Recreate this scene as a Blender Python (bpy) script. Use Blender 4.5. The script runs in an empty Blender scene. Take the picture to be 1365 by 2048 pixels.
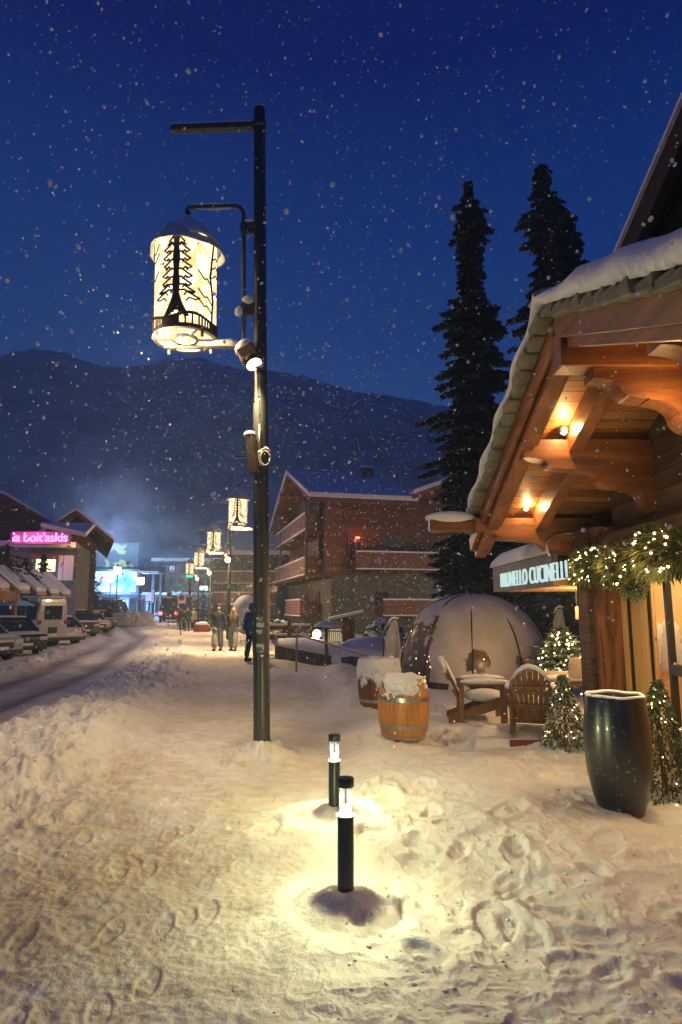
import bpy, bmesh, math, random
import numpy as np
from mathutils import Vector, Matrix, Euler

R = math.radians
sc = bpy.context.scene
COL = sc.collection

# ---------------------------------------------------------------- camera
F = 1250.0; CX = 682.5; CY = 1024.0; CAMZ = 1.6
P = math.atan(0.152); CP, SP = math.cos(P), math.sin(P)
cam = bpy.data.cameras.new('camera'); camo = bpy.data.objects.new('camera', cam); COL.objects.link(camo)
cam.sensor_fit = 'VERTICAL'; cam.sensor_height = 36.0; cam.lens = F / 2048 * 36
camo.location = (0, 0, CAMZ); camo.rotation_euler = (R(90) + P, 0, 0)
cam.clip_start = 0.05; cam.clip_end = 4000
cam.dof.use_dof = True; cam.dof.focus_distance = 9.0; cam.dof.aperture_fstop = (cam.lens / 1000) / 0.0032 
sc.camera = camo

# ---------------------------------------------------------------- sky (dusk, after sunset)
w = bpy.data.worlds.new("World"); sc.world = w; w.use_nodes = True
wn = w.node_tree; wn.nodes.clear()
out = wn.nodes.new('ShaderNodeOutputWorld'); bg = wn.nodes.new('ShaderNodeBackground')
sky = wn.nodes.new('ShaderNodeTexSky'); sky.sky_type = 'NISHITA'; sky.sun_disc = False
sky.sun_elevation = R(-3.0); sky.sun_rotation = R(200); sky.ozone_density = 3.0
tc = wn.nodes.new('ShaderNodeTexCoord'); sep = wn.nodes.new('ShaderNodeSeparateXYZ')
ramp = wn.nodes.new('ShaderNodeValToRGB')
wn.links.new(tc.outputs['Generated'], sep.inputs[0]); wn.links.new(sep.outputs['Z'], ramp.inputs[0])
cr = ramp.color_ramp
cr.elements[0].position = 0.0; cr.elements[0].color = (0.06, 0.18, 0.62, 1)
cr.elements[1].position = 1.0; cr.elements[1].color = (0.0003, 0.003, 0.05, 1)
for p_, c_ in ((0.10, (0.062, 0.20, 0.70, 1)), (0.25, (0.045, 0.18, 0.64, 1)), (0.38, (0.028, 0.135, 0.53, 1)), (0.52, (0.008, 0.066, 0.36, 1)), (0.70, (0.0002, 0.004, 0.14, 1))):
    e = cr.elements.new(p_); e.color = c_
mx = wn.nodes.new('ShaderNodeMixRGB'); mx.blend_type = 'ADD'; mx.inputs[0].default_value = 0.10
wn.links.new(ramp.outputs[0], mx.inputs[1]); wn.links.new(sky.outputs[0], mx.inputs[2])
wn.links.new(mx.outputs[0], bg.inputs[0]); bg.inputs[1].default_value = 1.0
wn.links.new(bg.outputs[0], out.inputs[0])

# ---------------------------------------------------------------- exposure / render
sc.view_settings.view_transform = 'Standard'; sc.view_settings.look = 'None'
sc.view_settings.exposure = 0.0; sc.view_settings.gamma = 1.0
sc.render.engine = 'CYCLES'
sc.cycles.use_denoising = True
sc.cycles.max_bounces = 5; sc.cycles.diffuse_bounces = 3; sc.cycles.glossy_bounces = 2; sc.cycles.transparent_max_bounces = 12
sc.cycles.transmission_bounces = 4; sc.cycles.volume_bounces = 0
sc.cycles.sample_clamp_indirect = 2.0; sc.cycles.sample_clamp_direct = 0
sc.cycles.use_light_tree = True
sc.cycles.caustics_reflective = False; sc.cycles.caustics_refractive = False

# ---------------------------------------------------------------- geometry helpers
def ray(px, py):
    xc = (px - CX) / F; yc = -(py - CY) / F
    return Vector((xc, CP - yc * SP, SP + yc * CP))
def at(px, py, Y):
    d = ray(px, py); return Vector((0, 0, CAMZ)) + d * (Y / d.y)
def sstep(a, b, x):
    t = np.clip((x - a) / (b - a), 0, 1); return t * t * (3 - 2 * t)
# the kerbside snow bank runs along x = bank_x(y); parked cars stand behind x = lot_x(y)
_by = np.array([-40, 3, 6, 9, 11.3, 14.2, 18, 24, 38, 66, 120, 400.])
_bx = np.array([-3.6, -3.7, -3.78, -4.0, -4.35, -4.8, -5.4, -6.9, -10.4, -21.5, -45, -160])
_ly = np.array([-40, 8, 14, 19, 24, 32, 44, 70, 400.])
_lx = np.array([-9.6, -9.6, -9.8, -10.2, -11.2, -13.6, -18.8, -32, -220])
def bank_x(y): return np.interp(y, _by, _bx)
def lot_x(y): return np.interp(y, _ly, _lx)
def base_z(x, y):
    z = -0.006 * np.maximum(0, np.minimum(y, 90) - 8)
    z = z + 0.02 * np.maximum(0, np.minimum(y, 95) - 46)
    z = z - 0.28 * sstep(0.1, 3.2, bank_x(y) - x) * sstep(60, 25, y)
    return z
def gnd(px, py):
    d = ray(px, py); z = 0.0
    for _ in range(12):
        t = (z - CAMZ) / d.z; p = Vector((0, 0, CAMZ)) + d * t; z = float(base_z(p.x, p.y))
    return p

class MB:
    """collects shapes, builds one mesh object"""
    def __init__(s, M=None): s.v = []; s.f = []; s.M = M or Matrix()
    def add(s, vs, fs):
        n = len(s.v); s.v.extend([tuple(s.M @ Vector(p)) for p in vs]); s.f.extend([tuple(i + n for i in f) for f in fs]); return s
    def box(s, c, d, rz=0, M=None):
        x, y, z = d[0] / 2, d[1] / 2, d[2] / 2
        T = Matrix.Translation(c) @ (M or Matrix.Rotation(rz, 4, 'Z'))
        vs = [T @ Vector(p) for p in ((-x,-y,-z),(x,-y,-z),(x,y,-z),(-x,y,-z),(-x,-y,z),(x,-y,z),(x,y,z),(-x,y,z))]
        return s.add(vs, [(0,3,2,1),(4,5,6,7),(0,1,5,4),(1,2,6,5),(2,3,7,6),(3,0,4,7)])
    def beam(s, a, b, w, h, up=(0,0,1)):
        a = Vector(a); b = Vector(b); d = (b - a); L = d.length; d.normalize(); u = Vector(up)
        sx = d.cross(u); 
        if sx.length < 1e-5: sx = d.cross(Vector((0,1,0)))
        sx.normalize(); u = sx.cross(d)
        vs = []
        for p in (a, b):
            for i, j in ((-1,-1),(1,-1),(1,1),(-1,1)): vs.append(p + sx * (i * w / 2) + u * (j * h / 2))
        return s.add(vs, [(3,2,1,0),(4,5,6,7),(0,1,5,4),(1,2,6,5),(2,3,7,6),(3,0,4,7)])
    def tube(s, pts, r, n=8, caps=True):
        pts = [Vector(p) for p in pts]; rs = r if isinstance(r, (list, tuple)) else [r] * len(pts)
        vs = []; fs = []; prev = None
        for i, p in enumerate(pts):
            if i == 0: d = pts[1] - p
            elif i == len(pts) - 1: d = p - pts[i-1]
            else: d = (pts[i+1] - p).normalized() + (p - pts[i-1]).normalized()
            d.normalize()
            if prev is None: a = d.orthogonal().normalized()
            else: a = (prev - d * prev.dot(d)).normalized()
            prev = a; b = d.cross(a)
            for k in range(n):
                t = 2 * math.pi * k / n; vs.append(p + (a * math.cos(t) + b * math.sin(t)) * rs[i])
        for i in range(len(pts) - 1):
            for k in range(n): fs.append((i*n+k, i*n+(k+1)%n, (i+1)*n+(k+1)%n, (i+1)*n+k))
        if caps: fs.append(tuple(range(n))[::-1]); fs.append(tuple((len(pts)-1)*n+k for k in range(n)))
        return s.add(vs, fs)
    def lathe(s, prof, n=32, c=(0,0,0), cap=True, closed=False, jit=None, a0=0.0, a1=2*math.pi):
        vs = []; fs = []; full = abs(a1 - a0 - 2*math.pi) < 1e-6; m = n if full else n + 1
        for i, (r, z) in enumerate(prof):
            for k in range(m):
                t = a0 + (a1 - a0) * k / n; rr, zz = r, z
                if jit: rr, zz = jit(r, z, t, i)
                vs.append((c[0] + rr*math.cos(t), c[1] + rr*math.sin(t), c[2] + zz))
        for i in range(len(prof) - 1 + (1 if closed else 0)):
            j = (i + 1) % len(prof)
            for k in range(n):
                k2 = (k + 1) % m; fs.append((i*m+k, i*m+k2, j*m+k2, j*m+k))
        if cap and full and not closed: fs.append(tuple(range(m))[::-1]); fs.append(tuple((len(prof)-1)*m+k for k in range(m)))
        return s.add(vs, fs)
    def prism(s, poly, O, U, V, t):
        """extrude polygon (u,v) placed at O + u U + v V by thickness t along U x V (centred)"""
        O = Vector(O); U = Vector(U).normalized(); V = Vector(V).normalized(); N = U.cross(V) * (t / 2); n = len(poly)
        vs = [O + U*a + V*b - N for a, b in poly] + [O + U*a + V*b + N for a, b in poly]
        fs = [tuple(range(n))[::-1], tuple(range(n, 2*n))] + [(i, (i+1)%n, n+(i+1)%n, n+i) for i in range(n)]
        return s.add(vs, fs)
    def slab(s, corners, t):
        """quad with thickness t downwards"""
        c = [Vector(p) for p in corners]; vs = c + [p - Vector((0,0,t)) for p in c]
        return s.add(vs, [(0,1,2,3),(7,6,5,4),(0,4,5,1),(1,5,6,2),(2,6,7,3),(3,7,4,0)])
    def ico(s, c, r, sub=1, sc3=(1,1,1), jit=0.0, rnd=random):
        bm = bmesh.new(); bmesh.ops.create_icosphere(bm, subdivisions=sub, radius=1.0)
        vs = [Vector((v.co.x*sc3[0], v.co.y*sc3[1], v.co.z*sc3[2])) * r * (1 + rnd.uniform(-jit, jit)) + Vector(c) for v in bm.verts]
        fs = [[v.index for v in f.verts] for f in bm.faces]; bm.free()
        return s.add(vs, fs)
    def build(s, name, m, parent=None, smooth=False, bevel=0, seg=2, fix=True, world=False):
        me = bpy.data.meshes.new(name); vs = s.v
        if world and parent is not None:
            I = wmat(parent).inverted(); vs = [tuple(I @ Vector(p)) for p in vs]
        me.from_pydata(vs, [], s.f)
        if fix and len(s.f) < 20000:
            bm = bmesh.new(); bm.from_mesh(me); bmesh.ops.recalc_face_normals(bm, faces=bm.faces); bm.to_mesh(me); bm.free()
        if smooth is True: me.polygons.foreach_set('use_smooth', [True]*len(me.polygons))
        elif smooth: me.polygons.foreach_set('use_smooth', [True]*len(me.polygons)); me.set_sharp_from_angle(angle=R(smooth))
        me.materials.append(m)
        o = bpy.data.objects.new(name, me); COL.objects.link(o)
        if parent is not None: o.parent = parent
        if bevel:
            b = o.modifiers.new('bevel', 'BEVEL'); b.width = bevel; b.segments = seg; b.limit_method = 'ANGLE'; b.angle_limit = R(40)
        return o
def wmat(o):
    M = Matrix.Translation(o.location) @ o.rotation_euler.to_matrix().to_4x4() @ Matrix.Diagonal((*o.scale, 1))
    return (wmat(o.parent) @ M) if o.parent else M
def tag(o, label=None, cat=None, group=None, kind=None):
    if label: o['label'] = label
    if cat: o['category'] = cat
    if group: o['group'] = group
    if kind: o['kind'] = kind
    return o
def thing(name, label, cat, loc=(0,0,0), rz=0, group=None):
    o = bpy.data.objects.new(name, None); COL.objects.link(o); o.empty_display_size = 0.2
    o.location = loc; o.rotation_euler = (0, 0, rz); return tag(o, label, cat, group)
def copy_tree(o, label=None, parent=None, skip=()):
    c = o.copy(); COL.objects.link(c); c.parent = parent
    if label: c['label'] = label
    for ch in [q for q in bpy.data.objects if q.parent == o]: 
        if ch.name.split('.')[0] not in skip: copy_tree(ch, None, c, skip)
    return c

# ---------------------------------------------------------------- materials
MATS = {}
def mat(name, c1, c2=None, rough=0.6, metal=0.0, nscale=8.0, stretch=(1,1,1), bump=0.0, bscale=None, emit=None, estr=0.0,
        detail=4.0, contrast=(0.35, 0.65), spec=0.5, coat=0.0, extra=None):
    if name in MATS: return MATS[name]
    m = bpy.data.materials.new(name); m.use_nodes = True; nt = m.node_tree; N = nt.nodes; L = nt.links
    b = N['Principled BSDF']; b.inputs['Roughness'].default_value = rough; b.inputs['Metallic'].default_value = metal
    b.inputs['Specular IOR Level'].default_value = spec; b.inputs['Coat Weight'].default_value = coat
    b.inputs['Base Color'].default_value = (*c1, 1)
    tcn = N.new('ShaderNodeTexCoord'); mp = N.new('ShaderNodeMapping'); mp.inputs['Scale'].default_value = stretch
    L.new(tcn.outputs['Object'], mp.inputs[0])
    if c2 is not None:
        nz = N.new('ShaderNodeTexNoise'); nz.inputs['Scale'].default_value = nscale; nz.inputs['Detail'].default_value = detail
        L.new(mp.outputs[0], nz.inputs[0])
        rp = N.new('ShaderNodeValToRGB'); rp.color_ramp.elements[0].position = contrast[0]; rp.color_ramp.elements[1].position = contrast[1]
        rp.color_ramp.elements[0].color = (*c1, 1); rp.color_ramp.elements[1].color = (*c2, 1)
        L.new(nz.outputs[0], rp.inputs[0]); L.new(rp.outputs[0], b.inputs['Base Color'])
    if bump:
        nb = N.new('ShaderNodeTexNoise'); nb.inputs['Scale'].default_value = bscale or nscale * 3; nb.inputs['Detail'].default_value = 5
        L.new(mp.outputs[0], nb.inputs[0]); bp = N.new('ShaderNodeBump'); bp.inputs['Strength'].default_value = 0.8; bp.inputs['Distance'].default_value = bump
        L.new(nb.outputs[0], bp.inputs['Height']); L.new(bp.outputs[0], b.inputs['Normal'])
    if emit is not None:
        b.inputs['Emission Color'].default_value = (*emit, 1); b.inputs['Emission Strength'].default_value = estr
    if extra: extra(m, nt, N, L, b, mp)
    MATS[name] = m; return m

def wood(name, c1, c2, grain='X', plank=None, pw=0.14, gap=(0.02, 0.01, 0.008), rough=0.62, bump=0.003, coat=0.0, gscale=9.0):
    """grain runs along one axis; plank axis gives board joints every pw metres"""
    st = {'X': (0.12, 1, 1), 'Y': (1, 0.12, 1), 'Z': (1, 1, 0.12)}[grain]
    def ex(m, nt, N, L, b, mp):
        nz = N.new('ShaderNodeTexNoise'); nz.inputs['Scale'].default_value = gscale; nz.inputs['Detail'].default_value = 6; nz.inputs['Distortion'].default_value = 0.6
        L.new(mp.outputs[0], nz.inputs[0])
        n2 = N.new('ShaderNodeTexNoise'); n2.inputs['Scale'].default_value = gscale * 7; n2.inputs['Detail'].default_value = 3
        L.new(mp.outputs[0], n2.inputs[0])
        ad = N.new('ShaderNodeMath'); ad.operation = 'MULTIPLY_ADD'; ad.inputs[1].default_value = 0.35; L.new(n2.outputs[0], ad.inputs[0]); L.new(nz.outputs[0], ad.inputs[2])
        rp = N.new('ShaderNodeValToRGB'); rp.color_ramp.elements[0].position = 0.5; rp.color_ramp.elements[1].position = 0.86
        rp.color_ramp.elements[0].color = (*c1, 1); rp.color_ramp.elements[1].color = (*c2, 1); L.new(ad.outputs[0], rp.inputs[0])
        last = rp.outputs[0]; hgt = ad.outputs[0]
        if plank:
            tcn = N.new('ShaderNodeTexCoord'); sp = N.new('ShaderNodeSeparateXYZ'); L.new(tcn.outputs['Object'], sp.inputs[0])
            dv = N.new('ShaderNodeMath'); dv.operation = 'DIVIDE'; dv.inputs[1].default_value = pw; L.new(sp.outputs[plank], dv.inputs[0])
            fr = N.new('ShaderNodeMath'); fr.operation = 'FRACT'; L.new(dv.outputs[0], fr.inputs[0])
            fl = N.new('ShaderNodeMath'); fl.operation = 'FLOOR'; L.new(dv.outputs[0], fl.inputs[0])
            wn_ = N.new('ShaderNodeTexWhiteNoise'); wn_.noise_dimensions = '1D'; L.new(fl.outputs[0], wn_.inputs['W'])
            lt = N.new('ShaderNodeMath'); lt.operation = 'GREATER_THAN'; lt.inputs[1].default_value = 0.07; L.new(fr.outputs[0], lt.inputs[0])
            mr = N.new('ShaderNodeMapRange'); mr.inputs['To Min'].default_value = 0.7; mr.inputs['To Max'].default_value = 1.15; L.new(wn_.outputs[0], mr.inputs[0])
            mu = N.new('ShaderNodeMixRGB'); mu.blend_type = 'MULTIPLY'; mu.inputs[0].default_value = 1.0; L.new(last, mu.inputs[1]); L.new(mr.outputs[0], mu.inputs[2])
            mg = N.new('ShaderNodeMixRGB'); mg.inputs[1].default_value = (*gap, 1); L.new(lt.outputs[0], mg.inputs[0]); L.new(mu.outputs[0], mg.inputs[2])
            last = mg.outputs[0]
            m2 = N.new('ShaderNodeMath'); m2.operation = 'MULTIPLY_ADD'; m2.inputs[1].default_value = 3.0; L.new(lt.outputs[0], m2.inputs[0]); L.new(hgt, m2.inputs[2]); hgt = m2.outputs[0]
        L.new(last, b.inputs['Base Color'])
        bp = N.new('ShaderNodeBump'); bp.inputs['Distance'].default_value = bump; bp.inputs['Strength'].default_value = 0.9
        L.new(hgt, bp.inputs['Height']); L.new(bp.outputs[0], b.inputs['Normal'])
    return mat(name, c1, None, rough=rough, stretch=st, coat=coat, extra=ex)

def emis(name, c, s, sampling='AUTO'):
    if name in MATS: return MATS[name]
    m = bpy.data.materials.new(name); m.use_nodes = True; N = m.node_tree.nodes; N.clear()
    o = N.new('ShaderNodeOutputMaterial'); e = N.new('ShaderNodeEmission'); e.inputs[0].default_value = (*c, 1); e.inputs[1].default_value = s
    m.node_tree.links.new(e.outputs[0], o.inputs[0]); m.cycles.emission_sampling = sampling
    MATS[name] = m; return m

SNOW = mat('snow', (0.80, 0.81, 0.84), (0.88, 0.88, 0.88), rough=0.75, nscale=3, bump=0.02, bscale=18, spec=0.25)
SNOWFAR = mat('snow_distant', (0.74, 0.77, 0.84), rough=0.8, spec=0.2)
BLACKM = mat('black_metal', (0.018, 0.022, 0.028), (0.03, 0.034, 0.04), rough=0.42, metal=0.3, nscale=20, bump=0.0006)
def lamp(name, loc, power, color, size=0.1, parent=None, kind='POINT', rot=None, spot=None, blend=0.5):
    d = bpy.data.lights.new(name, kind); d.energy = power; d.color = color
    if kind in ('POINT', 'SPOT'): d.shadow_soft_size = size
    if kind == 'AREA': d.size = size
    if kind == 'SPOT': d.spot_size = spot; d.spot_blend = blend
    o = bpy.data.objects.new(name, d); COL.objects.link(o); o.location = loc
    if rot is not None: o.rotation_euler = rot
    if parent is not None: o.parent = parent
    return o
def aim(frm, to): return (Vector(to) - Vector(frm)).to_track_quat('-Z', 'Y').to_euler()
# ================================================================ GROUND
def _h(ix, iy, s):
    n = (ix.astype(np.int64) * 374761393 + iy.astype(np.int64) * 668265263 + s * 1442695041) & 0xffffffff
    n = ((n ^ (n >> 13)) * 1274126177) & 0xffffffff
    return ((n ^ (n >> 16)) & 0xffff) / 65535.0
def vnoise(x, y, s=0):
    ix = np.floor(x); iy = np.floor(y); fx = x - ix; fy = y - iy
    u = fx*fx*fx*(fx*(fx*6-15)+10); v = fy*fy*fy*(fy*(fy*6-15)+10)
    a = _h(ix, iy, s); b = _h(ix+1, iy, s); c = _h(ix, iy+1, s); d = _h(ix+1, iy+1, s)
    return (a*(1-u)+b*u)*(1-v) + (c*(1-u)+d*u)*v - 0.5
def fbm(x, y, o=4, s=0, g=0.5):
    t = 0; a = 1; f = 1
    for k in range(o):
        c, sn = math.cos(k*1.1), math.sin(k*1.1)
        t = t + a * vnoise((x*c - y*sn)*f + 17*k, (x*sn + y*c)*f - 9*k, s+k); a *= g; f *= 2.03
    return t
def ridged(x, y, o=3, s=0):
    t = 0; a = 1; f = 1
    for k in range(o):
        t = t + a * (0.5 - np.abs(2*vnoise(x*f+31*k, y*f, s+k))); a *= 0.5; f *= 2.1
    return t
def onz(px, py, z):
    d = ray(px, py); return Vector((0, 0, CAMZ)) + d * ((z - CAMZ) / d.z)
BOLL = [onz(692, 1788, 0.085), onz(669, 1616, 0.085)]
POLE1 = gnd(524, 1512)
DECK = (1.5, 3.4, 7.35, 9.6)
_rng = random.Random(5)
PITS = []
for _ in range(300):
    y = _rng.uniform(2.3, 9.5) ; x = _rng.uniform(-0.1, 3.6)
    if _rng.random() < 0.25: x = _rng.uniform(-3.2, 0)
    PITS.append((x, y, _rng.uniform(0.06, 0.12), _rng.uniform(1.3, 2.3), _rng.uniform(0, 3.14), _rng.uniform(0.008, 0.030) * (1.0 if x > 0.2 else 0.3)))
for tr in range(9):                                 # boot trails along the path
    x0_ = _rng.uniform(-3.0, 0.3); y0_ = _rng.uniform(2.2, 4.0); hd = _rng.uniform(-.25, .12)
    for k in range(9):
        yk = y0_ + k*.68; PITS.append((x0_ + hd*k*.68 + (.09 if k % 2 else -.09), yk, .050, 2.5, math.pi/2 - hd + _rng.uniform(-.15, .15), _rng.uniform(.003, .009)))
def path_w(x, y):
    """1 on the trodden path, 0 off it"""
    xr = 0.15 + 0.35*vnoise(y*0.6, y*0+3.3, 9) + np.interp(y, [2, 5, 8, 14, 25, 60], [-0.5, -0.2, 0.0, -0.4, -1.2, -6.0])
    return sstep(0.35, -0.25, x - xr) * sstep(0.9, 1.6, x - bank_x(y))
def height(x, y):
    x = np.asarray(x, float); y = np.asarray(y, float)
    z = base_z(x, y); bx = bank_x(y) + 0.28*fbm(y*0.5, y*0+1.7, 3, 4); d = x - bx
    pw = path_w(x, y); near = sstep(40, 15, y)
    # trodden path
    z = z + pw * (0.035*fbm(x*1.3, y*1.3, 3, 11) + 0.011*fbm(x*7, y*7, 3, 12) * near)
    # boot-churned grain of the packed snow, tread marks
    z = z + pw * near * (-0.009*np.maximum(0, fbm(x*9, y*13, 3, 13)) + 0.006*vnoise(x*34, y*34, 14))
    # open snow to the side of the path
    off = (1 - pw) * sstep(0.3, 1.0, d)
    z = z + off * (0.13*fbm(x*0.8, y*0.8, 3, 21) + 0.05 + near*(0.019*ridged(x*2.2+0.4*fbm(x*3,y*3,2,28), y*2.2, 3, 22) + 0.022*fbm(x*5, y*5, 3, 23) + 0.013*ridged(x*11+fbm(x*7,y*7,2,29), y*11, 3, 24)))
    # smooth pillow between the path and the barrels
    z = z + 0.22 * np.exp(-(((x+0.1)/1.3)**2 + ((y-13.5)/3.2)**2)) * off
    # snow bank along the road
    crest = 0.145 * (1 + 0.9*fbm(y*0.45, y*0+5.1, 3, 31)) * (0.45 + 0.6*sstep(24, 9, y))
    crest = crest * (0.55 + 0.45*sstep(4.0, 8.0, y))
    prof = np.where(d < 0, sstep(-0.75, 0.0, d), np.exp(-(np.maximum(d, 0)/1.15)**1.6))
    lum = sstep(-0.9, -0.3, d) * np.exp(-(np.maximum(d-0.3, 0)/1.3)**2)
    z = z + crest*prof*sstep(90, 60, y) + lum*near*(0.075*ridged(x*2.4, y*2.4, 4, 33) + 0.09*fbm(x*7, y*7, 4, 34)) + lum*(1-near)*0.10*fbm(x*1.2, y*1.2, 4, 35)
    # road: wheel ruts running with the bank
    rd = sstep(-0.5, -1.2, d) * sstep(-0.4, 0.6, x - lot_x(y))
    s = bank_x(y) - x
    z = z + rd * (-0.05*np.cos(s*2*math.pi/1.75 + 0.7*fbm(y*0.2, y*0, 2, 41)) + 0.03*fbm(x*3, y*0.8, 3, 42)) 
    # rough snow in front of the parked cars
    lo = np.exp(-((x - lot_x(y) - 0.1)/0.75)**2)
    z = z + lo * (0.10 + 0.20*fbm(x*2, y*2, 4, 51)) * sstep(80, 40, y)
    # platform under the chairs
    dk = sstep(DECK[0]-0.03, DECK[0]+0.06, x) * sstep(DECK[2]-0.02, DECK[2]+0.04, y) * sstep(DECK[3]+1.5, DECK[3], y)
    z = z*(1-dk) + dk*(0.13 + 0.05*fbm(x*1.6, y*1.6, 3, 61) + 0.02*fbm(x*7, y*7, 3, 62))
    # drifts heaped round the bollards and the lamp post
    for k, b in enumerate(BOLL):
        q = np.sqrt(((x-b.x)/(1.0))**2 + ((y-b.y)/1.0)**2) + 0.035*fbm(x*5, y*5, 3, 70+k)
        z = z + 0.06*sstep(0.20, 0.09, q) + 0.05*sstep(0.62, 0.3, q + 0.1*fbm(x*3, y*3, 2, 72+k))
        z = z - 0.035*np.exp(-((q-0.30)/0.05)**2) * (0.5 + vnoise(x*4, y*4, 75+k))
    q = np.hypot(x-POLE1.x, y-POLE1.y)
    z = z + (0.16*np.exp(-(q/0.26)**2) + 0.03*np.exp(-(q/0.5)**2)*fbm(x*10, y*10, 3, 78)*4)
    for (px_, py_, r, e, a, dp) in PITS:
        m = (np.abs(x-px_) < 0.4) & (np.abs(y-py_) < 0.4)
        if not np.any(m): continue
        xx = x[m]-px_; yy = y[m]-py_; ca, sa = math.cos(a), math.sin(a)
        u = (xx*ca+yy*sa)/(r*e); v = (-xx*sa+yy*ca)/r; q = np.sqrt(u*u+v*v)
        z[m] += -dp*(sstep(1.1, 0.6, q) if r < .09 and r != .050 else sstep(1.06, 0.84, q)*(0.9 + 0.1*np.cos(u*11))) + 0.35*dp*np.exp(-((q-1.25)/0.25)**2)
    return z
def hz(x, y): return float(height(np.array([x]), np.array([y]))[0])

rs = [0.0, 0.3]
while rs[-1] < 2.35: rs.append(rs[-1] + 0.08)
while rs[-1] < 30: rs.append(rs[-1] + max(0.006, rs[-1]**2 * 0.00075))
while rs[-1] < 380: rs.append(rs[-1] * 1.05)
an = list(np.radians(np.arange(-34, 34.01, 0.095))); an2 = list(np.radians(np.arange(37, 323.1, 3.0)))
TH = np.array(an + an2); RR = np.array(rs)
nr, na = len(RR), len(TH)
X = RR[:, None]*np.sin(TH)[None, :]; Y = RR[:, None]*np.cos(TH)[None, :]
Z = height(X.ravel(), Y.ravel()).reshape(nr, na)
Z = np.where(RR[:, None] < 1.2, np.minimum(Z, 0.25), Z)
i = np.arange(nr-1)[:, None]; j = np.arange(na)[None, :]; j2 = (j+1) % na
quads = np.stack([i*na+j, i*na+j2, (i+1)*na+j2, (i+1)*na+j], -1).reshape(-1, 4)
cx_ = X.ravel()[quads].mean(1); cy_ = Y.ravel()[quads].mean(1)
dd = cx_ - bank_x(cy_) - 0.28*fbm(cy_*0.5, cy_*0+1.7, 3, 4)
isroad = (dd < -0.62) & (cx_ > lot_x(cy_) + 0.35) & (cy_ < 130)
isbank = (dd >= -0.62) & (dd < 1.15) & (cy_ < 80)
ispath = (dd >= 1.15) & (path_w(cx_, cy_) > 0.5) & (cy_ < 90)
reg = np.where(isroad, 1, np.where(isbank, 2, np.where(ispath, 3, 0)))
def snowmat(name, c1, c2, sc_, b1=0.012, dirt=None):
    def ex(m, nt, N, L, b, mp):
        n1 = N.new('ShaderNodeTexNoise'); n1.inputs['Scale'].default_value = 22; n1.inputs['Detail'].default_value = 8; n1.inputs['Roughness'].default_value = 0.65; L.new(mp.outputs[0], n1.inputs[0])
        n2 = N.new('ShaderNodeTexNoise'); n2.inputs['Scale'].default_value = 110; n2.inputs['Detail'].default_value = 4; L.new(mp.outputs[0], n2.inputs[0])
        a = N.new('ShaderNodeMath'); a.operation = 'MULTIPLY_ADD'; a.inputs[1].default_value = 0.22; L.new(n2.outputs[0], a.inputs[0]); L.new(n1.outputs[0], a.inputs[2])
        bp = N.new('ShaderNodeBump'); bp.inputs['Distance'].default_value = b1; bp.inputs['Strength'].default_value = 1.0
        L.new(a.outputs[0], bp.inputs['Height']); L.new(bp.outputs[0], b.inputs['Normal'])
        if dirt:
            at_ = N.new('ShaderNodeAttribute'); at_.attribute_name = 'wear'
            mxx = N.new('ShaderNodeMixRGB'); mxx.inputs[2].default_value = (*dirt, 1); L.new(at_.outputs['Fac'], mxx.inputs[0])
            src = b.inputs['Base Color'].links[0].from_socket; L.new(src, mxx.inputs[1]); L.new(mxx.outputs[0], b.inputs['Base Color'])
    return mat(name, c1, c2, rough=0.7, nscale=sc_, detail=6, extra=ex, spec=0.25)
SN_ = snowmat('snow_cover', (0.76, 0.75, 0.72), (0.84, 0.84, 0.83), 2.5, 0.012, (0.60, 0.50, 0.37))
GM = {0: ('ground', SN_),
      1: ('road', snowmat('road_slush', (0.50, 0.47, 0.45), (0.70, 0.67, 0.65), 1.2, 0.02, (0.19, 0.17, 0.155))),
      2: ('snow_bank', SN_),
      3: ('path', SN_)}
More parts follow.
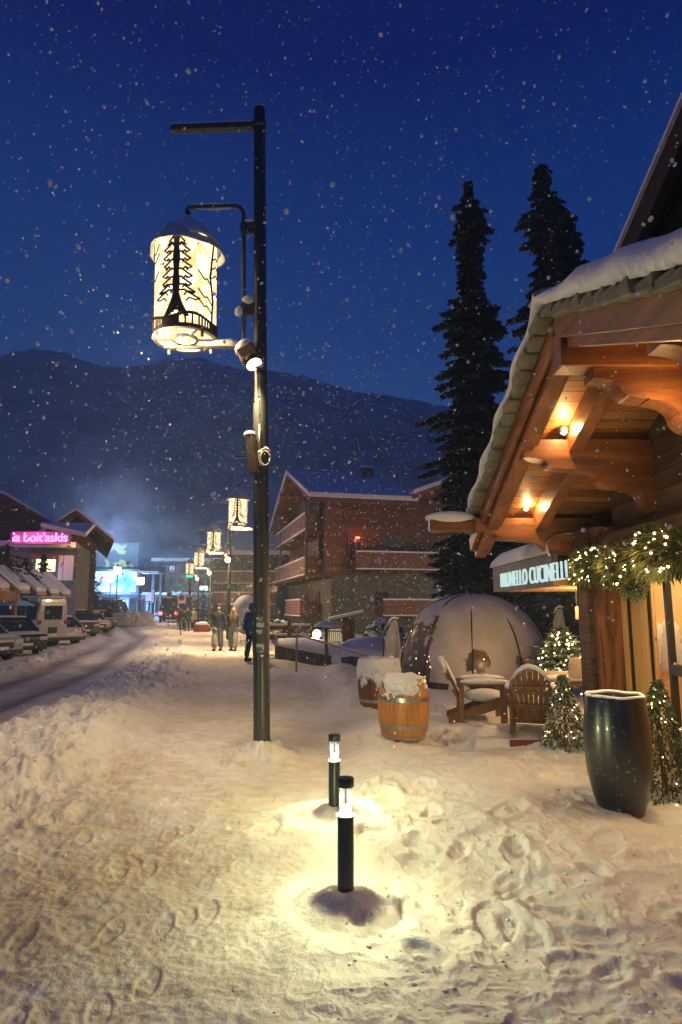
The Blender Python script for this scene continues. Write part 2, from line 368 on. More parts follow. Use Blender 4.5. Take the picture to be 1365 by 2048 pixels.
for k, (nm, m) in GM.items():
    q = quads[reg == k]; used, inv = np.unique(q, return_inverse=True); inv = inv.reshape(q.shape)
    me = bpy.data.meshes.new(nm); me.vertices.add(len(used)); vx, vy, vz = X.ravel()[used], Y.ravel()[used], Z.ravel()[used]
    me.vertices.foreach_set('co', np.stack([vx, vy, vz], -1).astype(np.float32).ravel())
    me.loops.add(q.size); me.loops.foreach_set('vertex_index', inv[:, ::-1].astype(np.int32).ravel())
    me.polygons.add(len(q)); me.polygons.foreach_set('loop_start', np.arange(0, q.size, 4, dtype=np.int32)); me.polygons.foreach_set('loop_total', np.full(len(q), 4, np.int32))
    me.polygons.foreach_set('use_smooth', np.ones(len(q), bool)); me.update(); me.validate()
    if True:
        at_ = me.attributes.new('wear', 'FLOAT', 'POINT')
        if k == 1:
            s = bank_x(vy) - vx + 0.12*fbm(vx*0.8, vy*0.3, 2, 80)
            ru = np.exp(-((s-1.6)/0.5)**2) + 0.85*np.exp(-((s-3.35)/0.45)**2) + 0.35*np.exp(-((s-5.4)/0.4)**2)
            wv = np.clip(ru*(0.95 + 0.6*fbm(vx*1.2, vy*0.35, 3, 81)), 0, 1)
        else:
            wv = np.clip(0.60 + 0.6*fbm(vx*0.8, vy*0.8, 3, 82) + 0.6*fbm(vx*9, vy*11, 3, 83), 0, 1) * sstep(60, 12, vy)
            d_ = vx - bank_x(vy); xr_ = np.interp(vy, [2, 5, 8, 14, 25, 60], [-0.5, -0.2, 0.0, -0.4, -1.2, -6.0]) + 0.7*fbm(vx*1.1, vy*0.8, 3, 84)
            wv = np.clip(wv * (0.12 + 0.88*sstep(0.8, -0.9, vx - xr_)) * (0.35 + 0.65*sstep(0.6, 2.0, d_)), 0, 1)
        at_.data.foreach_set('value', wv.astype(np.float32))
    me.materials.append(m); o = bpy.data.objects.new(nm, me); COL.objects.link(o)
    tag(o, kind='stuff' if k == 2 else 'structure')
    if k == 2: tag(o, 'ploughed lumpy snow bank heaped between road and path', 'snow bank')

# ---------------------------------------------------------------- forested hills
prof = [(-900, 640), (-200, 700), (0, 712), (60, 700), (110, 702), (160, 714), (210, 730), (260, 728), (330, 726), (400, 722), (470, 734), (560, 742), (640, 760), (720, 786), (800, 803), (880, 812), (960, 835), (1100, 850), (1365, 880), (1700, 860), (2400, 800)]
pxs = np.array([p_[0] for p_ in prof], float); pys = np.array([p_[1] for p_ in prof], float)
ncol, nrow = 620, 60
vs = []; YF = 330.0
colx = np.linspace(-900, 2400, ncol)
for r_ in range(nrow+1):
    t = r_/nrow; Yr = 130 + (YF-130)*t
    for c_ in range(ncol):
        pxc = colx[c_]; top = at(pxc, float(np.interp(pxc, pxs, pys)), YF); tt = t**0.9
        x_ = top.x*(0.35+0.65*t) ; z_ = -2 + (top.z+2)*tt
        vs.append((x_, Yr, z_))
V = np.array(vs); jag = fbm(V[:, 0]*0.035, V[:, 1]*0.035, 4, 90)*5*(V[:, 2] > 2)*np.clip((V[:, 1]-130)/120, 0, 1) + np.abs(vnoise(V[:, 0]*0.35, V[:, 1]*0.35, 95))*3.0*(V[:, 2] > 5)
V[:, 2] += jag
fs = [(a*ncol+b, a*ncol+b+1, (a+1)*ncol+b+1, (a+1)*ncol+b) for a in range(nrow) for b in range(ncol-1)]
last = nrow*ncol; back = [(V[last+b, 0]*1.4, 390, -5) for b in range(ncol)]
fs += [(last+b, last+b+1, (nrow+1)*ncol+b+1, (nrow+1)*ncol+b) for b in range(ncol-1)]
m_ = MB(); m_.v = [tuple(p_) for p_ in V] + back; m_.f = fs
HILL = mat('forest_and_snow', (0.42, 0.46, 0.44), (0.88, 0.88, 0.84), nscale=0.05, detail=9, rough=0.9, contrast=(0.35, 0.7), spec=0.1)
tag(m_.build('hills', HILL, fix=False, smooth=True), kind='structure')

# crumbs and clods of snow kicked about
rc = random.Random(31); CV = []; CF = []; bmx = bmesh.new(); bmesh.ops.create_icosphere(bmx, subdivisions=1, radius=1.0); iv0 = np.array([v.co[:] for v in bmx.verts]); if0 = [[v.index for v in f.verts] for f in bmx.faces]; bmx.free()
cx = []; 
for k in range(3400):
    y = 2.3 + 9.5*rc.random()**1.3; u = rc.random()
    if u < .50: x = rc.uniform(0.0, 0.62*y)
    elif u < .86: x = float(bank_x(y)) + rc.gauss(0.5, .55)
    else: x = rc.uniform(-0.5*y, 0.2)
    cx.append((x, y, (0.003 + 0.010*rc.random()**3) * (1.5 if u >= .5 and u < .86 else (.55 if u >= .86 else 1.0))))
hh = height(np.array([c[0] for c in cx]), np.array([c[1] for c in cx]))
for (x, y, r), z in zip(cx, hh):
    n = len(CV)*12; CV.append(iv0*np.array([r*rc.uniform(.8, 1.5), r*rc.uniform(.8, 1.5), r*rc.uniform(.6, 1.0)])*(1+.25*np.array([[rc.uniform(-1, 1)] for _ in range(12)])) + np.array([x, y, z-r*.05])); CF.extend([tuple(i+n for i in f) for f in if0])
me = bpy.data.meshes.new('snow_crumbs'); me.from_pydata(np.concatenate(CV).tolist(), [], CF); me.materials.append(SNOW); me.polygons.foreach_set('use_smooth', [True]*len(me.polygons)); o = bpy.data.objects.new('snow_crumbs', me); COL.objects.link(o); tag(o, kind='stuff')
# ================================================================ STREET LAMPS
WARM = (1.0, 0.66, 0.315)
POLEM = mat('painted_pole', (0.025, 0.028, 0.024), (0.05, 0.052, 0.042), rough=0.38, metal=0.0, nscale=6, stretch=(1, 1, .2), bump=0.001, spec=0.6)
BRACK = mat('bracket_steel', (0.05, 0.055, 0.06), (0.09, 0.09, 0.09), rough=0.5, metal=0.2, nscale=15)
CUT = mat('cut_metal', (0.035, 0.022, 0.014), (0.06, 0.04, 0.025), rough=0.6, nscale=10)
LROOF = mat('lantern_roof_metal', (0.55, 0.54, 0.50), (0.78, 0.76, 0.70), rough=0.6, nscale=7, bump=0.003)
def shade_mat():
    m = bpy.data.materials.new('glowing_lantern_shade'); m.use_nodes = True; nt = m.node_tree; N = nt.nodes; L = nt.links; N.clear()
    o = N.new('ShaderNodeOutputMaterial'); e = N.new('ShaderNodeEmission'); tcn = N.new('ShaderNodeTexCoord')
    # hammered parchment: vein pattern in the sheet itself
    vo = N.new('ShaderNodeTexVoronoi'); vo.feature = 'DISTANCE_TO_EDGE'; vo.inputs['Scale'].default_value = 5.5; mp = N.new('ShaderNodeMapping'); mp.inputs['Scale'].default_value = (1, 1, .55)
    nz = N.new('ShaderNodeTexNoise'); nz.inputs['Scale'].default_value = 5; L.new(tcn.outputs['Object'], nz.inputs[0])
    ad = N.new('ShaderNodeMixRGB'); ad.blend_type = 'ADD'; ad.inputs[0].default_value = 0.25; L.new(tcn.outputs['Object'], ad.inputs[1]); L.new(nz.outputs['Color'], ad.inputs[2])
    L.new(ad.outputs[0], mp.inputs[0]); L.new(mp.outputs[0], vo.inputs[0])
    rp = N.new('ShaderNodeValToRGB'); rp.color_ramp.elements[0].position = 0.02; rp.color_ramp.elements[1].position = 0.10
    rp.color_ramp.elements[0].color = (0.85, 0.48, 0.16, 1); rp.color_ramp.elements[1].color = (1.0, 0.83, 0.52, 1)
    L.new(vo.outputs[0], rp.inputs[0]); L.new(rp.outputs[0], e.inputs[0]); e.inputs[1].default_value = 1.9
    L.new(e.outputs[0], o.inputs[0]); return m
SHADE = shade_mat(); LENS = emis('lamp_lens', (1.0, 0.80, 0.5), 9.0)
ZT = at(525, 218, POLE1.y).z; ZL_T = 6.55; RS = 0.365
_yl = POLE1.y
zl_top = at(378, 432, _yl).z; zl_roof = at(378, 502, _yl).z; zl_bot = at(378, 648, _yl - 0.35).z
XL = at(380, 580, _yl).x - at(525, 580, _yl).x - 0.02
def cyl_strip(mb, pts, wd, cx, R_, th=0.006, a_mid=0.0):
    """flat metal strip bent round the lantern; pts are (u metres along the arc, z)"""
    for (u0, z0), (u1, z1) in zip(pts[:-1], pts[1:]):
        du, dz = u1-u0, z1-z0; Ln = math.hypot(du, dz) or 1e-6; nx, nz = -dz/Ln, du/Ln
        w0 = w1 = wd
        nseg = max(1, int(abs(du)/0.06))
        for k in range(nseg):
            ta, tb = k/nseg, (k+1)/nseg; vs = []
            for rr in (R_, R_+th):
                for t_, sg in ((ta-0.04, -1), (tb+0.04, -1), (tb+0.04, 1), (ta-0.04, 1)):
                    u = u0+du*t_ + nx*sg*wd/2; z = z0+dz*t_ + nz*sg*wd/2; a = u/R_ + a_mid
                    vs.append((cx + rr*math.cos(a), rr*math.sin(a), z))
            mb.add(vs, [(0,1,2,3),(7,6,5,4),(0,4,5,1),(1,5,6,2),(2,6,7,3),(3,7,4,0)])
def make_street_lamp(label, far=False):
    t = thing('street_lamp', label, 'street lamp', (0,0,0), 0, 'street lamps with glowing lanterns along the path')
    # pole with a paler channel and a thicker base section
    m = MB(); n = 20; m.lathe([(0.092, -0.3), (0.088, 3.9), (0.084, 4.0), (0.077, 4.05), (0.074, ZT-0.28), (0.090, ZT-0.27), (0.090, ZT-0.20), (0.071, ZT-0.19), (0.069, ZT), (0.03, ZT+0.03)], n)
    m.build('pole', POLEM, t, smooth=35)
    m = MB(); m.box((-0.02, -0.088, 2.0), (0.026, 0.014, 4.0)); m.box((-0.02, -0.076, 4.95), (0.014, 0.014, 1.9)); m.build('pole_seam', BRACK, t)
    zc = ZT - 0.24
    m = MB(); m.beam((-0.08, 0, zc), (-1.12, 0, zc-0.02), 0.09, 0.075); a = m.build('top_arm', BRACK, t, bevel=0.01)
    s = MB(); s.beam((-0.1, 0, zc+0.05), (-1.13, 0, zc+0.03), 0.075, 0.03); s.box((0, 0, ZT+0.02), (0.1, 0.1, 0.03)); s.build('snow_cap', SNOW, a, bevel=0.012)
    # hanging bracket
    zb = at(440, 411, _yl).z; xb = -0.20
    m = MB(); pts = [(xb, 0, zl_bot+0.15), (xb, 0, zb-0.14)] + [(xb-0.12*(1-math.cos(q)), 0, zb-0.12+0.12*math.sin(q)) for q in [R(15*k) for k in range(1, 7)]] + [(XL+0.03, 0, zb), (XL, 0, zb-0.03), (XL, 0, zb-0.08)]
    m.tube(pts, 0.026, 10); h = m.build('hanging_bracket', BRACK, t, smooth=True)
    s = MB(); s.tube([(xb-0.12, 0, zb+0.024), ((xb+XL)/2, 0, zb+0.032), (XL+0.02, 0, zb+0.022)], [0.016, 0.024, 0.016], 6); s.tube([(xb-0.16, 0.0, zb-0.026), ((xb+XL)/2, 0, zb-0.034), (XL+0.1, 0, zb-0.026)], [0.01, 0.02, 0.006], 6); s.build('rime_ice', SNOW, h)
    for k, zz in enumerate((zb-0.30, zl_bot+0.36)):
        m = MB(); m.box(((xb-0.07)/2, 0, zz), (abs(xb)-0.05, 0.05, 0.16)); m.box((xb, 0, zz), (0.075, 0.07, 0.12)); m.build('bracket_clamp', BRACK, t, bevel=0.01)
    s = MB(); s.ico(((xb-0.07)/2, 0, zb-0.21), 0.055, 2, (1.3, .8, .5), .1); s.build('clamp_snow', SNOW, t, smooth=True); s = MB(); s.ico(((xb-0.07)/2, 0, zl_bot+0.47), 0.08, 2, (1.0, .8, .8), .12); s.ico((xb-0.05, 0, zl_bot+0.33), 0.06, 2, (1, .8, 1.1), .1); s.build('clamp_snow', SNOW, t, smooth=True)
    m = MB(); m.beam((xb, 0, zl_bot-0.13), (XL-0.25, 0, zl_bot-0.10), 0.03, 0.03); m.tube([(xb, 0, zl_bot+0.2), (xb, 0, zl_bot-0.13)], 0.02, 8); lo = m.build('lower_arm', BRACK, t)
    s = MB(); s.tube([(xb-0.02, 0, zl_bot-0.09), (xb-0.16, 0, zl_bot-0.06), (xb-0.34, 0, zl_bot-0.07), (xb-0.5, 0, zl_bot-0.105)], [0.03, 0.055, 0.035, 0.008], 8); s.build('arm_snow', SNOW, lo, smooth=True)
    m = MB(); m.tube([(XL, 0, zb-0.06), (XL+0.01, 0, zl_top+0.06)], 0.008, 5); m.lathe([(0.0, .03), (.03, .02), (.035, 0), (.0, -.03)], 8, (XL+0.01, 0, zl_top+0.06)); m.build('hook', CUT, t)
    # lantern (centre XL)
    rj = random.Random(4)
    def jj(r, z, a, i): return (r*(1 + 0.035*math.sin(a*3+1)+0.02*math.sin(a*7+i)), z + 0.015*math.sin(a*2+.6)*min(1, r*2))
    m = MB(); m.lathe([(0.02, zl_top), (0.05, zl_top-0.04), (0.17, zl_top-0.17), (0.31, zl_roof+0.19), (0.40, zl_roof+0.05), (0.448, zl_roof-0.05), (0.438, zl_roof-0.05), (0.39, zl_roof+0.045), (0.30, zl_roof+0.17), (0.03, zl_top-0.07)], 40, (XL, 0, 0), jit=jj)
    ro = m.build('lantern_roof', LROOF, t, smooth=50)
    s = MB(); s.lathe([(0.02, zl_top+0.015), (0.12, zl_top-0.08), (0.28, zl_roof+0.25), (0.385, zl_roof+0.09), (0.41, zl_roof+0.04), (0.2, zl_top-0.22)], 32, (XL, 0, 0), jit=lambda r, z, a, i: (r*(1+.03*math.sin(a*2+2)), z-0.012*math.sin(a*3))); s.build('roof_snow', SNOW, ro, smooth=True)
    m = MB(); m.lathe([(RS, zl_bot), (RS, zl_roof+0.08)], 48, (XL, 0, 0), cap=False); m.lathe([(RS-0.01, zl_roof+0.06), (0.02, zl_roof+0.12)], 32, (XL, 0, 0), cap=False)
    m.build('lantern_shade', SHADE, t, smooth=60, fix=False)
    # cut-out metal pictures: spruce, fence band, bare branches
    face = math.atan2(-(_yl), -(XL - 0.9)) if False else R(-90) + R(0)
    c = MB(); rr = RS+0.012; cxx = XL
    L0 = zl_bot; H = zl_roof + 0.02 - zl_bot
    tc_ = -0.02
    for k in range(40):                                             # trunk: narrow above, flaring into a hill below
        z0, z1 = L0+H*(0.10+0.88*k/40), L0+H*(0.10+0.88*(k+1)/40); q = k/40
        wdt = 0.075 + 0.012*math.sin(k*.5) if q > .28 else 0.075 + ((0.28-q)/0.28)**1.5*0.22
        cyl_strip(c, [(tc_, z0), (tc_, z1)], wdt, cxx, rr, a_mid=face)
    rnd = random.Random(12)
    for sd in (-1, 1):
        z = L0+H*0.97; last = None
        ys = [0.95, 0.86, 0.77, 0.68, 0.58, 0.49, 0.41, 0.35]
        ext = [0.09, 0.15, 0.16, 0.17, 0.20, 0.18, 0.24, 0.25]
        for q, e in zip(ys, ext):
            e = e*(1+rnd.uniform(-.12, .12)); zt = L0+H*q
            cyl_strip(c, [(tc_, zt+0.03), (tc_+sd*e*0.35, zt+0.035), (tc_+sd*e*0.7, zt-0.015), (tc_+sd*e, zt-0.045)], 0.022, cxx, rr, a_mid=face)
            cyl_strip(c, [(tc_+sd*e, zt-0.045), (tc_+sd*e*0.8, zt-0.07), (tc_+sd*e*0.55, zt-0.055), (tc_+sd*e*0.42, zt-0.10)], 0.017, cxx, rr, a_mid=face)
            if last: cyl_strip(c, [(tc_+sd*last[0]*.55, last[1]-0.05), (tc_+sd*e*.72, zt+0.02)], 0.02, cxx, rr, a_mid=face)
            last = (e, zt)
    for aa, nb in ((1.15, 1), (-1.25, 2), (2.6, 3), (3.8, 4)):      # bare leaning trunks round the other sides
        rn = random.Random(nb)
        a2 = face + aa
        cyl_strip(c, [(0, L0+H*.1), (0.02, L0+H*.35), (-0.03, L0+H*.6), (0.03, L0+H*.98)], 0.03, cxx, rr, a_mid=a2)
        for k in range(7):
            z0 = L0+H*(.2+.1*k); s_ = rn.choice((-1, 1)); cyl_strip(c, [(0, z0), (s_*.08, z0+.07), (s_*.12, z0+.05), (s_*.2, z0+.14)], 0.016, cxx, rr, a_mid=a2)
    NB = 60
    for k in range(NB):                                             # bottom band, wavy on top, with picket-fence slots
        u0 = k/NB*2*math.pi*rr; u1 = (k+1)/NB*2*math.pi*rr; wv = 0.03*math.sin(k*2*math.pi/15)
        cyl_strip(c, [(u0, L0+0.015), (u1, L0+0.015)], 0.035, cxx, rr, a_mid=face)
        cyl_strip(c, [(u0, L0+0.135+wv), (u1, L0+0.135+wv)], 0.035, cxx, rr, a_mid=face)
        if k % 2 == 0 or (k % 15) > 6: cyl_strip(c, [(u0+.012, L0+0.02), (u0+.012, L0+0.14+wv)], 0.02, cxx, rr, a_mid=face)
        if k % 15 > 9: cyl_strip(c, [(u0, L0+0.08), (u1, L0+0.08)], 0.09, cxx, rr, a_mid=face)
    c.build('cutout_picture', CUT, t, fix=False)
    # wheel at the bottom
    m = MB(); RING = [(RS-0.03, L0-0.02), (RS+0.02, L0-0.02), (RS+0.02, L0+0.02), (RS-0.03, L0+0.02)]
    m.lathe(RING, 40, (XL, 0, 0), closed=True); m.lathe([(0.12, L0-0.02), (0.16, L0-0.02), (0.16, L0), (0.12, L0)], 24, (XL, 0, 0), closed=True)
    for a in (0.1, 0.1+math.pi/3, 0.1+2*math.pi/3):
        for s_ in (0.14, ):
            m.beam((XL+RS*math.cos(a), RS*math.sin(a), L0-0.012), (XL+.14*math.cos(a), .14*math.sin(a), L0-0.012), 0.04, 0.018); m.beam((XL-RS*math.cos(a), -RS*math.sin(a), L0-0.012), (XL-.14*math.cos(a), -.14*math.sin(a), L0-0.012), 0.04, 0.018)
    for a in range(4): m.box((XL+RS*math.cos(a*1.57+.8), RS*math.sin(a*1.57+.8), L0-0.05), (0.03, 0.03, 0.08))
    m.build('lantern_wheel', BRACK, t, smooth=40)
    m = MB(); m.lathe([(0.01, 0.30), (0.10, 0.26), (0.13, 0.16), (0.10, 0.06), (0.01, 0.02)], 20, (XL, 0, L0+0.12)); m.build('bulb', emis('bulb_glow', (1.0, 0.82, 0.52), 3.0), t, smooth=True)
    # floodlight lower down
    zf = at(512, 738, _yl).z
    M = Matrix.Translation((-0.06, -0.20, zf)) @ Matrix.Rotation(R(-28), 4, 'Y') @ Matrix.Rotation(R(-18), 4, 'X')
    m = MB(M); m.box((0, 0, 0.10), (0.22, 0.20, 0.22)); m.lathe([(0.10, -0.03), (0.115, 0.0), (0.115, 0.05)], 20); fl = m.build('floodlight', CUT, t, bevel=0.02)
    m = MB(M); m.lathe([(0.0, -0.035), (0.09, -0.033), (0.092, -0.02)], 20, cap=False); m.build('lens', LENS, fl)
    s = MB(M); s.ico((0.01, 0.0, 0.24), 0.14, 2, (0.95, 0.85, 0.75), 0.06); s.build('flood_snow', SNOW, fl, smooth=True)
    m = MB(); m.box((0.0, -0.12, zf+0.05), (0.12, 0.10, 0.2)); m.build('flood_bracket', BRACK, t, bevel=0.01)
    # equipment tube strapped to the pole with snow on top, coil of cable
    zq = at(510, 875, _yl).z; zq2 = at(515, 950, _yl).z
    m = MB(); m.tube([(-0.06, -0.13, zq2), (-0.105, -0.13, zq)], 0.068, 16); e = m.build('equipment_tube', CUT, t, smooth=40)
    s = MB(); s.ico((-0.107, -0.13, zq+0.0), 0.075, 2, (1, 1, .62), .04); s.build('tube_snow', SNOW, e, smooth=True)
    zc2 = at(530, 912, _yl).z; m = MB()
    for k in range(3):
        m.tube([(0.05+0.075*math.cos(a)*(1-.15*k)+.01*k, -0.13-0.01*k, zc2-0.06+0.085*math.sin(a)) for a in [q*2*math.pi/16 for q in range(17)]], 0.007, 5)
    m.tube([(0.0, -0.115, zc2+0.35), (0.0, -0.12, zc2)], 0.008, 5); m.tube([(0.02, -.12, zc2+.03), (.08, -.13, zc2+.06), (.13, -.13, zc2+.02)], [0.022, .018, .008], 6); m.ico((0.01, -.12, zc2+.01), .035, 1)
    m.build('cable_coil', mat('iced_cable', (0.55, 0.50, 0.42), rough=0.6), t, smooth=True)
    return t
lamp0 = make_street_lamp('tall dark street lamp closest to the snow bollards, its tree-patterned lantern hanging over the path')
lamp0.location = (POLE1.x, POLE1.y, hz(POLE1.x, POLE1.y) - 0.1 if False else 0.0); lamp0.rotation_euler = (0, R(-1.3), 0)
for zz, hh in ((at(525, 1212+32, POLE1.y).z, 0.11), (at(525, 1263, POLE1.y).z, 0.05), (at(525, 1295, POLE1.y).z, 0.09)):
    tag_near = MB(); tag_near.box((0.0, -0.098, zz), (0.085, 0.006, hh)); tag_near.build('sticker', mat('weathered_sticker', (0.06, 0.10, 0.07), (0.45, 0.47, 0.42), nscale=26, contrast=(.47, .52), rough=.5), lamp0)
tb = MB(); tb.lathe([(0.035, 0.0), (0.045, 0.0), (0.045, 0.004), (0.035, 0.004)], 20, closed=True); 
def lamp_light(t, pw, flood):
    lamp('lantern_light', (XL, 0, zl_bot + 0.16), pw*1.1, WARM, 0.14, t); lamp('lantern_spill', (XL-0.26, -0.26, zl_bot - 0.16), pw*0.45, WARM, 0.12, t)
    if flood:
        zf = at(512, 738, _yl).z
        lamp('flood_beam', (-0.14, -0.30, zf-0.10), flood, (1.0, 0.76, 0.42), 0.08, t, 'SPOT', aim((-0.14, -0.3, zf), (-1.15, 0.55, 0)), R(105), 0.9)
lamp_light(lamp0, 270, 330)
FARL = [(476, 1068, 24.5, 'second lamp along the path, its lantern just left of the tall dark pole'),
        (428, 1117, 35.0, 'third lamp of the row, with a bright round floodlight on its pole'),
        (399, 1138, 48.0, 'fourth lamp of the row, its lantern beside the green sign'),
        (380, 1150, 63.0, 'farthest and smallest lantern lamp of the row')]
for px_, py_, Yd, lab in FARL:
    c = copy_tree(lamp0, lab, skip=('sticker', 'lantern_light', 'lantern_spill', 'flood_beam', 'cable_coil', 'equipment_tube') if Yd > 30 else ('sticker', 'lantern_light', 'flood_beam'))
    p = at(px_, py_, Yd); c.location = (p.x - XL, Yd, float(base_z(p.x-XL, Yd))); c.rotation_euler = (0, 0, R(8))
    lamp_light(c, 1100, 1000 if Yd < 60 else 0)
    if Yd > 30:
        zf = at(512, 738, _yl).z; g = MB(); g.ico((-0.1, -0.38, zf-0.06), 0.16, 2); g.build('flood_glare_bulb', emis('globe_bulb', (1.0, 0.74, 0.38), 8.0), c, smooth=True)
c = copy_tree(lamp0, 'lamp of the row standing behind the viewer', skip=('sticker', 'lantern_light', 'lantern_spill', 'flood_beam')); c.location = (-0.7, -10.5, 0); c.rotation_euler = (0, 0, 0); lamp_light(c, 270, 220)

# ================================================================ BOLLARDS
def make_bollard(label):
    t = thing('bollard_light', label, 'bollard light', group='bollard lights in the snow')
    m = MB(); m.lathe([(0.044, -0.25), (0.044, 0.375), (0.041, 0.38), (0.0, 0.382)], 28); m.build('post', mat('bollard_paint', (0.018, 0.022, 0.027), (0.028, 0.033, 0.04), rough=0.35, nscale=40, bump=0.0004), t, smooth=35)
    m = MB(); m.lathe([(0.0, 0.525), (0.044, 0.525), (0.046, 0.53), (0.046, 0.567), (0.043, 0.572), (0.0, 0.574)], 28); m.build('cap', BLACKM, t, smooth=35)
    gl = mat('clear_tube', (0.9, 0.9, 0.9), rough=0.03, extra=lambda m, nt, N, L, b, mp: None)
    if not gl.get('done'):
        gl['done'] = 1; N = gl.node_tree.nodes; L = gl.node_tree.links; o = N['Material Output']; tr = N.new('ShaderNodeBsdfTransparent'); gg = N.new('ShaderNodeBsdfGlossy'); gg.inputs['Roughness'].default_value = 0.05
        mxs = N.new('ShaderNodeMixShader'); mxs.inputs[0].default_value = 0.10; L.new(tr.outputs[0], mxs.inputs[1]); L.new(gg.outputs[0], mxs.inputs[2]); L.new(mxs.outputs[0], o.inputs[0])
    m = MB(); m.lathe([(0.040, 0.38), (0.040, 0.526)], 28, cap=False); m.build('glass_tube', gl, t, smooth=True, fix=False)
    m = MB()
    for a in range(3): m.box((0.037*math.cos(a*2.1+.5), 0.037*math.sin(a*2.1+.5), 0.453), (0.005, 0.005, 0.146), rz=a*2.1+.5)
    m.build('strut', BLACKM, t)
    m = MB(); m.lathe([(0.0, 0.432), (0.020, 0.427), (0.028, 0.41), (0.031, 0.385), (0.0, 0.384)], 20); m.build('led_bulb', emis('bollard_led', (1.0, 0.97, 0.72), 14.0, 'NONE'), t, smooth=True)
    m = MB(); m.lathe([(0.0, 0.52), (0.016, 0.52), (0.016, 0.445), (0.0, 0.445)], 16); m.build('reflector_core', emis('bollard_core', (1.0, 0.9, 0.6), 0.9, 'NONE'), t, smooth=40)
    m = MB(); m.lathe([(0.041, 0.375), (0.047, 0.376), (0.048, 0.382), (0.041, 0.386)], 28, closed=True); m.build('rim', mat('snowy_rim', (0.8, 0.8, 0.75), rough=.5), t)
    lamp('bollard_lamp', (0, 0, 0.455), 88, (1.0, 0.98, 0.50), 0.03, t)
    return t
b0 = make_bollard('nearer black bollard light standing on a rounded snow mound')
b0.location = (BOLL[0].x, BOLL[0].y, hz(BOLL[0].x, BOLL[0].y))
b1 = copy_tree(b0, 'black bollard light a step behind the other, its foot sunk in snow'); b1.location = (BOLL[1].x, BOLL[1].y, hz(BOLL[1].x, BOLL[1].y) - 0.06)
# ================================================================ SHOP CHALET (gable canopy over the street)
def atX(px, py, X_):
    d = ray(px, py); return Vector((0, 0, CAMZ)) + d * (X_ / d.x)
W_OR = wood('oiled_larch', (0.11, 0.036, 0.011), (0.28, 0.10, 0.031), 'X', rough=0.5, bump=0.0015, coat=0.15)
W_ORY = wood('oiled_larch_rafter', (0.11, 0.036, 0.011), (0.28, 0.10, 0.031), 'Y', rough=0.5, bump=0.0015, coat=0.15)
W_SOF = wood('soffit_boards', (0.26, 0.10, 0.03), (0.48, 0.21, 0.065), 'X', plank=1, pw=0.13, rough=0.5, bump=0.003)
W_DK = wood('weathered_log_wall', (0.05, 0.026, 0.014), (0.15, 0.08, 0.042), 'Y', plank=2, pw=0.17, rough=0.75, bump=0.012)
W_POST = wood('cracked_post_wood', (0.07, 0.022, 0.008), (0.34, 0.13, 0.045), 'Z', rough=0.6, bump=0.006, gscale=14)
SLATE = mat('roof_slate', (0.13, 0.12, 0.09), (0.24, 0.22, 0.165), nscale=7, rough=0.85, bump=0.006)
XV = 1.62
A_ = atX(1082, 607, XV); B_ = atX(926, 1060, XV)
yr, zr = A_.y, A_.z; slope = (zr - B_.z) / (B_.y - yr)
yf = B_.y; yn = yr - 3.1
print('ridge', A_, 'eave', B_, 'slope', slope)
XW = 3.02                               # street wall of the shop
cha = thing('shop_chalet', 'timber shop chalet with carved gable canopy, slate edge and thick roof snow', 'chalet', (XW, yr, 0))
def zroof(y): return zr - slope*abs(y - yr)
def cb(name, mb, m, par=None, **k): return mb.build(name, m, par or cha, world=True, **k)
th = math.atan(slope)
# roof deck: soffit boards below, slates above, snow on top
for sgn, y_end in ((1, yf), (-1, yn)):
    x0, x1 = XV+0.10, XV+3.6
    m = MB(); m.slab([(x0, yr, zroof(yr)-0.10), (x1, yr, zroof(yr)-0.10), (x1, y_end, zroof(y_end)-0.10), (x0, y_end, zroof(y_end)-0.10)], 0.045)
    cb('soffit', m, W_SOF)
# slates along the verge, each overlapping the next
m = MB(); rnd = random.Random(3)
for sgn, y_end in ((1, yf), (-1, yn)):
    L = abs(y_end - yr)/math.cos(th); n = int(L/0.20)
    for k in range(n):
        s0 = k*0.20; s1 = s0 + 0.27
        ya, yb = yr + sgn*s0*math.cos(th), yr + sgn*s1*math.cos(th)
        za, zb = zr - s0*math.sin(th) - 0.075, zr - s1*math.sin(th) - 0.012
        o1 = rnd.uniform(-.02, .02); tk = 0.085 + rnd.uniform(-.015, .02)
        for xa, xb in ((XV-0.02+o1, XV+0.40), ):
            m.add([(xa, ya, za), (xb, ya, za), (xb, yb, zb+.01), (xa+rnd.uniform(-.012,.012), yb, zb+.01), (xa, ya, za-tk*.6), (xb, ya, za-tk*.6), (xb, yb, zb-tk), (xa, yb, zb-tk)],
                  [(0,1,2,3),(7,6,5,4),(0,4,5,1),(1,5,6,2),(2,6,7,3),(3,7,4,0)])
cb('verge_slates', m, SLATE, bevel=0.008)
m = MB()
for sgn, y_end in ((1, yf), (-1, yn)):
    m.slab([(XV+0.40, yr, zr-0.03), (XV+3.6, yr, zr-0.03), (XV+3.6, y_end, zroof(y_end)-0.03), (XV+0.40, y_end, zroof(y_end)-0.03)], 0.05)
cb('roof_slates', m, SLATE)
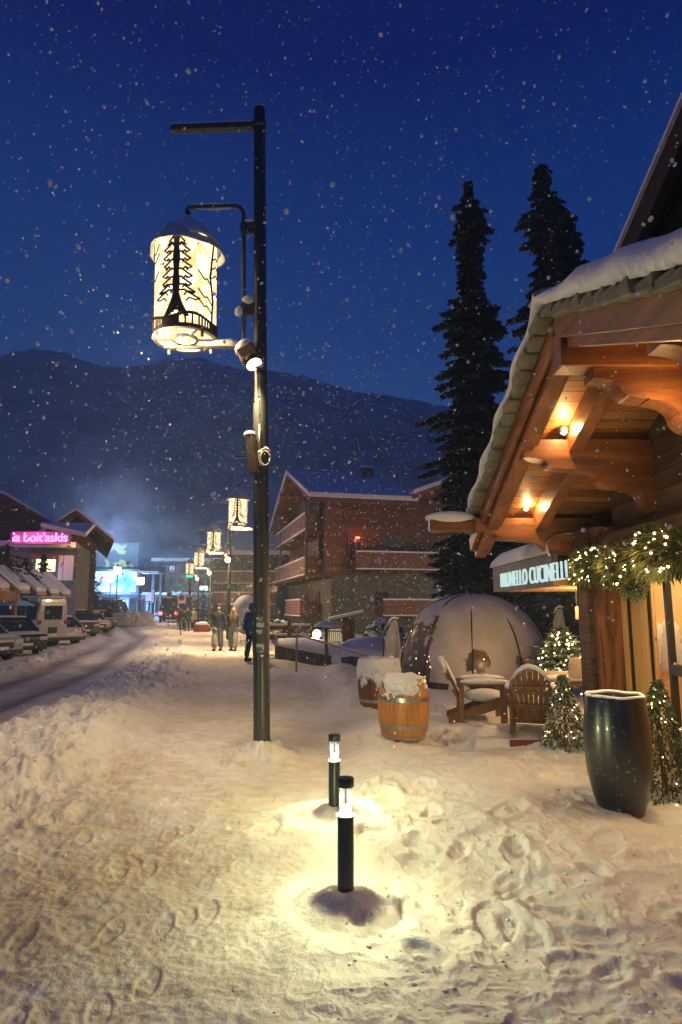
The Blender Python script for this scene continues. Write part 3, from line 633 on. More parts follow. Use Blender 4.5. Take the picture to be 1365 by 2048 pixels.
# snow blanket: thick on the near slope, thin lip along the far one
m = MB(); NX, NY = 40, 90
for sgn, y_end, tmax in ((-1, yn, 0.25), (1, yf, 0.085)):
    vs = []; fs = []
    for i in range(NY+1):
        y = yr + (y_end-yr)*i/NY; q = i/NY
        for j in range(NX+1):
            u = j/NX; x = XV - 0.045 + (3.6)*u + 0.02*math.sin(y*9)*(1-u)
            edge = min(1, u*NX/5.0); e2 = math.sqrt(max(0, 1-(1-edge)**2))
            tk = (0.03 + (tmax if sgn < 0 else tmax*(1-.35*q)) * (0.35 + 0.65*e2) * (0.85 + 0.3*float(vnoise(np.array([y*1.7]), np.array([x*1.3]), 7)[0])))
            if sgn < 0: tk *= 0.45 + 0.55*min(1, q*4.0) 
            else: tk *= 0.6 + 0.9*max(0, 0.12-q)/0.12
            vs.append((x - 0.02*e2, y, zroof(y) + tk))
    nb = len(vs); w1 = NX+1
    for i in range(NY+1):
        y = yr + (y_end-yr)*i/NY; jag = 0.02*math.sin(i*1.9)+0.025*rnd.random() if sgn < 0 else 0
        vs.append((XV - 0.035, y, zroof(y) + (-0.015 + jag if sgn < 0 else 0.012)))
    fs += [(i*w1+j, i*w1+j+1, (i+1)*w1+j+1, (i+1)*w1+j) for i in range(NY) for j in range(NX)]
    fs += [(i*w1, (i+1)*w1, nb+i+1, nb+i) for i in range(NY)]
    for i in range(NY+1): 
        y = yr + (y_end-yr)*i/NY; vs.append((XV + 0.06, y, zroof(y) - 0.0))
    fs += [(nb+i, nb+i+1, nb+NY+2+i, nb+NY+1+i) for i in range(NY)]
    m.add(vs, fs)
cb('roof_snow', m, SNOW, smooth=True)
# barge boards and doubled verge rafters
m = MB()
for sgn, y_end in ((1, yf+0.02), (-1, yn)):
    for dx, dz, w_, h_ in ((0.115, 0.20, 0.05, 0.18), (0.22, 0.27, 0.14, 0.20), (0.315, 0.25, 0.04, 0.16)):
        m.beam((XV+dx, yr, zr-dz), (XV+dx, y_end, zroof(y_end)-dz), w_, h_, up=(0, 0, 1))
cb('verge_rafter', m, W_ORY, bevel=0.006)
# carved purlins: a beam from the wall to the verge with a scalloped console under it
def carved(y, ztop, x0, x1, h0, drop, name='carved_purlin', thick=0.17):
    """x0 outer end, x1 wall; scalloped lower edge deepening towards the wall"""
    L = x1 - x0; top = [(0, 0), (L, 0)]; low = []
    steps = [0.0, 0.16, 0.34, 0.52, 0.68, 0.82, 1.0]; n = len(steps) - 1
    zc = -h0; tot = drop - h0; low.append((0.0, -h0*0.55)); 
    for k in range(n):
        a, b = steps[k]*L, steps[k+1]*L; dz = tot*(0.10 + 0.18*k/n)*1.02
        for q in range(9):
            t = q/8
            if k % 2 == 0: low.append((a + (b-a)*math.sin(t*math.pi/2)*.96, zc - dz*(1-math.cos(t*math.pi/2))))
            else: low.append((a + (b-a)*(1-math.cos(t*math.pi/2))*.9, zc - dz*math.sin(t*math.pi/2)))
        zc -= dz; low.append((b, zc)); zc -= tot*0.015; low.append((b + 0.001, zc))
    poly = top + [p_ for p_ in reversed(low)]
    m = MB(); m.prism(poly, (x0, y, ztop), (1, 0, 0), (0, 0, 1), thick); return cb(name, m, W_OR, bevel=0.008)
def onY(px, py, Y_): return at(px, py, Y_)
PY1 = yr + 0.42; PY2 = yr + (yf-yr)*0.40; PY3 = yf - 0.28
# positions taken from the ridge, mid and eave purlin
p1 = atX(1112, 655, XV+0.28); p2 = at(1042, 884, 6.12); p3 = at(948, 1038, 7.62)
print('purlins', p1, p2, p3, 'roof z there', zroof(p1.y), zroof(p2.y), zroof(p3.y))
m = MB(); m.box(((XV+0.1+XW+1)/2, yr, zr-0.40), (XW+1-XV-0.1, 0.22, 0.34)); cb('ridge_beam', m, W_OR, bevel=0.01)
P1Y = yr+0.10
carved(yr+0.02, zr-0.56, XV+0.36, XW+0.2, 0.10, 0.76, thick=0.20)
carved(yr-1.0, zroof(yr-1.0)-0.30, XV+0.36, XW+0.2, 0.12, 0.68, thick=0.18)
carved(yr-2.1, zroof(yr-2.1)-0.30, XV+0.36, XW+0.2, 0.12, 0.68, thick=0.18)
carved(p2.y, p2.z, p2.x, XW+0.2, 0.18, 0.66, thick=0.18)
carved(p3.y, p3.z, p3.x, XW+0.2, 0.16, 0.62, thick=0.18)
m = MB(); m.box((XV+0.0-0.22, p3.y+0.06, p3.z-0.08), (0.62, 0.16, 0.15)); pe = cb('purlin_end', m, W_OR, bevel=0.02)
s = MB(); s.ico((XV-0.26, p3.y+0.05, p3.z+0.02), 0.10, 3, (3.2, 1.0, 0.85), 0.03); s.tube([(XV-0.53, p3.y+0.0, p3.z-0.02), (XV-0.535, p3.y, p3.z-0.16)], [0.012, 0.002], 5); cb('purlin_snow', s, SNOW, pe, smooth=True)
# rafters between the purlins with recessed downlights
for k, (ya, yb, xr) in enumerate(((yr+0.2, p2.y-0.05, XV+0.70), (p2.y+0.05, p3.y-0.05, XV+0.80), (yr-0.2, yn, XV+0.92))):
    m = MB(); m.beam((xr, ya, zroof(ya)-0.27), (xr, yb, zroof(yb)-0.27), 0.13, 0.26); cb('rafter', m, W_ORY, bevel=0.006)
for k, pp in enumerate((p2, p3)):
    yy = pp.y - 0.20; q = atX(1127 if k == 0 else 1052, 862 if k == 0 else 1015, XV+0.72 if k == 0 else XV+0.62)
    yy = pp.y - 0.13; xx = {0: atX(1127, 862, 1)*0 + at(1127, 862, yy), 1: at(1052, 1015, yy)}[k]
    m = MB(); m.lathe([(0.0, 0.03), (0.045, 0.03), (0.05, 0.0), (0.045, -0.02), (0.036, -0.02), (0.0, 0.0)], 18, tuple(xx)); f = cb('downlight', m, BRACK)
    m = MB(); m.ico(tuple(xx + Vector((0, -0.012, -0.01))), 0.032, 2); cb('bulb', m, emis('spot_bulb', (1.0, 0.74, 0.34), 30, 'NONE'), f, smooth=True)
    lamp('downlight_glow', (xx.x - cha.location.x, xx.y - cha.location.y - 0.10, xx.z), 14, (1.0, 0.66, 0.28), 0.03, cha)
lamp('canopy_glow', (XW - 0.55 - cha.location.x, -0.30, zr - 0.95), 16, (1.0, 0.60, 0.24), 0.06, cha)
# street wall: log wall above, posts, boarded bay and shop window below
zh = 2.36; yc = 7.0
m = MB(); m.box((XW+0.16, (yc+2.2)/2, (zh+zr)/2-0.1), (0.2, yc-2.2, zr-zh)); cb('log_wall', m, W_DK)
m = MB(); m.box((XW+2.2, yc+0.05, 1.9), (4.2, 0.16, 4.2)); cb('end_wall', m, W_DK)
yp = at(1205, 1300, 1).y
P0 = at(1205, 1300, 6.95)
XP = P0.x
m = MB(); m.box((XP+0.15, 7.0+0.14, 1.2), (0.30, 0.28, 2.6)); cb('post', m, W_POST, bevel=0.012)
m = MB(); m.box((XP-0.035, 7.26, 1.2), (0.06, 0.30, 2.6)); cb('post_shade_board', m, W_DK)  # dark board stands in for the post's shaded street side
m = MB(); m.box((XP+0.15, 4.98, 2.26), (0.26, 4.3, 0.26)); cb('header_beam', m, W_DK, bevel=0.01)
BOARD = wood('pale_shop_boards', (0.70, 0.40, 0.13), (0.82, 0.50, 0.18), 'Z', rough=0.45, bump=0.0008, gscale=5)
XB = XP + 0.30
y_a = atX(1253, 1300, XB).y; y_b = atX(1318, 1300, XB).y
m = MB()
ys = [atX(q, 1300, XB).y for q in (1254, 1264, 1292, 1305, 1318)]
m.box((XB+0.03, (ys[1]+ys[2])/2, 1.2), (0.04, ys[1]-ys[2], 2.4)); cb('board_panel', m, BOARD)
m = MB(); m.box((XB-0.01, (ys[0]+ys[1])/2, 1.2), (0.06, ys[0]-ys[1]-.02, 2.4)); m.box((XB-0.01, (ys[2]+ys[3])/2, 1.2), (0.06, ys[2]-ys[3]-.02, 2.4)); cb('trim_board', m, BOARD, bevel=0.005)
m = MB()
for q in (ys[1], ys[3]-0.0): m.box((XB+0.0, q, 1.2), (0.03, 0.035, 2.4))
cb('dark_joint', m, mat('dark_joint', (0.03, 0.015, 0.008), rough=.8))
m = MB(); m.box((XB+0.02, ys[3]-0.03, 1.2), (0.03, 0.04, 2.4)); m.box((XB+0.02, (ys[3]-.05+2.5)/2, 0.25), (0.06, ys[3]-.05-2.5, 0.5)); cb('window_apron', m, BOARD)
yw = atX(1346, 1300, XB).y
m = MB(); m.box((XB-0.01, yw, 1.2), (0.06, 0.05, 2.4)); m.box((XB-0.012, yw-0.35, 1.02), (0.07, 0.7, 0.10)); cb('window_mullion', m, mat('dark_frame', (0.03, 0.022, 0.018), rough=.4), bevel=0.004)
m = MB(); m.box((XB+0.03, (ys[3]-.05+2.4)/2, 1.4), (0.01, ys[3]-.05-2.4, 1.9)); g_ = mat('shop_glass', (0.9, 0.95, 0.95), rough=0.02)
N = g_.node_tree.nodes; L_ = g_.node_tree.links; tr = N.new('ShaderNodeBsdfTransparent'); gg = N.new('ShaderNodeBsdfGlossy'); gg.inputs['Roughness'].default_value = 0.03; mxs = N.new('ShaderNodeMixShader'); mxs.inputs[0].default_value = 0.09
L_.new(tr.outputs[0], mxs.inputs[1]); L_.new(gg.outputs[0], mxs.inputs[2]); L_.new(mxs.outputs[0], N['Material Output'].inputs[0])
cb('window_glass', m, g_)
# shop interior
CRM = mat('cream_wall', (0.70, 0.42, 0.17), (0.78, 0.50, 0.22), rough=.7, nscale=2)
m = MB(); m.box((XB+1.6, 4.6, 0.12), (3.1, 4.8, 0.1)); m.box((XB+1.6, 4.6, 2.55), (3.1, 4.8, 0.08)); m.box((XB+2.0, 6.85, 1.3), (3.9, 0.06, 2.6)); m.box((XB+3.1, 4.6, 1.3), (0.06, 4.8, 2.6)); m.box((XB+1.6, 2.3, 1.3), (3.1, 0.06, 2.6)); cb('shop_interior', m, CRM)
m = MB(); m.box((XB+0.8, 6.0, 2.46), (0.9, 0.10, 0.03)); m.box((XB+0.8, 5.2, 2.46), (0.9, 0.10, 0.03)); cb('shop_ceiling_light', m, emis('shop_led', (1.0, 0.86, 0.6), 16))
m = MB(); m.box((XB+0.55, 6.1, 1.62), (0.5, 0.5, 0.05)); m.box((XB+0.55, 6.1, 1.585), (0.4, 0.4, 0.012)); cb('lit_shelf', m, emis('lit_shelf', (1.0, 0.88, 0.62), 3.2))
lamp('shop_light', (XB + 0.9 - cha.location.x, 5.6 - cha.location.y, 2.2), 80, (1.0, 0.72, 0.38), 0.3, cha)
lamp('shopfront_fill', (XP - 0.42 - cha.location.x, 5.1 - cha.location.y, 1.55), 26, (1.0, 0.68, 0.30), 0.08, cha)  # added fill to brighten the shopfront, no fixture there
lamp('entrance_fill', (XV + 0.9 - cha.location.x, 3.2 - cha.location.y, 2.6), 9, (1.0, 0.62, 0.28), 0.2, cha)  # unseen stand-in light added at the entrance
# padded jacket on a stand behind the glass
jk = thing('display_jacket', 'cream quilted jacket hanging behind the lit shop window', 'jacket')
pj = atX(1338, 1300, XB+0.42); jk.location = (pj.x, pj.y, 0)
M = Matrix.Rotation(R(30), 4, 'Z')
PUFF = mat('cream_puffer', (0.80, 0.76, 0.66), (0.88, 0.85, 0.78), rough=.45, nscale=3)
m = MB(M); m.lathe([(0.05, 1.52), (0.09, 1.50), (0.17, 1.44), (0.205, 1.38), (0.185, 1.345), (0.215, 1.29), (0.195, 1.235), (0.225, 1.18), (0.20, 1.12), (0.225, 1.06), (0.205, 1.0), (0.22, 0.95), (0.19, 0.90), (0.05, 0.9)], 28, jit=lambda r, z, a, i: (r*(1+.03*math.sin(a*9)) * (1.0 if abs(math.sin(a)) < .7 else .72), z)); m.build('jacket_body', PUFF, jk, smooth=True)
for s_ in (-1, 1):
    m = MB(M); pts = [(s_*(0.19 + 0.012*k), 0, 1.42 - 0.055*k) for k in range(11)]; m.tube(pts, [0.075 if k % 2 else 0.060 for k in range(11)], 12); m.build('sleeve', PUFF, jk, smooth=True)
m = MB(); m.tube([(0, 0, 1.5), (0, 0, 1.6), (0, 0, 1.75)], 0.008, 6); m.tube([(-.16, 0, 1.46), (0, 0, 1.55), (.16, 0, 1.46)], 0.01, 6); m.build('hanger', BLACKM, jk)

# ---------------------------------------------------------------- taller chalet roof behind
ta = atX(1372, 195, 3.35); tb_ = atX(1234, 512, 3.35); sl = (tb_.z-ta.z)/(tb_.y-ta.y)
big = thing('tall_chalet_roof', 'dark steep overhanging roof of the taller chalet above the shop canopy', 'chalet', (5, 7, 0))
y1 = tb_.y + 3.2; z1 = tb_.z + sl*(y1-tb_.y); y0 = ta.y - 3.0; z0 = ta.z - sl*(ta.y-y0)
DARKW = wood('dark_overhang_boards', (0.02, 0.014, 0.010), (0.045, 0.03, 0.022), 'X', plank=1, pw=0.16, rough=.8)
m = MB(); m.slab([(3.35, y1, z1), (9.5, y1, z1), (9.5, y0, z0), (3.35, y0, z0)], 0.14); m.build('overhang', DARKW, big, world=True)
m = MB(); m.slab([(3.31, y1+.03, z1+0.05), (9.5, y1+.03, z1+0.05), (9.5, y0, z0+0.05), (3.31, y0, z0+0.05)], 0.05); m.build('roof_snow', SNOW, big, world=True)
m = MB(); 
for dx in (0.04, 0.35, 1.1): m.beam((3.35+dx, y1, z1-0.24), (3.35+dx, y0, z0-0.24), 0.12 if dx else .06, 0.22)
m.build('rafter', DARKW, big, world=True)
m = MB(); m.box((8.0, 6.6, 3.9), (3.2, 7.0, 7.8)); m.build('wall', W_DK, big, world=True)

# ---------------------------------------------------------------- lit name canopy of the neighbouring shop
sn = thing('shop_sign_canopy', 'flat snow-topped shop canopy with white lit letters, behind the timber chalet', 'sign canopy')
q0 = onY(990, 1184, 10.3); XS = q0.x; sn.location = (XS, 9, 0)
zb = q0.z; zt = at(990, 1143, 10.3).z; yb_ = 7.45
m = MB(); m.slab([(XS, 10.3, zb+0.10), (XS+3.2, 10.3, zb+0.10), (XS+3.2, yb_, zb+0.10), (XS, yb_, zb+0.10)], 0.09); m.build('soffit', wood('canopy_soffit', (0.42, 0.19, 0.05), (0.58, 0.28, 0.08), 'Y', plank=0, pw=0.11), sn, world=True)
m = MB(); m.box((XS+0.03, (10.34+yb_)/2, (zb+zt)/2+0.03), (0.08, 10.34-yb_, zt-zb+0.06)); m.box((XS+1.6, 10.33, (zb+zt)/2+.03), (3.2, 0.06, zt-zb+.06)); m.build('fascia', mat('dark_green_fascia', (0.035, 0.04, 0.033), (0.09, 0.08, 0.06), nscale=9, rough=.6), sn, world=True)
m = MB(); vs = []; n = 24
for i in range(n+1):
    y = 10.40 - (10.40-yb_)*i/n; e = min(1, (i+.0)/5); tk = 0.24*math.sqrt(max(0, 1-(1-e)**2))
    for x_, f_ in ((XS-0.03, 0), (XS-0.05, .5), (XS+0.02, .85), (XS+0.2, 1), (XS+1.5, 1.05), (XS+3.2, 1.05)): vs.append((x_, y, zt+0.06+tk*f_))
m.add(vs, [(i*6+j, i*6+j+1, i*6+j+7, i*6+j+6) for i in range(n) for j in range(5)]); m.build('canopy_snow', SNOW, sn, world=True, smooth=True)
def text(name, s_, size, m, parent, loc, rot, ext=0.01, sx=1.0, bevel=0.0, font_off=0.0, spacing=1.0, align='LEFT'):
    c = bpy.data.curves.new(name, 'FONT'); c.body = s_; c.size = size; c.extrude = ext; c.offset = font_off; c.space_character = spacing; c.align_x = align; c.bevel_depth = bevel
    tmp = bpy.data.objects.new(name + '_t', c); COL.objects.link(tmp); dg = bpy.context.evaluated_depsgraph_get(); dg.update()
    me = bpy.data.meshes.new_from_object(tmp.evaluated_get(dg)); bpy.data.objects.remove(tmp); bpy.data.curves.remove(c)
    me.materials.clear(); me.materials.append(m); o = bpy.data.objects.new(name, me); COL.objects.link(o); o.scale = (sx, 1, 1); o.rotation_euler = rot
    if parent: o.parent = parent; o.location = wmat(parent).inverted() @ Vector(loc)
    else: o.location = loc
    return o
ya_ = atX(1005, 1150, XS).y; yb2 = atX(1109, 1130, XS).y
lt = text('lettering', 'BRUNELLO CUCINELLI', 0.32, emis('sign_white', (0.72, 0.95, 0.92), 0.85), sn, (XS-0.03, ya_, zb+0.055), (R(90), 0, R(-90)), ext=0.012, sx=0.84, font_off=-0.006, spacing=1.08)
lt.scale[0] *= 1.0
lamp('canopy_light', (0.8, -0.6, zb - 0.12), 90, (1.0, 0.6, 0.25), 0.05, sn)

# ---------------------------------------------------------------- garland along the header
def leaf_cloud(pts_dirs, rnd, lw, ll, droop=0.2):
    """elongated needle-leaves: two crossed thin quads folded at the midrib"""
    V_ = []; F_ = []
    for p_, d_ in pts_dirs:
        d_ = Vector(d_) + Vector((rnd.uniform(-.5, .5), rnd.uniform(-.5, .5), rnd.uniform(-.5, .3)-droop)); d_.normalize()
        s_ = d_.cross(Vector((rnd.uniform(-1, 1), rnd.uniform(-1, 1), rnd.uniform(-1, 1)))).normalized()
        l = ll*rnd.uniform(.6, 1.3); w_ = lw*rnd.uniform(.7, 1.3); up = s_.cross(d_)*w_*0.35; p_ = Vector(p_); n = len(V_)
        V_ += [p_, p_+d_*l*.5+s_*w_/2+up, p_+d_*l, p_+d_*l*.5-s_*w_/2+up, p_+d_*l*.5]
        F_ += [(n, n+1, n+4), (n+1, n+2, n+4), (n, n+4, n+3), (n+4, n+2, n+3)]
    m = MB(); m.v = [tuple(v) for v in V_]; m.f = F_; return m
GREEN = mat('fir_garland', (0.045, 0.060, 0.014), (0.13, 0.13, 0.035), nscale=9, rough=.6)
FAIRY = emis('fairy_light', (1.0, 0.72, 0.36), 12, 'NONE')
bulb_me = None
def bulbs(par, pts, r=0.012):
    global bulb_me
    if bulb_me is None:
        m = MB(); m.ico((0, 0, 0), 1.0, 1); o = m.build('fairy_light', FAIRY, None); bulb_me = o.data; bpy.data.objects.remove(o)
    for p_ in pts:
        o = bpy.data.objects.new('fairy_light', bulb_me); COL.objects.link(o); o.parent = par; o.location = p_; o.scale = (r, r, r)
ga = thing('fir_garland', 'thick fir garland with warm fairy lights swagged above the shopfront', 'garland', (XP-0.1, 6, 2.2))
g1 = at(1163, 1140, 7.25); g2 = atX(1372, 1100, XP-0.12)
rnd = random.Random(8); pd = []; bp_ = []
for k in range(7000):
    t = rnd.random(); c0 = g1.lerp(g2, t); sag = 0.05*math.sin(t*math.pi*3.2)
    a = rnd.uniform(0, 6.28); rr = 0.185*math.sqrt(rnd.random())*(1+.10*math.sin(t*17)); 
    o_ = Vector((math.cos(a)*rr*0.75, 0, math.sin(a)*rr*1.0 + sag*0.5)); pd.append((c0+o_, (math.cos(a), rnd.uniform(-.6, .6), math.sin(a)-.2)))
leaf_cloud(pd, rnd, 0.022, 0.085).build('foliage', GREEN, ga, world=True, fix=False)
for k in range(98):
    t = rnd.random(); c0 = g1.lerp(g2, t); a = rnd.uniform(1.7, 5.2); rr = 0.205*(0.75+.3*rnd.random())
    bp_.append(c0 + Vector((math.cos(a)*rr*0.8, 0, math.sin(a)*rr - 0.01 + 0.05*math.sin(t*math.pi*3.2))) - Vector(ga.location))
for k in range(8): bp_.append(g1 + Vector((rnd.uniform(-.05, .12), 0, -0.22 - 0.05*k*.5)) - Vector(ga.location)) if k < 2 else None
bulbs(ga, [q for q in bp_ if q is not None][:99], 0.0118)
mi = thing('mistletoe_bunch', 'round bunch of dark leaves hanging below the garland by the post', 'leaf bunch')
mc = atX(1268, 1182, XP-0.14); mi.location = mc; pd = []
for k in range(500):
    d_ = Vector((rnd.gauss(0, 1), rnd.gauss(0, 1), rnd.gauss(0, 1))).normalized(); pd.append((mc+d_*0.11*rnd.random()+Vector((0, 0, .03)), d_))
leaf_cloud(pd, rnd, 0.02, 0.055).build('leaves', mat('mistletoe', (0.03, 0.05, 0.02), (0.12, 0.12, 0.05), nscale=14), mi, world=True, fix=False)
m = MB(); m.tube([mc+Vector((0, 0, .05)), mc+Vector((0, 0, .25))], 0.004, 5); m.build('ribbon', mat('pink_ribbon', (0.5, 0.2, 0.16), rough=.6), mi, world=True)

for k, t_ in enumerate((.12, .45, .8)):
    q = g1.lerp(g2, t_) - Vector(ga.location) + Vector((-.24, 0, -.03)); lamp('fairy_glow', tuple(q), 3.0, (1.0, .68, .3), .08, ga)
# ================================================================ THINGS IN THE SNOW GARDEN
# ---------------------------------------------------------------- barrels
OAK = wood('varnished_oak', (0.42, 0.155, 0.028), (0.66, 0.30, 0.07), 'Z', rough=0.38, bump=0.001, coat=0.3, gscale=12)
OAKD = wood('dark_stained_oak', (0.12, 0.035, 0.012), (0.24, 0.08, 0.025), 'Z', rough=0.45, bump=0.001, gscale=12)
HOOP = mat('galvanised_hoop', (0.42, 0.42, 0.38), (0.60, 0.58, 0.50), rough=0.32, metal=0.85, nscale=10)
def br(z, H, r0, rb): q = (z/H-0.5)*2; return rb - (rb-r0)*q*q
def make_barrel(label, p, H, r0, rb, body, snow_side, tilt=0.0, seed=0):
    t = thing('wine_barrel', label, 'barrel', p, 0, 'upright wine barrels used as tables'); t.rotation_euler = (tilt, tilt*0.4, 0.6)
    m = MB(); n = 96; prof = [(0.0, 0.0), (r0-.02, 0.0)] + [(br(H*k/16, H, r0, rb), H*k/16) for k in range(17)] + [(r0-0.022, H), (r0-0.022, H-0.03), (0, H-0.03)]
    def st(r, z, a, i):
        k = (a*30/(2*math.pi)) % 1.0; return (r - (0.004 if (k < .1 or k > .93) and r > r0*.9 else 0), z)
    m.lathe(prof, 240, jit=st, cap=False); m.build('staves', body, t, smooth=30)
    for q, wd in ((0.035, .035), (0.215, 0.042), (0.665, 0.048), (0.87, 0.042), (0.965, 0.04)):
        z = q*H; m = MB(); m.lathe([(br(z-wd/2, H, r0, rb)+.001, z-wd/2), (br(z-wd/2, H, r0, rb)+.006, z-wd/2), (br(z+wd/2, H, r0, rb)+.006, z+wd/2), (br(z+wd/2, H, r0, rb)+.001, z+wd/2)], 64, closed=True); m.build('hoop', HOOP, t, smooth=30)
    rnd = random.Random(seed); m = MB()
    def sj(r, z, a, i): 
        return (r*(1+0.05*math.sin(a*3+seed)+0.04*math.sin(a*7+i)), z + (0.02*math.sin(a*4+i*2) + 0.018*math.sin(a*9) if i > 0 else 0.0))
    m.lathe([(r0-0.004, H-0.03), (r0-0.01, H+0.0), (r0-.04, H+0.012), (r0*.75, H+0.015), (r0*.5, H+0.03), (r0*.25, H+0.02), (0.01, H+0.025)], 60, jit=lambda r, z, a, i: (r*(1+.02*math.sin(a*7+i)), z + (0.028*float(fbm(np.array([r*9*math.cos(a)]), np.array([r*9*math.sin(a)]), 3, seed)[0]) if i > 0 else 0)), cap=False); m.build('snow_top', SNOW, t, smooth=True)
    a0, a1, low, even = snow_side; na_, nz_ = 150, 60                       # snow plastered raggedly on the windward staves
    AA, ZZ = np.meshgrid(np.linspace(a0, a1, na_+1), np.linspace(0, 1, nz_+1), indexing='ij'); zz = H + 0.012 - (low*H)*ZZ
    e = 1 if even else np.sin(np.pi*np.clip((AA-a0)/(a1-a0), 0, 1))**0.6
    cov = (1.05 - ZZ*1.25)*e + 0.55*fbm(AA*2.6, zz*7, 4, seed) + 0.30*fbm(AA*9, zz*24, 3, seed+3) - 0.30*(1-e if not even else 0)
    tk = np.where(cov > 0.22, 0.008 + 0.030*np.clip((cov-0.22)*2.2, 0, 1) + 0.008*fbm(AA*12, zz*40, 2, seed+5), -0.012)
    q_ = (zz/H-0.5)*2; rb_ = rb - (rb-r0)*q_*q_ + tk
    vs = list(zip((rb_*np.cos(AA)).ravel(), (rb_*np.sin(AA)).ravel(), zz.ravel())); w1 = nz_+1
    m = MB(); m.add(vs, [(i*w1+j, i*w1+j+1, (i+1)*w1+j+1, (i+1)*w1+j) for i in range(na_) for j in range(nz_)]); m.build('snow_patch', SNOW, t, smooth=True)
    m = MB(); m.box((-r0*.75, -r0*.55, -0.05), (0.09, 0.05, 0.10), rz=.4); m.box((r0*.8, -r0*.4, -0.05), (0.09, 0.05, 0.10), rz=.4); m.build('foot_wedge', OAKD, t)
    return t
b = onz(812, 1476, 0.12); make_barrel('bright orange oak barrel with silver hoops and snow on its upper staves', (b.x, b.y+0.30, 0.08), 0.69, 0.250, 0.308, OAK, (R(-185)-.6, R(-48)-.6, 0.42, False), 0.03, 1)
b = onz(763, 1422, 0.10); make_barrel('dark brown barrel half coated in snow, standing behind the orange barrel', (b.x, b.y+0.32, 0.06), 0.76, 0.27, 0.325, OAKD, (R(-260)-.6, R(40)-.6, 0.68, True), -0.02, 4)

# ---------------------------------------------------------------- clear dining dome
dc = onz(946, 1366, 0.0); dY = 13.6; dc = at(946, 1300, dY); DR = at(1095, 1300, dY).x - dc.x; DH = at(946, 1191, dY).z
dome = thing('dining_dome', 'round transparent dining dome with black ribs, half covered in frozen snow', 'dome', (dc.x, dY, 0))
def dome_p(a, e, off=0.0, zs=1.0):
    c_ = math.cos(e); r = (DR+off)*(c_**0.82) ; return Vector((r*math.cos(a), r*math.sin(a), (DH+off)*math.sin(e)*zs))
def dshell(off, a0, a1, e0, e1, n, k, fn=None):
    vs = []; 
    for i in range(n+1):
        for j in range(k+1):
            a = a0+(a1-a0)*i/n; e = e0+(e1-e0)*j/k; o = off(a, e) if callable(off) else off; vs.append(dome_p(a, min(e, R(89.9)), o))
    return vs, [(i*(k+1)+j, (i+1)*(k+1)+j, (i+1)*(k+1)+j+1, i*(k+1)+j+1) for i in range(n) for j in range(k)]
def dome_ex(m, nt, N, L, b, mp):
    tr = N.new('ShaderNodeBsdfTransparent'); mxs = N.new('ShaderNodeMixShader'); mxs.inputs[0].default_value = 0.62; tr.inputs[0].default_value = (0.8, 0.75, 0.68, 1)
    L.new(tr.outputs[0], mxs.inputs[1]); L.new(b.outputs[0], mxs.inputs[2]); L.new(mxs.outputs[0], N['Material Output'].inputs[0])
FILM = mat('clouded_dome_film', (0.16, 0.12, 0.085), (0.42, 0.35, 0.26), nscale=1.6, rough=0.22, detail=5, contrast=(.38, .62), spec=0.6, extra=dome_ex)
for g in range(10):
    a0 = R(36*g+6); a1 = a0+R(36); m = MB(); vs, fs = dshell(lambda a, e: -0.03*abs(math.sin((a-a0)/(a1-a0)*math.pi))*math.cos(e) + 0.0, a0, a1, 0, R(89.5), 12, 24); m.add(vs, fs); m.build('film_panel', FILM, dome, smooth=True, fix=False)
    m = MB(); m.tube([dome_p(a0, R(e), 0.018+0.012*math.sin(e*.13+g*2)) for e in range(0, 90, 3)], 0.016, 6); m.build('rib', BLACKM, dome, smooth=True)
# frozen snow: a shell whose ragged lower edge follows noise, broken into holes by its own noise mask
def snow_hole_mat():
    def ex(m, nt, N, L, b, mp):
        nz = N.new('ShaderNodeTexNoise'); nz.inputs['Scale'].default_value = 1.9; nz.inputs['Detail'].default_value = 7; nz.inputs['Roughness'].default_value = .6; L.new(mp.outputs[0], nz.inputs[0])
        at_ = N.new('ShaderNodeAttribute'); at_.attribute_name = 'cover'; ad = N.new('ShaderNodeMath'); ad.operation = 'ADD'; L.new(nz.outputs[0], ad.inputs[0]); L.new(at_.outputs['Fac'], ad.inputs[1])
        gt = N.new('ShaderNodeMapRange'); gt.inputs['From Min'].default_value = 0.98; gt.inputs['From Max'].default_value = 1.03; L.new(ad.outputs[0], gt.inputs[0])
        tr = N.new('ShaderNodeBsdfTransparent'); mxs = N.new('ShaderNodeMixShader'); L.new(gt.outputs[0], mxs.inputs[0]); L.new(tr.outputs[0], mxs.inputs[1]); L.new(b.outputs[0], mxs.inputs[2]); L.new(mxs.outputs[0], N['Material Output'].inputs[0])
    return mat('frozen_snow_crust', (0.70, 0.60, 0.45), (0.86, 0.79, 0.66), rough=0.5, nscale=2.0, bump=0.02, bscale=14, extra=ex)
m = MB(); vs, fs = dshell(lambda a, e: 0.028 + 0.012*math.sin(a*9+e*5), 0, 2*math.pi, 0, R(89.5), 90, 40); m.add(vs, fs); o = m.build('snow_crust', snow_hole_mat(), dome, smooth=True, fix=False)
cov = []
for v in o.data.vertices:
    a = math.degrees(math.atan2(v.co.y, v.co.x)) % 360; h = v.co.z/DH
    c = 0.33 + 0.36*h                                    # snow lies on top first
    if 225 < a < 330: c += 0.22                           # front and right gores are plastered
    if a >= 330 or a < 90: c += 0.30
    if 180 < a < 228: c -= 0.12 - 0.25*max(0, h-0.75)
    c -= 0.30*math.exp(-((a-262)/10)**2 - ((h-0.33)/0.13)**2) + 0.3*math.exp(-((a-291)/5)**2 - ((h-0.25)/0.12)**2) + 0.3*math.exp(-((a-318)/5)**2 - ((h-0.22)/0.12)**2)
    cov.append(c)
at_ = o.data.attributes.new('cover', 'FLOAT', 'POINT'); at_.data.foreach_set('value', np.array(cov, np.float32))
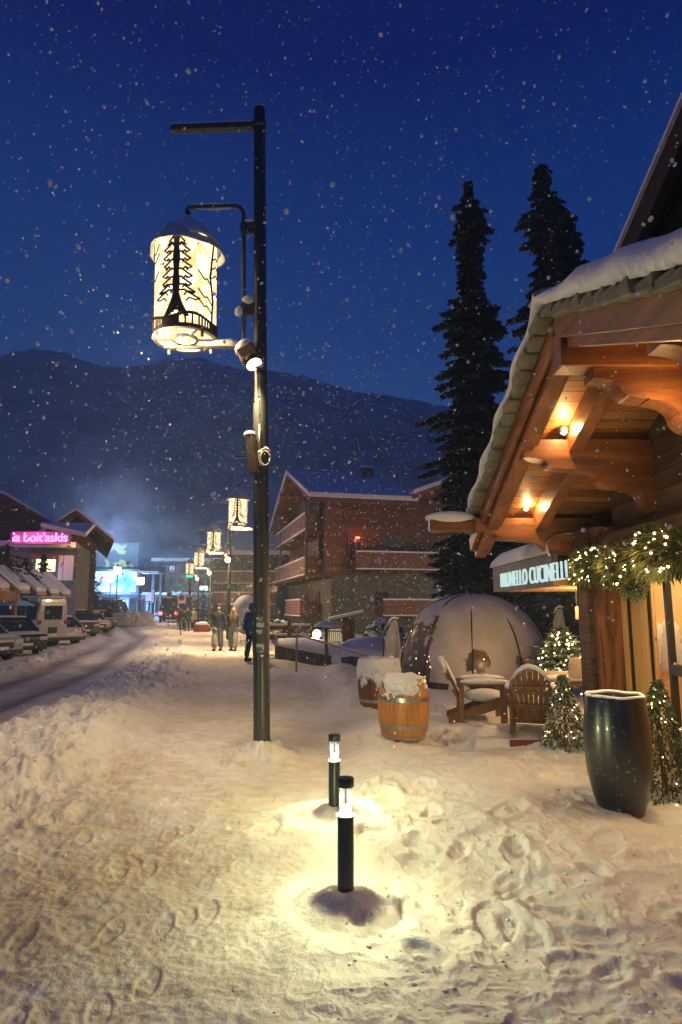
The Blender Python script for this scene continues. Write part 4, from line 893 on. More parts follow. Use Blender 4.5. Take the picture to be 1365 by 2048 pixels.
m = MB(); m.lathe([(DR*.98, 0.0), (DR*1.02, 0.02), (DR*1.02, 0.16), (DR*.98, 0.18)], 60, closed=True); m.build('base_ring', W_DK, dome)
m = MB(); m.lathe([(0, .70), (0.45, .70), (0.45, .74), (0, .74)], 24, (-.3, 0, 0)); m.lathe([(0.05, 0), (0.05, .7)], 12, (-.3, 0, 0)); m.lathe([(0, .44), (0.3, .44), (0.3, .48), (0, .48)], 16, (-1.0, -.3, 0)); m.lathe([(0, .44), (0.3, .44), (0.3, .48), (0, .48)], 16, (.4, -.5, 0)); m.box((-.3, .8, .6), (1.5, .4, 1.0)); m.build('dining_set', OAKD, dome)
bulbs(dome, [dome_p(R(rnd.uniform(200, 320)), R(rnd.uniform(4, 22)), -0.08) for _ in range(26)], 0.013)
lamp('dome_lantern', (-0.5, -0.4, 1.1), 16, (1.0, 0.68, 0.3), 0.06, dome)

# ---------------------------------------------------------------- adirondack chairs
TEAK = wood('weathered_teak', (0.13, 0.062, 0.028), (0.26, 0.13, 0.06), 'X', rough=0.6, bump=0.002)
TEAKZ = wood('weathered_teak_back', (0.13, 0.062, 0.028), (0.26, 0.13, 0.06), 'Z', rough=0.6, bump=0.002)
def make_chair(label, p, rz, snow_back=0.0):
    """faces +X in its own frame"""
    t = thing('garden_chair', label, 'garden chair', p, rz, 'slatted wooden chairs on the snowy deck'); t.scale = (.86, .86, .86)
    for s_ in (-1, 1):
        y = 0.28*s_
        m = MB(); m.box((0.36, y, 0.26), (0.10, 0.035, 0.56)); m.build('leg', TEAKZ, t, bevel=0.004)
        m = MB(); m.box((-0.26, y, 0.26), (0.07, 0.035, 0.56)); m.build('leg', TEAKZ, t, bevel=0.004)
        m = MB(); m.prism([(-0.46, -0.02), (-0.36, -0.02), (0.42, 0.24), (0.47, 0.30), (0.40, 0.37), (0.30, 0.36), (-0.46, 0.08)], (0, y*0.86, 0), (1, 0, 0), (0, 0, 1), 0.03); m.build('seat_rail', TEAK, t, bevel=0.003)
        m = MB(); m.box((0.08, y*1.07, 0.555), (0.78, 0.14, 0.028)); a = m.build('armrest', TEAK, t, bevel=0.012)
        m = MB(); m.ico((0.09, y*1.07, 0.595), 0.1, 3, (3.7, 0.72, 0.52), 0.03); m.build('arm_snow', SNOW, a, smooth=True)
    m = MB()
    for k in range(6):
        q = k/5; x = 0.40 - 0.60*q; z = 0.355 - 0.20*q; m.box((x, 0, z), (0.09, 0.50, 0.02), M=Matrix.Rotation(R(-17), 4, 'Y'))
    m.build('seat', TEAK, t, bevel=0.003)
    m = MB(); tl = R(-24); M = Matrix.Translation((-0.20, 0, 0.14)) @ Matrix.Rotation(tl, 4, 'Y'); m.M = M
    for k in range(-3, 4):
        h = 0.86 - 0.020*k*k; wd = 0.066; y0_ = 0.052*k; y1_ = 0.078*k
        m.add([(-.01, y0_-wd*.36, 0), (-.01, y0_+wd*.36, 0), (-.01, y1_+wd*.5, h-.02), (-.01, y1_, h), (-.01, y1_-wd*.5, h-.02), (.01, y0_-wd*.36, 0), (.01, y0_+wd*.36, 0), (.01, y1_+wd*.5, h-.02), (.01, y1_, h), (.01, y1_-wd*.5, h-.02)],
              [(0,1,2,3,4),(9,8,7,6,5),(0,5,6,1),(1,6,7,2),(2,7,8,3),(3,8,9,4),(4,9,5,0)])
    m.build('backrest', TEAKZ, t)
    m = MB(M); m.box((-0.03, 0, 0.55), (0.03, 0.56, 0.05)); m.box((-0.03, 0, 0.28), (0.03, 0.60, 0.05)); m.build('back_brace', TEAK, t, bevel=0.003)
    m = MB(); m.box((-.27, 0, 0.545), (0.06, 0.66, 0.03)); m.build('rear_rail', TEAK, t)
    m = MB(); m.ico((0.12, 0, 0.36), 0.1, 3, (3.2, 2.3, 1.0), 0.035); m.build('seat_snow', SNOW, t, smooth=True)
    m = MB(M); m.tube([(-.01, 0.078*k, 0.865-0.02*k*k) for k in (-3.3, -2, -1, 0, 1, 2, 3.3)], [.012, .028, .034, .036, .034, .028, .012], 8)
    if snow_back: m.ico((0.035, 0.0, 0.55), 0.1, 3, (0.35, 2.3, 3.0), 0.04)
    m.build('back_snow', SNOW, t, smooth=True)
    return t
c1 = onz(962, 1430, 0.20); make_chair('slatted wooden chair seen side-on, thick snow on arms and backrest', (c1.x-0.02, c1.y+0.10, 0.13), R(-6), 1)
c2 = onz(1062, 1448, 0.20); make_chair('slatted wooden chair seen from behind, its rounded back facing the path', (c2.x+0.02, c2.y-0.02, 0.13), R(72), 0)
# deck edge board
dk = thing('deck_edge', 'dark red deck edge board showing under the snow below the chairs', 'deck')
e0 = onz(955, 1492, 0.06); m = MB(); m.box(((DECK[0]+0.3+DECK[1])/2+.15, DECK[2]-0.015, 0.055), (DECK[1]-DECK[0]-0.2, 0.03, 0.13)); m.build('edge_board', wood('red_deck_board', (0.10, 0.02, 0.01), (0.2, 0.05, 0.02), 'X'), dk); m = MB(); m.box(((DECK[0]+0.3+DECK[1])/2+.15, DECK[2]+0.2, 0.0), (DECK[1]-DECK[0]-0.3, 0.06, 0.1)); m.build('joist', OAKD, dk)

# ---------------------------------------------------------------- bench, cushion and lit christmas tree behind the post
bn = thing('corner_bench', 'pale wooden garden bench with snow along its top, behind the chairs', 'bench')
q0 = at(1052, 1350, 10.0); q1 = at(1190, 1352, 10.0)
m = MB(); m.beam((q0.x, 10.0, at(1052, 1362, 10).z), (q1.x+.4, 10.0, at(1190, 1366, 10).z), 0.40, 0.05); m.build('seat', TEAK, bn)
m = MB(); m.beam((q0.x, 10.25, at(1052, 1353, 10.2).z), (q1.x+.4, 10.25, at(1052, 1353, 10.2).z), 0.05, 0.16); m.build('backrest', mat('cream_bench_board', (0.62, 0.50, 0.32), (0.72, 0.6, 0.4), rough=.5), bn)
m = MB(); m.ico(((q0.x+q1.x)/2+.15, 10.0, at(1052, 1350, 10).z - 0.06), 0.1, 3, (8.5, 1.9, .62), .02); m.build('seat_snow', SNOW, bn, smooth=True)
m = MB(); 
m = MB(); m.box((q0.x+.1, 10.0, .2), (0.06, 0.3, 0.5)); m.build('leg', TEAK, bn); m = MB(); m.box((q1.x+.2, 10.0, .2), (0.06, 0.3, 0.5)); m.build('leg', TEAK, bn)
cu = thing('snowy_cushion', 'square cream cushion leaning on the bench beside the dark post', 'cushion')
cc = at(1162, 1344, 9.85); M = Matrix.Translation(cc) @ Matrix.Rotation(R(12), 4, 'X'); m = MB(M); m.ico((0, 0, 0), 0.2, 3, (1, .3, 1), 0.0)
for k, v in enumerate(m.v):
    v_ = M.inverted() @ Vector(v); 
    f_ = max(abs(v_.x), abs(v_.z)); l_ = math.hypot(v_.x, v_.z) or 1; sc_ = (0.75 + 0.25*l_/max(f_, 1e-6)) ; sq = l_/max(f_, 1e-6)
    v_.x *= 0.95*sq; v_.z *= 1.12*sq; m.v[k] = tuple(M @ v_)
m.build('cover', mat('cream_canvas', (0.62, 0.55, 0.42), (0.72, 0.65, 0.52), nscale=14, rough=.8, bump=.004), cu, smooth=True)
XG = mat('spruce_needles', (0.035, 0.060, 0.022), (0.09, 0.13, 0.045), nscale=7, rough=.6)
XSN = mat('needle_frost', (0.45, 0.45, 0.42), (0.7, 0.7, 0.66), nscale=12, rough=.7)
def cone_fir(name, label, cat, p, H, Rb, nb, leaf, seed, lights, group=None, frost=0.35, sprays=False, lightr=0.008, seg=None):
    t = thing(name, label, cat, p, 0, group); rnd = random.Random(seed); pd = []; fr = []
    m = MB(); m.tube([(0, 0, 0), (0, 0, H*.9)], [0.028, 0.006], 8); m.build('trunk', OAKD, t)
    for k in range(nb):
        h = rnd.random()**1.25; a = rnd.uniform(0, 6.283); rr = Rb*(1-h)**0.85*(0.25+.75*math.sqrt(rnd.random()))*(1+.12*math.sin(a*5+h*9))
        if sprays:
            n_ = 14; 
            tier = (int(h*9)+.5)/9; L_ = Rb*(1-tier)**0.9*(.8+.35*rnd.random())
            q = rnd.random(); base = Vector((math.cos(a)*L_*q, math.sin(a)*L_*q, H*(tier*0.93+.03) + L_*q*0.22 + rnd.uniform(-.02, .02)))
            d_ = (math.cos(a)+rnd.uniform(-.6, .6), math.sin(a)+rnd.uniform(-.6, .6), 0.15)
        else:
            base = Vector((math.cos(a)*rr, math.sin(a)*rr, h*H)); d_ = (math.cos(a)*.8, math.sin(a)*.8, -0.35)
        (fr if rnd.random() < frost and (base.x*base.x+base.y*base.y) > (Rb*(1-h)*.5)**2 else pd).append((base, d_))
    leaf_cloud(pd, rnd, leaf[0], leaf[1], 0.1).build('foliage', XG, t, fix=False)
    if fr: leaf_cloud(fr, rnd, leaf[0], leaf[1], 0.1).build('frosted_tips', XSN, t, fix=False)
    pts = []
    for k in range(lights):
        h = rnd.random()**1.2*.95; a = rnd.uniform(math.pi*1.0, math.pi*2.0); rr = Rb*(1-h)**.85*1.0 + .012; pts.append((math.cos(a)*rr, math.sin(a)*rr, h*H*.96+.02))
    bulbs(t, pts, lightr)
    return t
x0 = at(1132, 1345, 10.7); x1 = at(1132, 1258, 10.7)
xt = cone_fir('christmas_tree', 'bushy snow-dusted christmas tree glowing with warm lights behind the bench', 'christmas tree', (x0.x, 10.9, x0.z-0.35), x1.z-x0.z+0.42, 0.72, 6500, (0.024, 0.11), 6, 72, frost=0.25, sprays=True, lightr=0.014)
lamp('tree_glow', (0, -.8, .9), 32, (1.0, 0.72, 0.35), 0.3, xt)
f1 = gnd(1146, 1518); cone_fir('potted_fir', 'small frosted cone fir in front of the wooden chair', 'small fir', (f1.x, f1.y+0.18, 0.0), 0.86, 0.29, 3600, (0.016, 0.06), 21, 26, 'small cone firs at the shop entrance', frost=0.45, lightr=0.0055)
f2 = gnd(1352, 1612); cone_fir('potted_fir', 'darker small cone fir squeezed behind the black planter', 'small fir', (f2.x+.02, f2.y+0.20, 0.0), 0.98, 0.30, 3600, (0.015, 0.055), 22, 34, 'small cone firs at the shop entrance', frost=0.12, lightr=0.0055)
# ---------------------------------------------------------------- glazed planter
pp = gnd(1262, 1640); pl = thing('tall_planter', 'tall black glazed planter with snow on its rim, empty', 'planter', (pp.x, pp.y+0.15, 0.0))
GLZ = mat('black_glaze', (0.008, 0.012, 0.016), (0.20, 0.22, 0.21), rough=0.30, nscale=34, contrast=(.64, .72), spec=0.6, coat=0.3, bump=0.0015, bscale=9)
m = MB(); H = 0.90; prof = [(0.0, 0), (0.15, 0), (0.168, 0.02), (0.205, 0.14), (0.240, 0.30), (0.252, 0.48), (0.246, 0.68), (0.226, 0.88), (0.222, H), (0.200, H), (0.198, H-0.08), (0.0, H-0.10)]
m.lathe(prof, 64, cap=False); m.build('body', GLZ, pl, smooth=50)
m = MB(); m.lathe([(0.224, H-0.004), (0.225, H+0.006), (0.212, H+0.014), (0.198, H+0.005), (0.197, H-0.01)], 64, closed=True, jit=lambda r, z, a, i: (r+.002*math.sin(a*7), z+.004*math.sin(a*5+1))); m.build('rim_snow', SNOW, pl, smooth=True)
m = MB(); m.lathe([(0.196, H-0.09), (0.15, H-0.06), (0.0, H-0.04)], 32, cap=False); m.build('snow_inside', SNOW, pl, smooth=True)

# ---------------------------------------------------------------- feather flags
FLG = mat('frosted_flag_fabric', (0.34, 0.33, 0.33), (0.46, 0.44, 0.42), nscale=5, rough=.8)
def flag(label, px0, px1, ytop, ybot, Yd, seed):
    a = at(px0, ybot, Yd); b_ = at(px1, ybot, Yd); tp = at((px0+px1)/2, ytop, Yd); W_ = b_.x-a.x; Hh = tp.z - a.z
    t = thing('feather_flag', label, 'feather flag', (a.x, Yd, a.z), 0, 'grey feather flags beside the dome')
    poly = [(0.0, 0), (W_*.95, 0), (W_*1.0, Hh*.35), (W_*0.92, Hh*.62), (W_*0.80, Hh*0.95), (W_*.42, Hh*.95), (W_*.15, Hh*.72), (W_*.02, Hh*.60)]
    m = MB(); m.prism(poly, (0, 0, 0), (1, 0, 0), (0, 0, 1), 0.006); m.build('banner', FLG, t)
    m = MB(); m.tube([(-.03, 0, -.5), (-.03, 0, Hh*.62), (W_*.12, 0, Hh*.82), (W_*.38, 0, Hh*.97), (W_*.85, 0, Hh*1.0)], [.014, .012, .010, .009, .007], 8); po = m.build('pole', BLACKM, t, smooth=True)
    m = MB(); m.tube([(W_*.10, 0, Hh*.83), (W_*.38, 0, Hh*.99), (W_*.6, 0, Hh*1.02), (W_*.88, 0, Hh*1.0)], [.008, .02, .024, .012], 8); m.build('pole_snow', SNOW, po, smooth=True)
    text('lettering', 'BRUNELLO CUCINELLI', W_*0.20, mat('flag_print', (0.10, 0.09, 0.09), rough=.7), t, (a.x+W_*.82, Yd-0.006, a.z+Hh*.06), (R(90), R(-90), 0), ext=0.001, sx=Hh/W_*0.40)
    return t
flag('grey feather flag with vertical lettering at the open edge of the dome', 771, 803, 1237, 1336, 11.2, 1)
flag('grey feather flag rising behind the lit christmas tree', 1108, 1134, 1214, 1290, 12.4, 2)

# ---------------------------------------------------------------- hanging wooden box lamp beside the post
hb_ = thing('hanging_sign', 'small wooden panel hung under the shop canopy beside the post', 'panel'); ca = at(1163, 1226, 8.6); m = MB(); m.box(tuple(ca), (0.17, 0.03, 0.17)); m.build('panel', TEAK, hb_, world=True); m = MB(); m.tube([ca+Vector((-.06, 0, .08)), ca+Vector((-.06, 0, .35))], .004, 5); m.tube([ca+Vector((.06, 0, .08)), ca+Vector((.06, 0, .35))], .004, 5); m.build('cord', BLACKM, hb_, world=True)

# ---------------------------------------------------------------- spruces
NEED = mat('dark_spruce_needles', (0.04, 0.052, 0.052), (0.11, 0.125, 0.12), nscale=2, rough=.8)
NFR = mat('snow_dusted_twigs', (0.20, 0.21, 0.22), (0.38, 0.39, 0.40), nscale=3, rough=.8)
BARK = mat('spruce_bark', (0.03, 0.022, 0.016), (0.07, 0.05, 0.04), nscale=12, rough=.9, bump=.01)
def spruce(label, p, H, Rb, seed, h0=0.06, nbr=260, tw=46, frost=0.12, ragged=0.35, tws=0.26, ltw=0.05, name='spruce_tree', group=None, prof=None, col=None, mats=None, cap=99):
    t = thing(name, label, 'spruce', p, 0, group); rnd = random.Random(seed)
    m = MB(); m.tube([(0, 0, -0.3), (0.05, 0, H*.4), (0, 0.04, H*.99)], [H*.018, H*.012, .02], 10); m.build('trunk', BARK, t, smooth=True)
    V_ = []; F_ = []; V2 = []; F2 = []; BV = MB()
    lumps = [1 + ragged*rnd.uniform(-1.3, 1.2) for _ in range(22)]
    for b in range(nbr):
        h = h0 + (1-h0)*(b/nbr)**0.82; a = b*2.39996 + rnd.uniform(-.3, .3)
        L_ = Rb*(min(1, (1-h)*1.25+.03)**0.86)*lumps[int(h*21.9)]*(1.45 if rnd.random() < .10 else 1)*(1+.25*math.sin(a*2+seed)*ragged) * rnd.uniform(.72, 1.12); L_ = min(max(L_, .06), cap*rnd.uniform(.6, 1.25)); ts_ = tws*(.30+.70*min(1, L_/1.3))
        if prof: L_ *= prof(h, a)
        base = Vector((0, 0, H*h)); up0 = 0.25 + .5*h; pts = []
        for k in range(7):
            q = k/6; pts.append(base + Vector((math.cos(a)*L_*q, math.sin(a)*L_*q, L_*(up0*q*.35 - 0.55*q*q + .18*q**4))))
        if L_ > .5: BV.tube(pts[:6], [0.03*L_/3*(1-k/7)+.006 for k in range(6)], 4, caps=False)
        if rnd.random() < .14: continue
        for k in range(int(tw*(0.14+.86*L_/Rb))):
            q = rnd.random()**.75; i_ = min(5, int(q*6)); c = pts[i_].lerp(pts[i_+1], q*6-i_); sd = rnd.choice((-1, 1))
            al = a + sd*rnd.uniform(.5, 1.25); l = ts_*(1.15-.6*q)*rnd.uniform(.6, 1.3); d_ = Vector((math.cos(al), math.sin(al), rnd.uniform(-.75, -.05))).normalized()*l
            w_ = d_.cross(Vector((rnd.uniform(-.5, .5), rnd.uniform(-.5, .5), 1))).normalized()*ltw*rnd.uniform(.5, 1.3)*(.5+.5*ts_/tws)
            hi = rnd.random() < frost; VV, FF = (V2, F2) if hi else (V_, F_); n = len(VV); o_ = Vector((0, 0, .012)) if hi else Vector()
            if hi: w_ *= .6
            VV += [c+o_, c+d_*.45+w_+o_, c+d_+o_, c+d_*.5-w_+o_]; FF += [(n, n+1, n+2, n+3)]
            if not hi:
                n = len(VV); w2 = Vector((0, 0, 1))*ltw*.9; VV += [c, c+d_*.5+w2*.3, c+d_, c+d_*.5-w2*1.4]; FF += [(n, n+1, n+2, n+3)]
    m = MB(); m.v = [tuple(v) for v in V_]; m.f = F_; m.build('crown', (mats or (NEED, NFR))[0], t, fix=False)
    m = MB(); m.v = [tuple(v) for v in V2]; m.f = F2; m.build('snow_dusting', (mats or (NEED, NFR))[1], t, fix=False)
    BV.build('limbs', BARK, t, fix=False)
    return t
s0 = at(966, 1240, 19.0); s1 = at(962, 362, 19.0)
spruce('tall dark spruce with a narrow ragged top, behind the dome', (s0.x, 19.0, -0.2), s1.z+.2, 1.95, 5, nbr=460, tw=110, tws=.46, ltw=.075, ragged=.38, frost=.2, cap=1.6, group='big spruces behind the garden')
s1 = at(1082, 330, 23.0); spruce('taller faint spruce rising behind the chalet ridge', (s1.x, 23.0, -0.2), s1.z+.2, 2.6, 9, nbr=420, tw=100, tws=.5, ltw=.08, frost=.12, ragged=.45, cap=1.6, group='big spruces behind the garden')
s2 = at(1118, 425, 21.0); spruce('bushy dark spruce top close beside the chalet roof', (s2.x+.2, 21.0, -0.2), s2.z+.2, 3.3, 14, nbr=420, tw=110, tws=.5, ltw=.09, frost=.12, cap=2.0, ragged=.25, group='big spruces behind the garden')
s3 = at(1050, 1040, 15.0); spruce('low spreading spruce whose snowy branches hang over the dome', (s3.x+.9, 15.6, -0.2), 5.0, 2.5, 17, nbr=210, tw=90, tws=.40, ltw=.06, frost=.30, ragged=.25, group='big spruces behind the garden')
s4 = at(948, 900, 17.0); spruce('slim frosted spruce just left of the tall one', (s4.x+.05, 18.2, -0.2), 5.6, .85, 27, nbr=190, tw=80, tws=.36, ltw=.06, frost=.30, ragged=.3, group='big spruces behind the garden')
# ================================================================ PEOPLE AND DOG
def skin_mesh(name, verts, edges, m, parent, sub=2, root=0, disp=None):
    """verts: (x,y,z,rx,ry); grown into one continuous surface"""
    me = bpy.data.meshes.new(name); me.from_pydata([v[:3] for v in verts], edges, []); o = bpy.data.objects.new(name, me); COL.objects.link(o)
    o.modifiers.new('s', 'SKIN').use_smooth_shade = True
    sv = me.skin_vertices[0].data
    for k, v in enumerate(verts): sv[k].radius = (v[3], v[4] if len(v) > 4 else v[3]); sv[k].use_root = (k == root)
    ss = o.modifiers.new('u', 'SUBSURF'); ss.levels = sub; ss.render_levels = sub
    dg = bpy.context.evaluated_depsgraph_get(); dg.update(); m2 = bpy.data.meshes.new_from_object(o.evaluated_get(dg)); o.modifiers.clear(); o.data = m2; bpy.data.meshes.remove(me)
    m2.materials.clear(); m2.materials.append(m); m2.polygons.foreach_set('use_smooth', [True]*len(m2.polygons)); m2.name = name
    if parent: o.parent = parent
    return o
SKIN = mat('skin', (0.45, 0.26, 0.18), (0.5, 0.3, 0.21), rough=.5, nscale=20)
def cloth(n, c): return mat('cloth_' + n, tuple(v*.8 for v in c), c, nscale=14, rough=.85, bump=.006)
BOOT = cloth('boots', (0.03, 0.028, 0.026))
def person(label, p, rz, jacket, trousers, hair, H=1.72, stride=0.0, arm=0.12, hood=False, coat=False, bag=None, hairlong=False, hat=None, wide=1.0, armf=(0, 0), bag_leg=1.0):
    """faces -Y in its own frame"""
    t = thing('person', label, 'person', p, rz, 'people walking in the snow'); k = H/1.75; s = stride
    t.scale = (k, k, k)
    hip, kn, an = 0.92, 0.50, 0.09
    def leg(sd, f): return [(sd*.10, 0, hip), (sd*.105, -f*.10-.02, kn), (sd*.11, -f*.22+.02*abs(f), an), (sd*.115, -f*.22-.14, 0.045)]
    La, Ra = leg(-1, s), leg(1, -s)
    hx = .24*wide+arm*.4
    body = [(0, 0, 1.0, .13, .09), (0, 0, 1.25, .14, .09), (0, 0.01, 1.44, .10, .075), (0, 0, 1.52, .052), (0, -.01, 1.60, .075, .085), (0, -.01, 1.68, .078, .09), (0, -.0, 1.745, .035)]
    ed = [(0, 1), (1, 2), (2, 3), (3, 4), (4, 5), (5, 6)]
    def add(ch, par, rs):
        n0 = len(body); 
        for q, (v, r) in enumerate(zip(ch, rs)): body.append((*v, r)); ed.append((par if q == 0 else n0+q-1, n0+q))
    add(La, 0, (.075, .052, .04, .035)); add(Ra, 0, (.075, .052, .04, .035))
    arms = []
    for sd, f in ((-1, armf[0]), (1, armf[1])):
        sh = (sd*.17*wide, 0, 1.42); el = (sd*(.20*wide+arm*.3), .03-f*.10, 1.15); wr = (sd*hx, -.04-f*.28, .93+abs(f)*.18); arms.append((sh, el, wr))
        add([sh, el, wr, (wr[0], wr[1]-.03, wr[2]-.07), (wr[0], wr[1]-.04, wr[2]-.13)], 2, (.05, .038, .026, .032, .018))
        n0 = len(body)-2                                           # thumb and fingers root in the palm
        for fx in (-.018, 0.0, .018): body.append((wr[0]+fx, wr[1]-.05, wr[2]-.15, .010)); ed.append((n0, len(body)-1))
        body.append((wr[0]-sd*.02, wr[1]-.06, wr[2]-.08, .012)); ed.append((n0, len(body)-1))
    bo = skin_mesh('body', body, ed, SKIN, t, 1)
    fm = MB(); fm.ico((-.028, -.093, 1.665), .008, 1); fm.ico((.028, -.093, 1.665), .008, 1); fm.build('eyes', BLACKM, t)
    # trousers
    tv = [(0, 0, .96, .145*wide, .11)]; te = []
    for L_ in (La, Ra):
        n0 = len(tv); sd = -1 if L_ is La else 1
        tv += [(L_[0][0], 0, .86, .105, .11), (L_[1][0], L_[1][1], kn, .088*bag_leg, .09*bag_leg), (L_[2][0], L_[2][1]+.01, .26, .085*bag_leg, .09*bag_leg), (L_[2][0], L_[2][1]+.01, .12, .078*bag_leg, .085*bag_leg)]
        te += [(0, n0), (n0, n0+1), (n0+1, n0+2), (n0+2, n0+3)]
    skin_mesh('trousers', tv, te, trousers, t, 2)
    for L_ in (La, Ra):
        m = MB(); m.tube([(L_[2][0], L_[2][1]+.03, .14), (L_[2][0], L_[2][1]+.03, .06)], .055, 10); m.box((L_[2][0], L_[2][1]-.05, .045), (.10, .28, .09)); m.build('boot', BOOT, t, bevel=.02)
    # jacket
    lo = .55 if coat else .86
    jv = [(0, 0, 1.05, .175*wide, .125), (0, 0, 1.28, .185*wide, .13), (0, .01, 1.43, .145*wide, .10), (0, 0, 1.51, .075, .07), (0, 0, .90, .17*wide, .135)]; je = [(0, 1), (1, 2), (2, 3), (0, 4)]
    if coat: jv.append((0, 0, .58, .18*wide, .15)); je.append((4, 5))
    for sh, el, wr in arms:
        n0 = len(jv); jv += [(sh[0], sh[1], sh[2], .078), (el[0], el[1], el[2], .066), (wr[0], wr[1], wr[2], .052)]; je += [(2, n0), (n0, n0+1), (n0+1, n0+2)]
    skin_mesh('jacket', jv, je, jacket, t, 2)
    if hood: 
        skin_mesh('hood', [(0, .03, 1.50, .09, .09), (0, .025, 1.62, .105, .105), (0, .03, 1.71, .09, .10), (0, .03, 1.77, .04, .05)], [(0, 1), (1, 2), (2, 3)], jacket, t, 2)
    elif hat: skin_mesh('knit_hat', [(0, .0, 1.68, .094, .10), (0, 0, 1.75, .08, .085), (0, 0, 1.80, .035)], [(0, 1), (1, 2)], hat, t, 2)
    else: skin_mesh('hair', [(0, .03, 1.63, .082, .085), (0, .02, 1.71, .09, .095), (0, .01, 1.765, .05)], [(0, 1), (1, 2)], hair, t, 2)
    if hairlong:
        for sd in (-1, 1): skin_mesh('hair_strand', [(sd*.06, -.02, 1.68, .035), (sd*.09, -.05, 1.50, .04), (sd*.10, -.09, 1.30, .03), (sd*.10, -.10, 1.20, .012)], [(0, 1), (1, 2), (2, 3)], hair, t, 2)
    if bag:
        m = MB(); m.box((bag[0], bag[1], bag[2]), (.12, .26, .22)); m.tube([(bag[0], bag[1], bag[2]+.1), (bag[0]*.6, 0.02, 1.3), (0.0, .0, 1.5)], .012, 6); m.build('shoulder_bag', BOOT, t, bevel=.02)
    return t
def ground_pt(px, py): 
    p = gnd(px, py); return (p.x, p.y, hz(p.x, p.y))
HB = cloth('dark_hair', (0.03, 0.02, 0.014)); HG = cloth('ginger_hair', (0.42, 0.17, 0.07))
person('person in dark jacket and loose pale trousers walking beside a long-haired companion', ground_pt(435, 1302), R(3), cloth('navy', (0.03, 0.035, 0.045)), cloth('pale_grey', (0.42, 0.42, 0.36)), HB, 1.76, .5, wide=1.15, hood=False, hat=HB, armf=(.5, .1), bag=(.30, 0, .95), bag_leg=1.35)
person('person with long ginger hair, open olive jacket and pale trousers', ground_pt(466, 1302), R(-4), cloth('olive', (0.07, 0.075, 0.05)), cloth('light_sage', (0.40, 0.42, 0.35)), HG, 1.68, -.5, wide=1.05, hairlong=True, armf=(.1, .3), bag_leg=1.3)
w_ = person('person in long blue hooded jacket half hidden by the dark lamp post', ground_pt(503, 1322), R(150), cloth('blue', (0.035, 0.09, 0.24)), cloth('black', (0.02, 0.022, 0.03)), HB, 1.80, .3, wide=1.1, hood=True, coat=False, armf=(.1, 0))
person('person in beige coat walking at the back of the group past the parking sign', ground_pt(358, 1252), R(15), cloth('beige', (0.42, 0.30, 0.18)), cloth('black', (0.02, 0.022, 0.03)), HB, 1.72, .4, coat=False)
person('slim person in black with hood, beside the one in the beige coat', ground_pt(363, 1259), R(-10), cloth('blackj', (0.015, 0.018, 0.025)), cloth('black', (0.02, 0.022, 0.03)), HB, 1.70, .5, hood=True)
person('broad person in dark green coat in the middle of the walking group', ground_pt(374, 1262), R(5), cloth('darkgreen', (0.02, 0.035, 0.035)), cloth('darkteal', (0.02, 0.04, 0.04)), HB, 1.78, .5, coat=True, wide=1.2, hat=HB)
person('person in long pale grey coat at the path side of the walking group', ground_pt(386, 1261), R(-5), cloth('greycoat', (0.30, 0.30, 0.27)), cloth('black', (0.02, 0.022, 0.03)), HB, 1.72, -.5, coat=True)
person('lone dark figure walking on the icy road near the parked cars', ground_pt(218, 1249), R(30), cloth('blackj', (0.015, 0.018, 0.025)), cloth('black', (0.02, 0.022, 0.03)), HB, 1.75, .6)
# dog seen from behind
FUR = mat('russet_fur', (0.16, 0.05, 0.02), (0.34, 0.13, 0.05), nscale=18, rough=.9, bump=.006)
dg_ = thing('dog', 'russet brown dog walking away with its tail out, behind the lamp post', 'dog', ground_pt(561, 1314), R(-18))
dv = [(0, 0, .56, .115, .13), (0, .18, .58, .12, .15), (0, .42, .60, .13, .17), (0, .60, .64, .10, .12), (0, .74, .78, .07, .07), (0, .84, .84, .075, .075), (0, .98, .80, .035, .035)]; de = [(0, 1), (1, 2), (2, 3), (3, 4), (4, 5), (5, 6)]
for sd, f in ((-1, .04), (1, -.05)):
    n0 = len(dv); dv += [(sd*.085, -.02+f, .42, .07, .075), (sd*.09, .07+f, .30, .042, .045), (sd*.09, -.06+f, .17, .026), (sd*.09, -.02+f, .03, .030), (sd*.09, .05+f, .025, .022)]; de += [(0, n0), (n0, n0+1), (n0+1, n0+2), (n0+2, n0+3), (n0+3, n0+4)]
    n0 = len(dv); dv += [(sd*.085, .50-f, .44, .06), (sd*.085, .50-f, .24, .032), (sd*.085, .50-f, .04, .030), (sd*.085, .56-f, .025, .024)]; de += [(3, n0), (n0, n0+1), (n0+1, n0+2), (n0+2, n0+3)]
n0 = len(dv); dv += [(-.02, -.16, .66, .030), (-.10, -.28, .72, .026), (-.22, -.34, .74, .018), (-.34, -.36, .73, .008)]; de += [(0, n0), (n0, n0+1), (n0+1, n0+2), (n0+2, n0+3)]
for sd in (-1, 1): n0 = len(dv); dv += [(sd*.07, .80, .90, .02), (sd*.10, .80, .82, .014)]; de += [(5, n0), (n0, n0+1)]
skin_mesh('body', dv, de, FUR, dg_, 2); dg_.scale = (1.0, 1.0, 1.0)

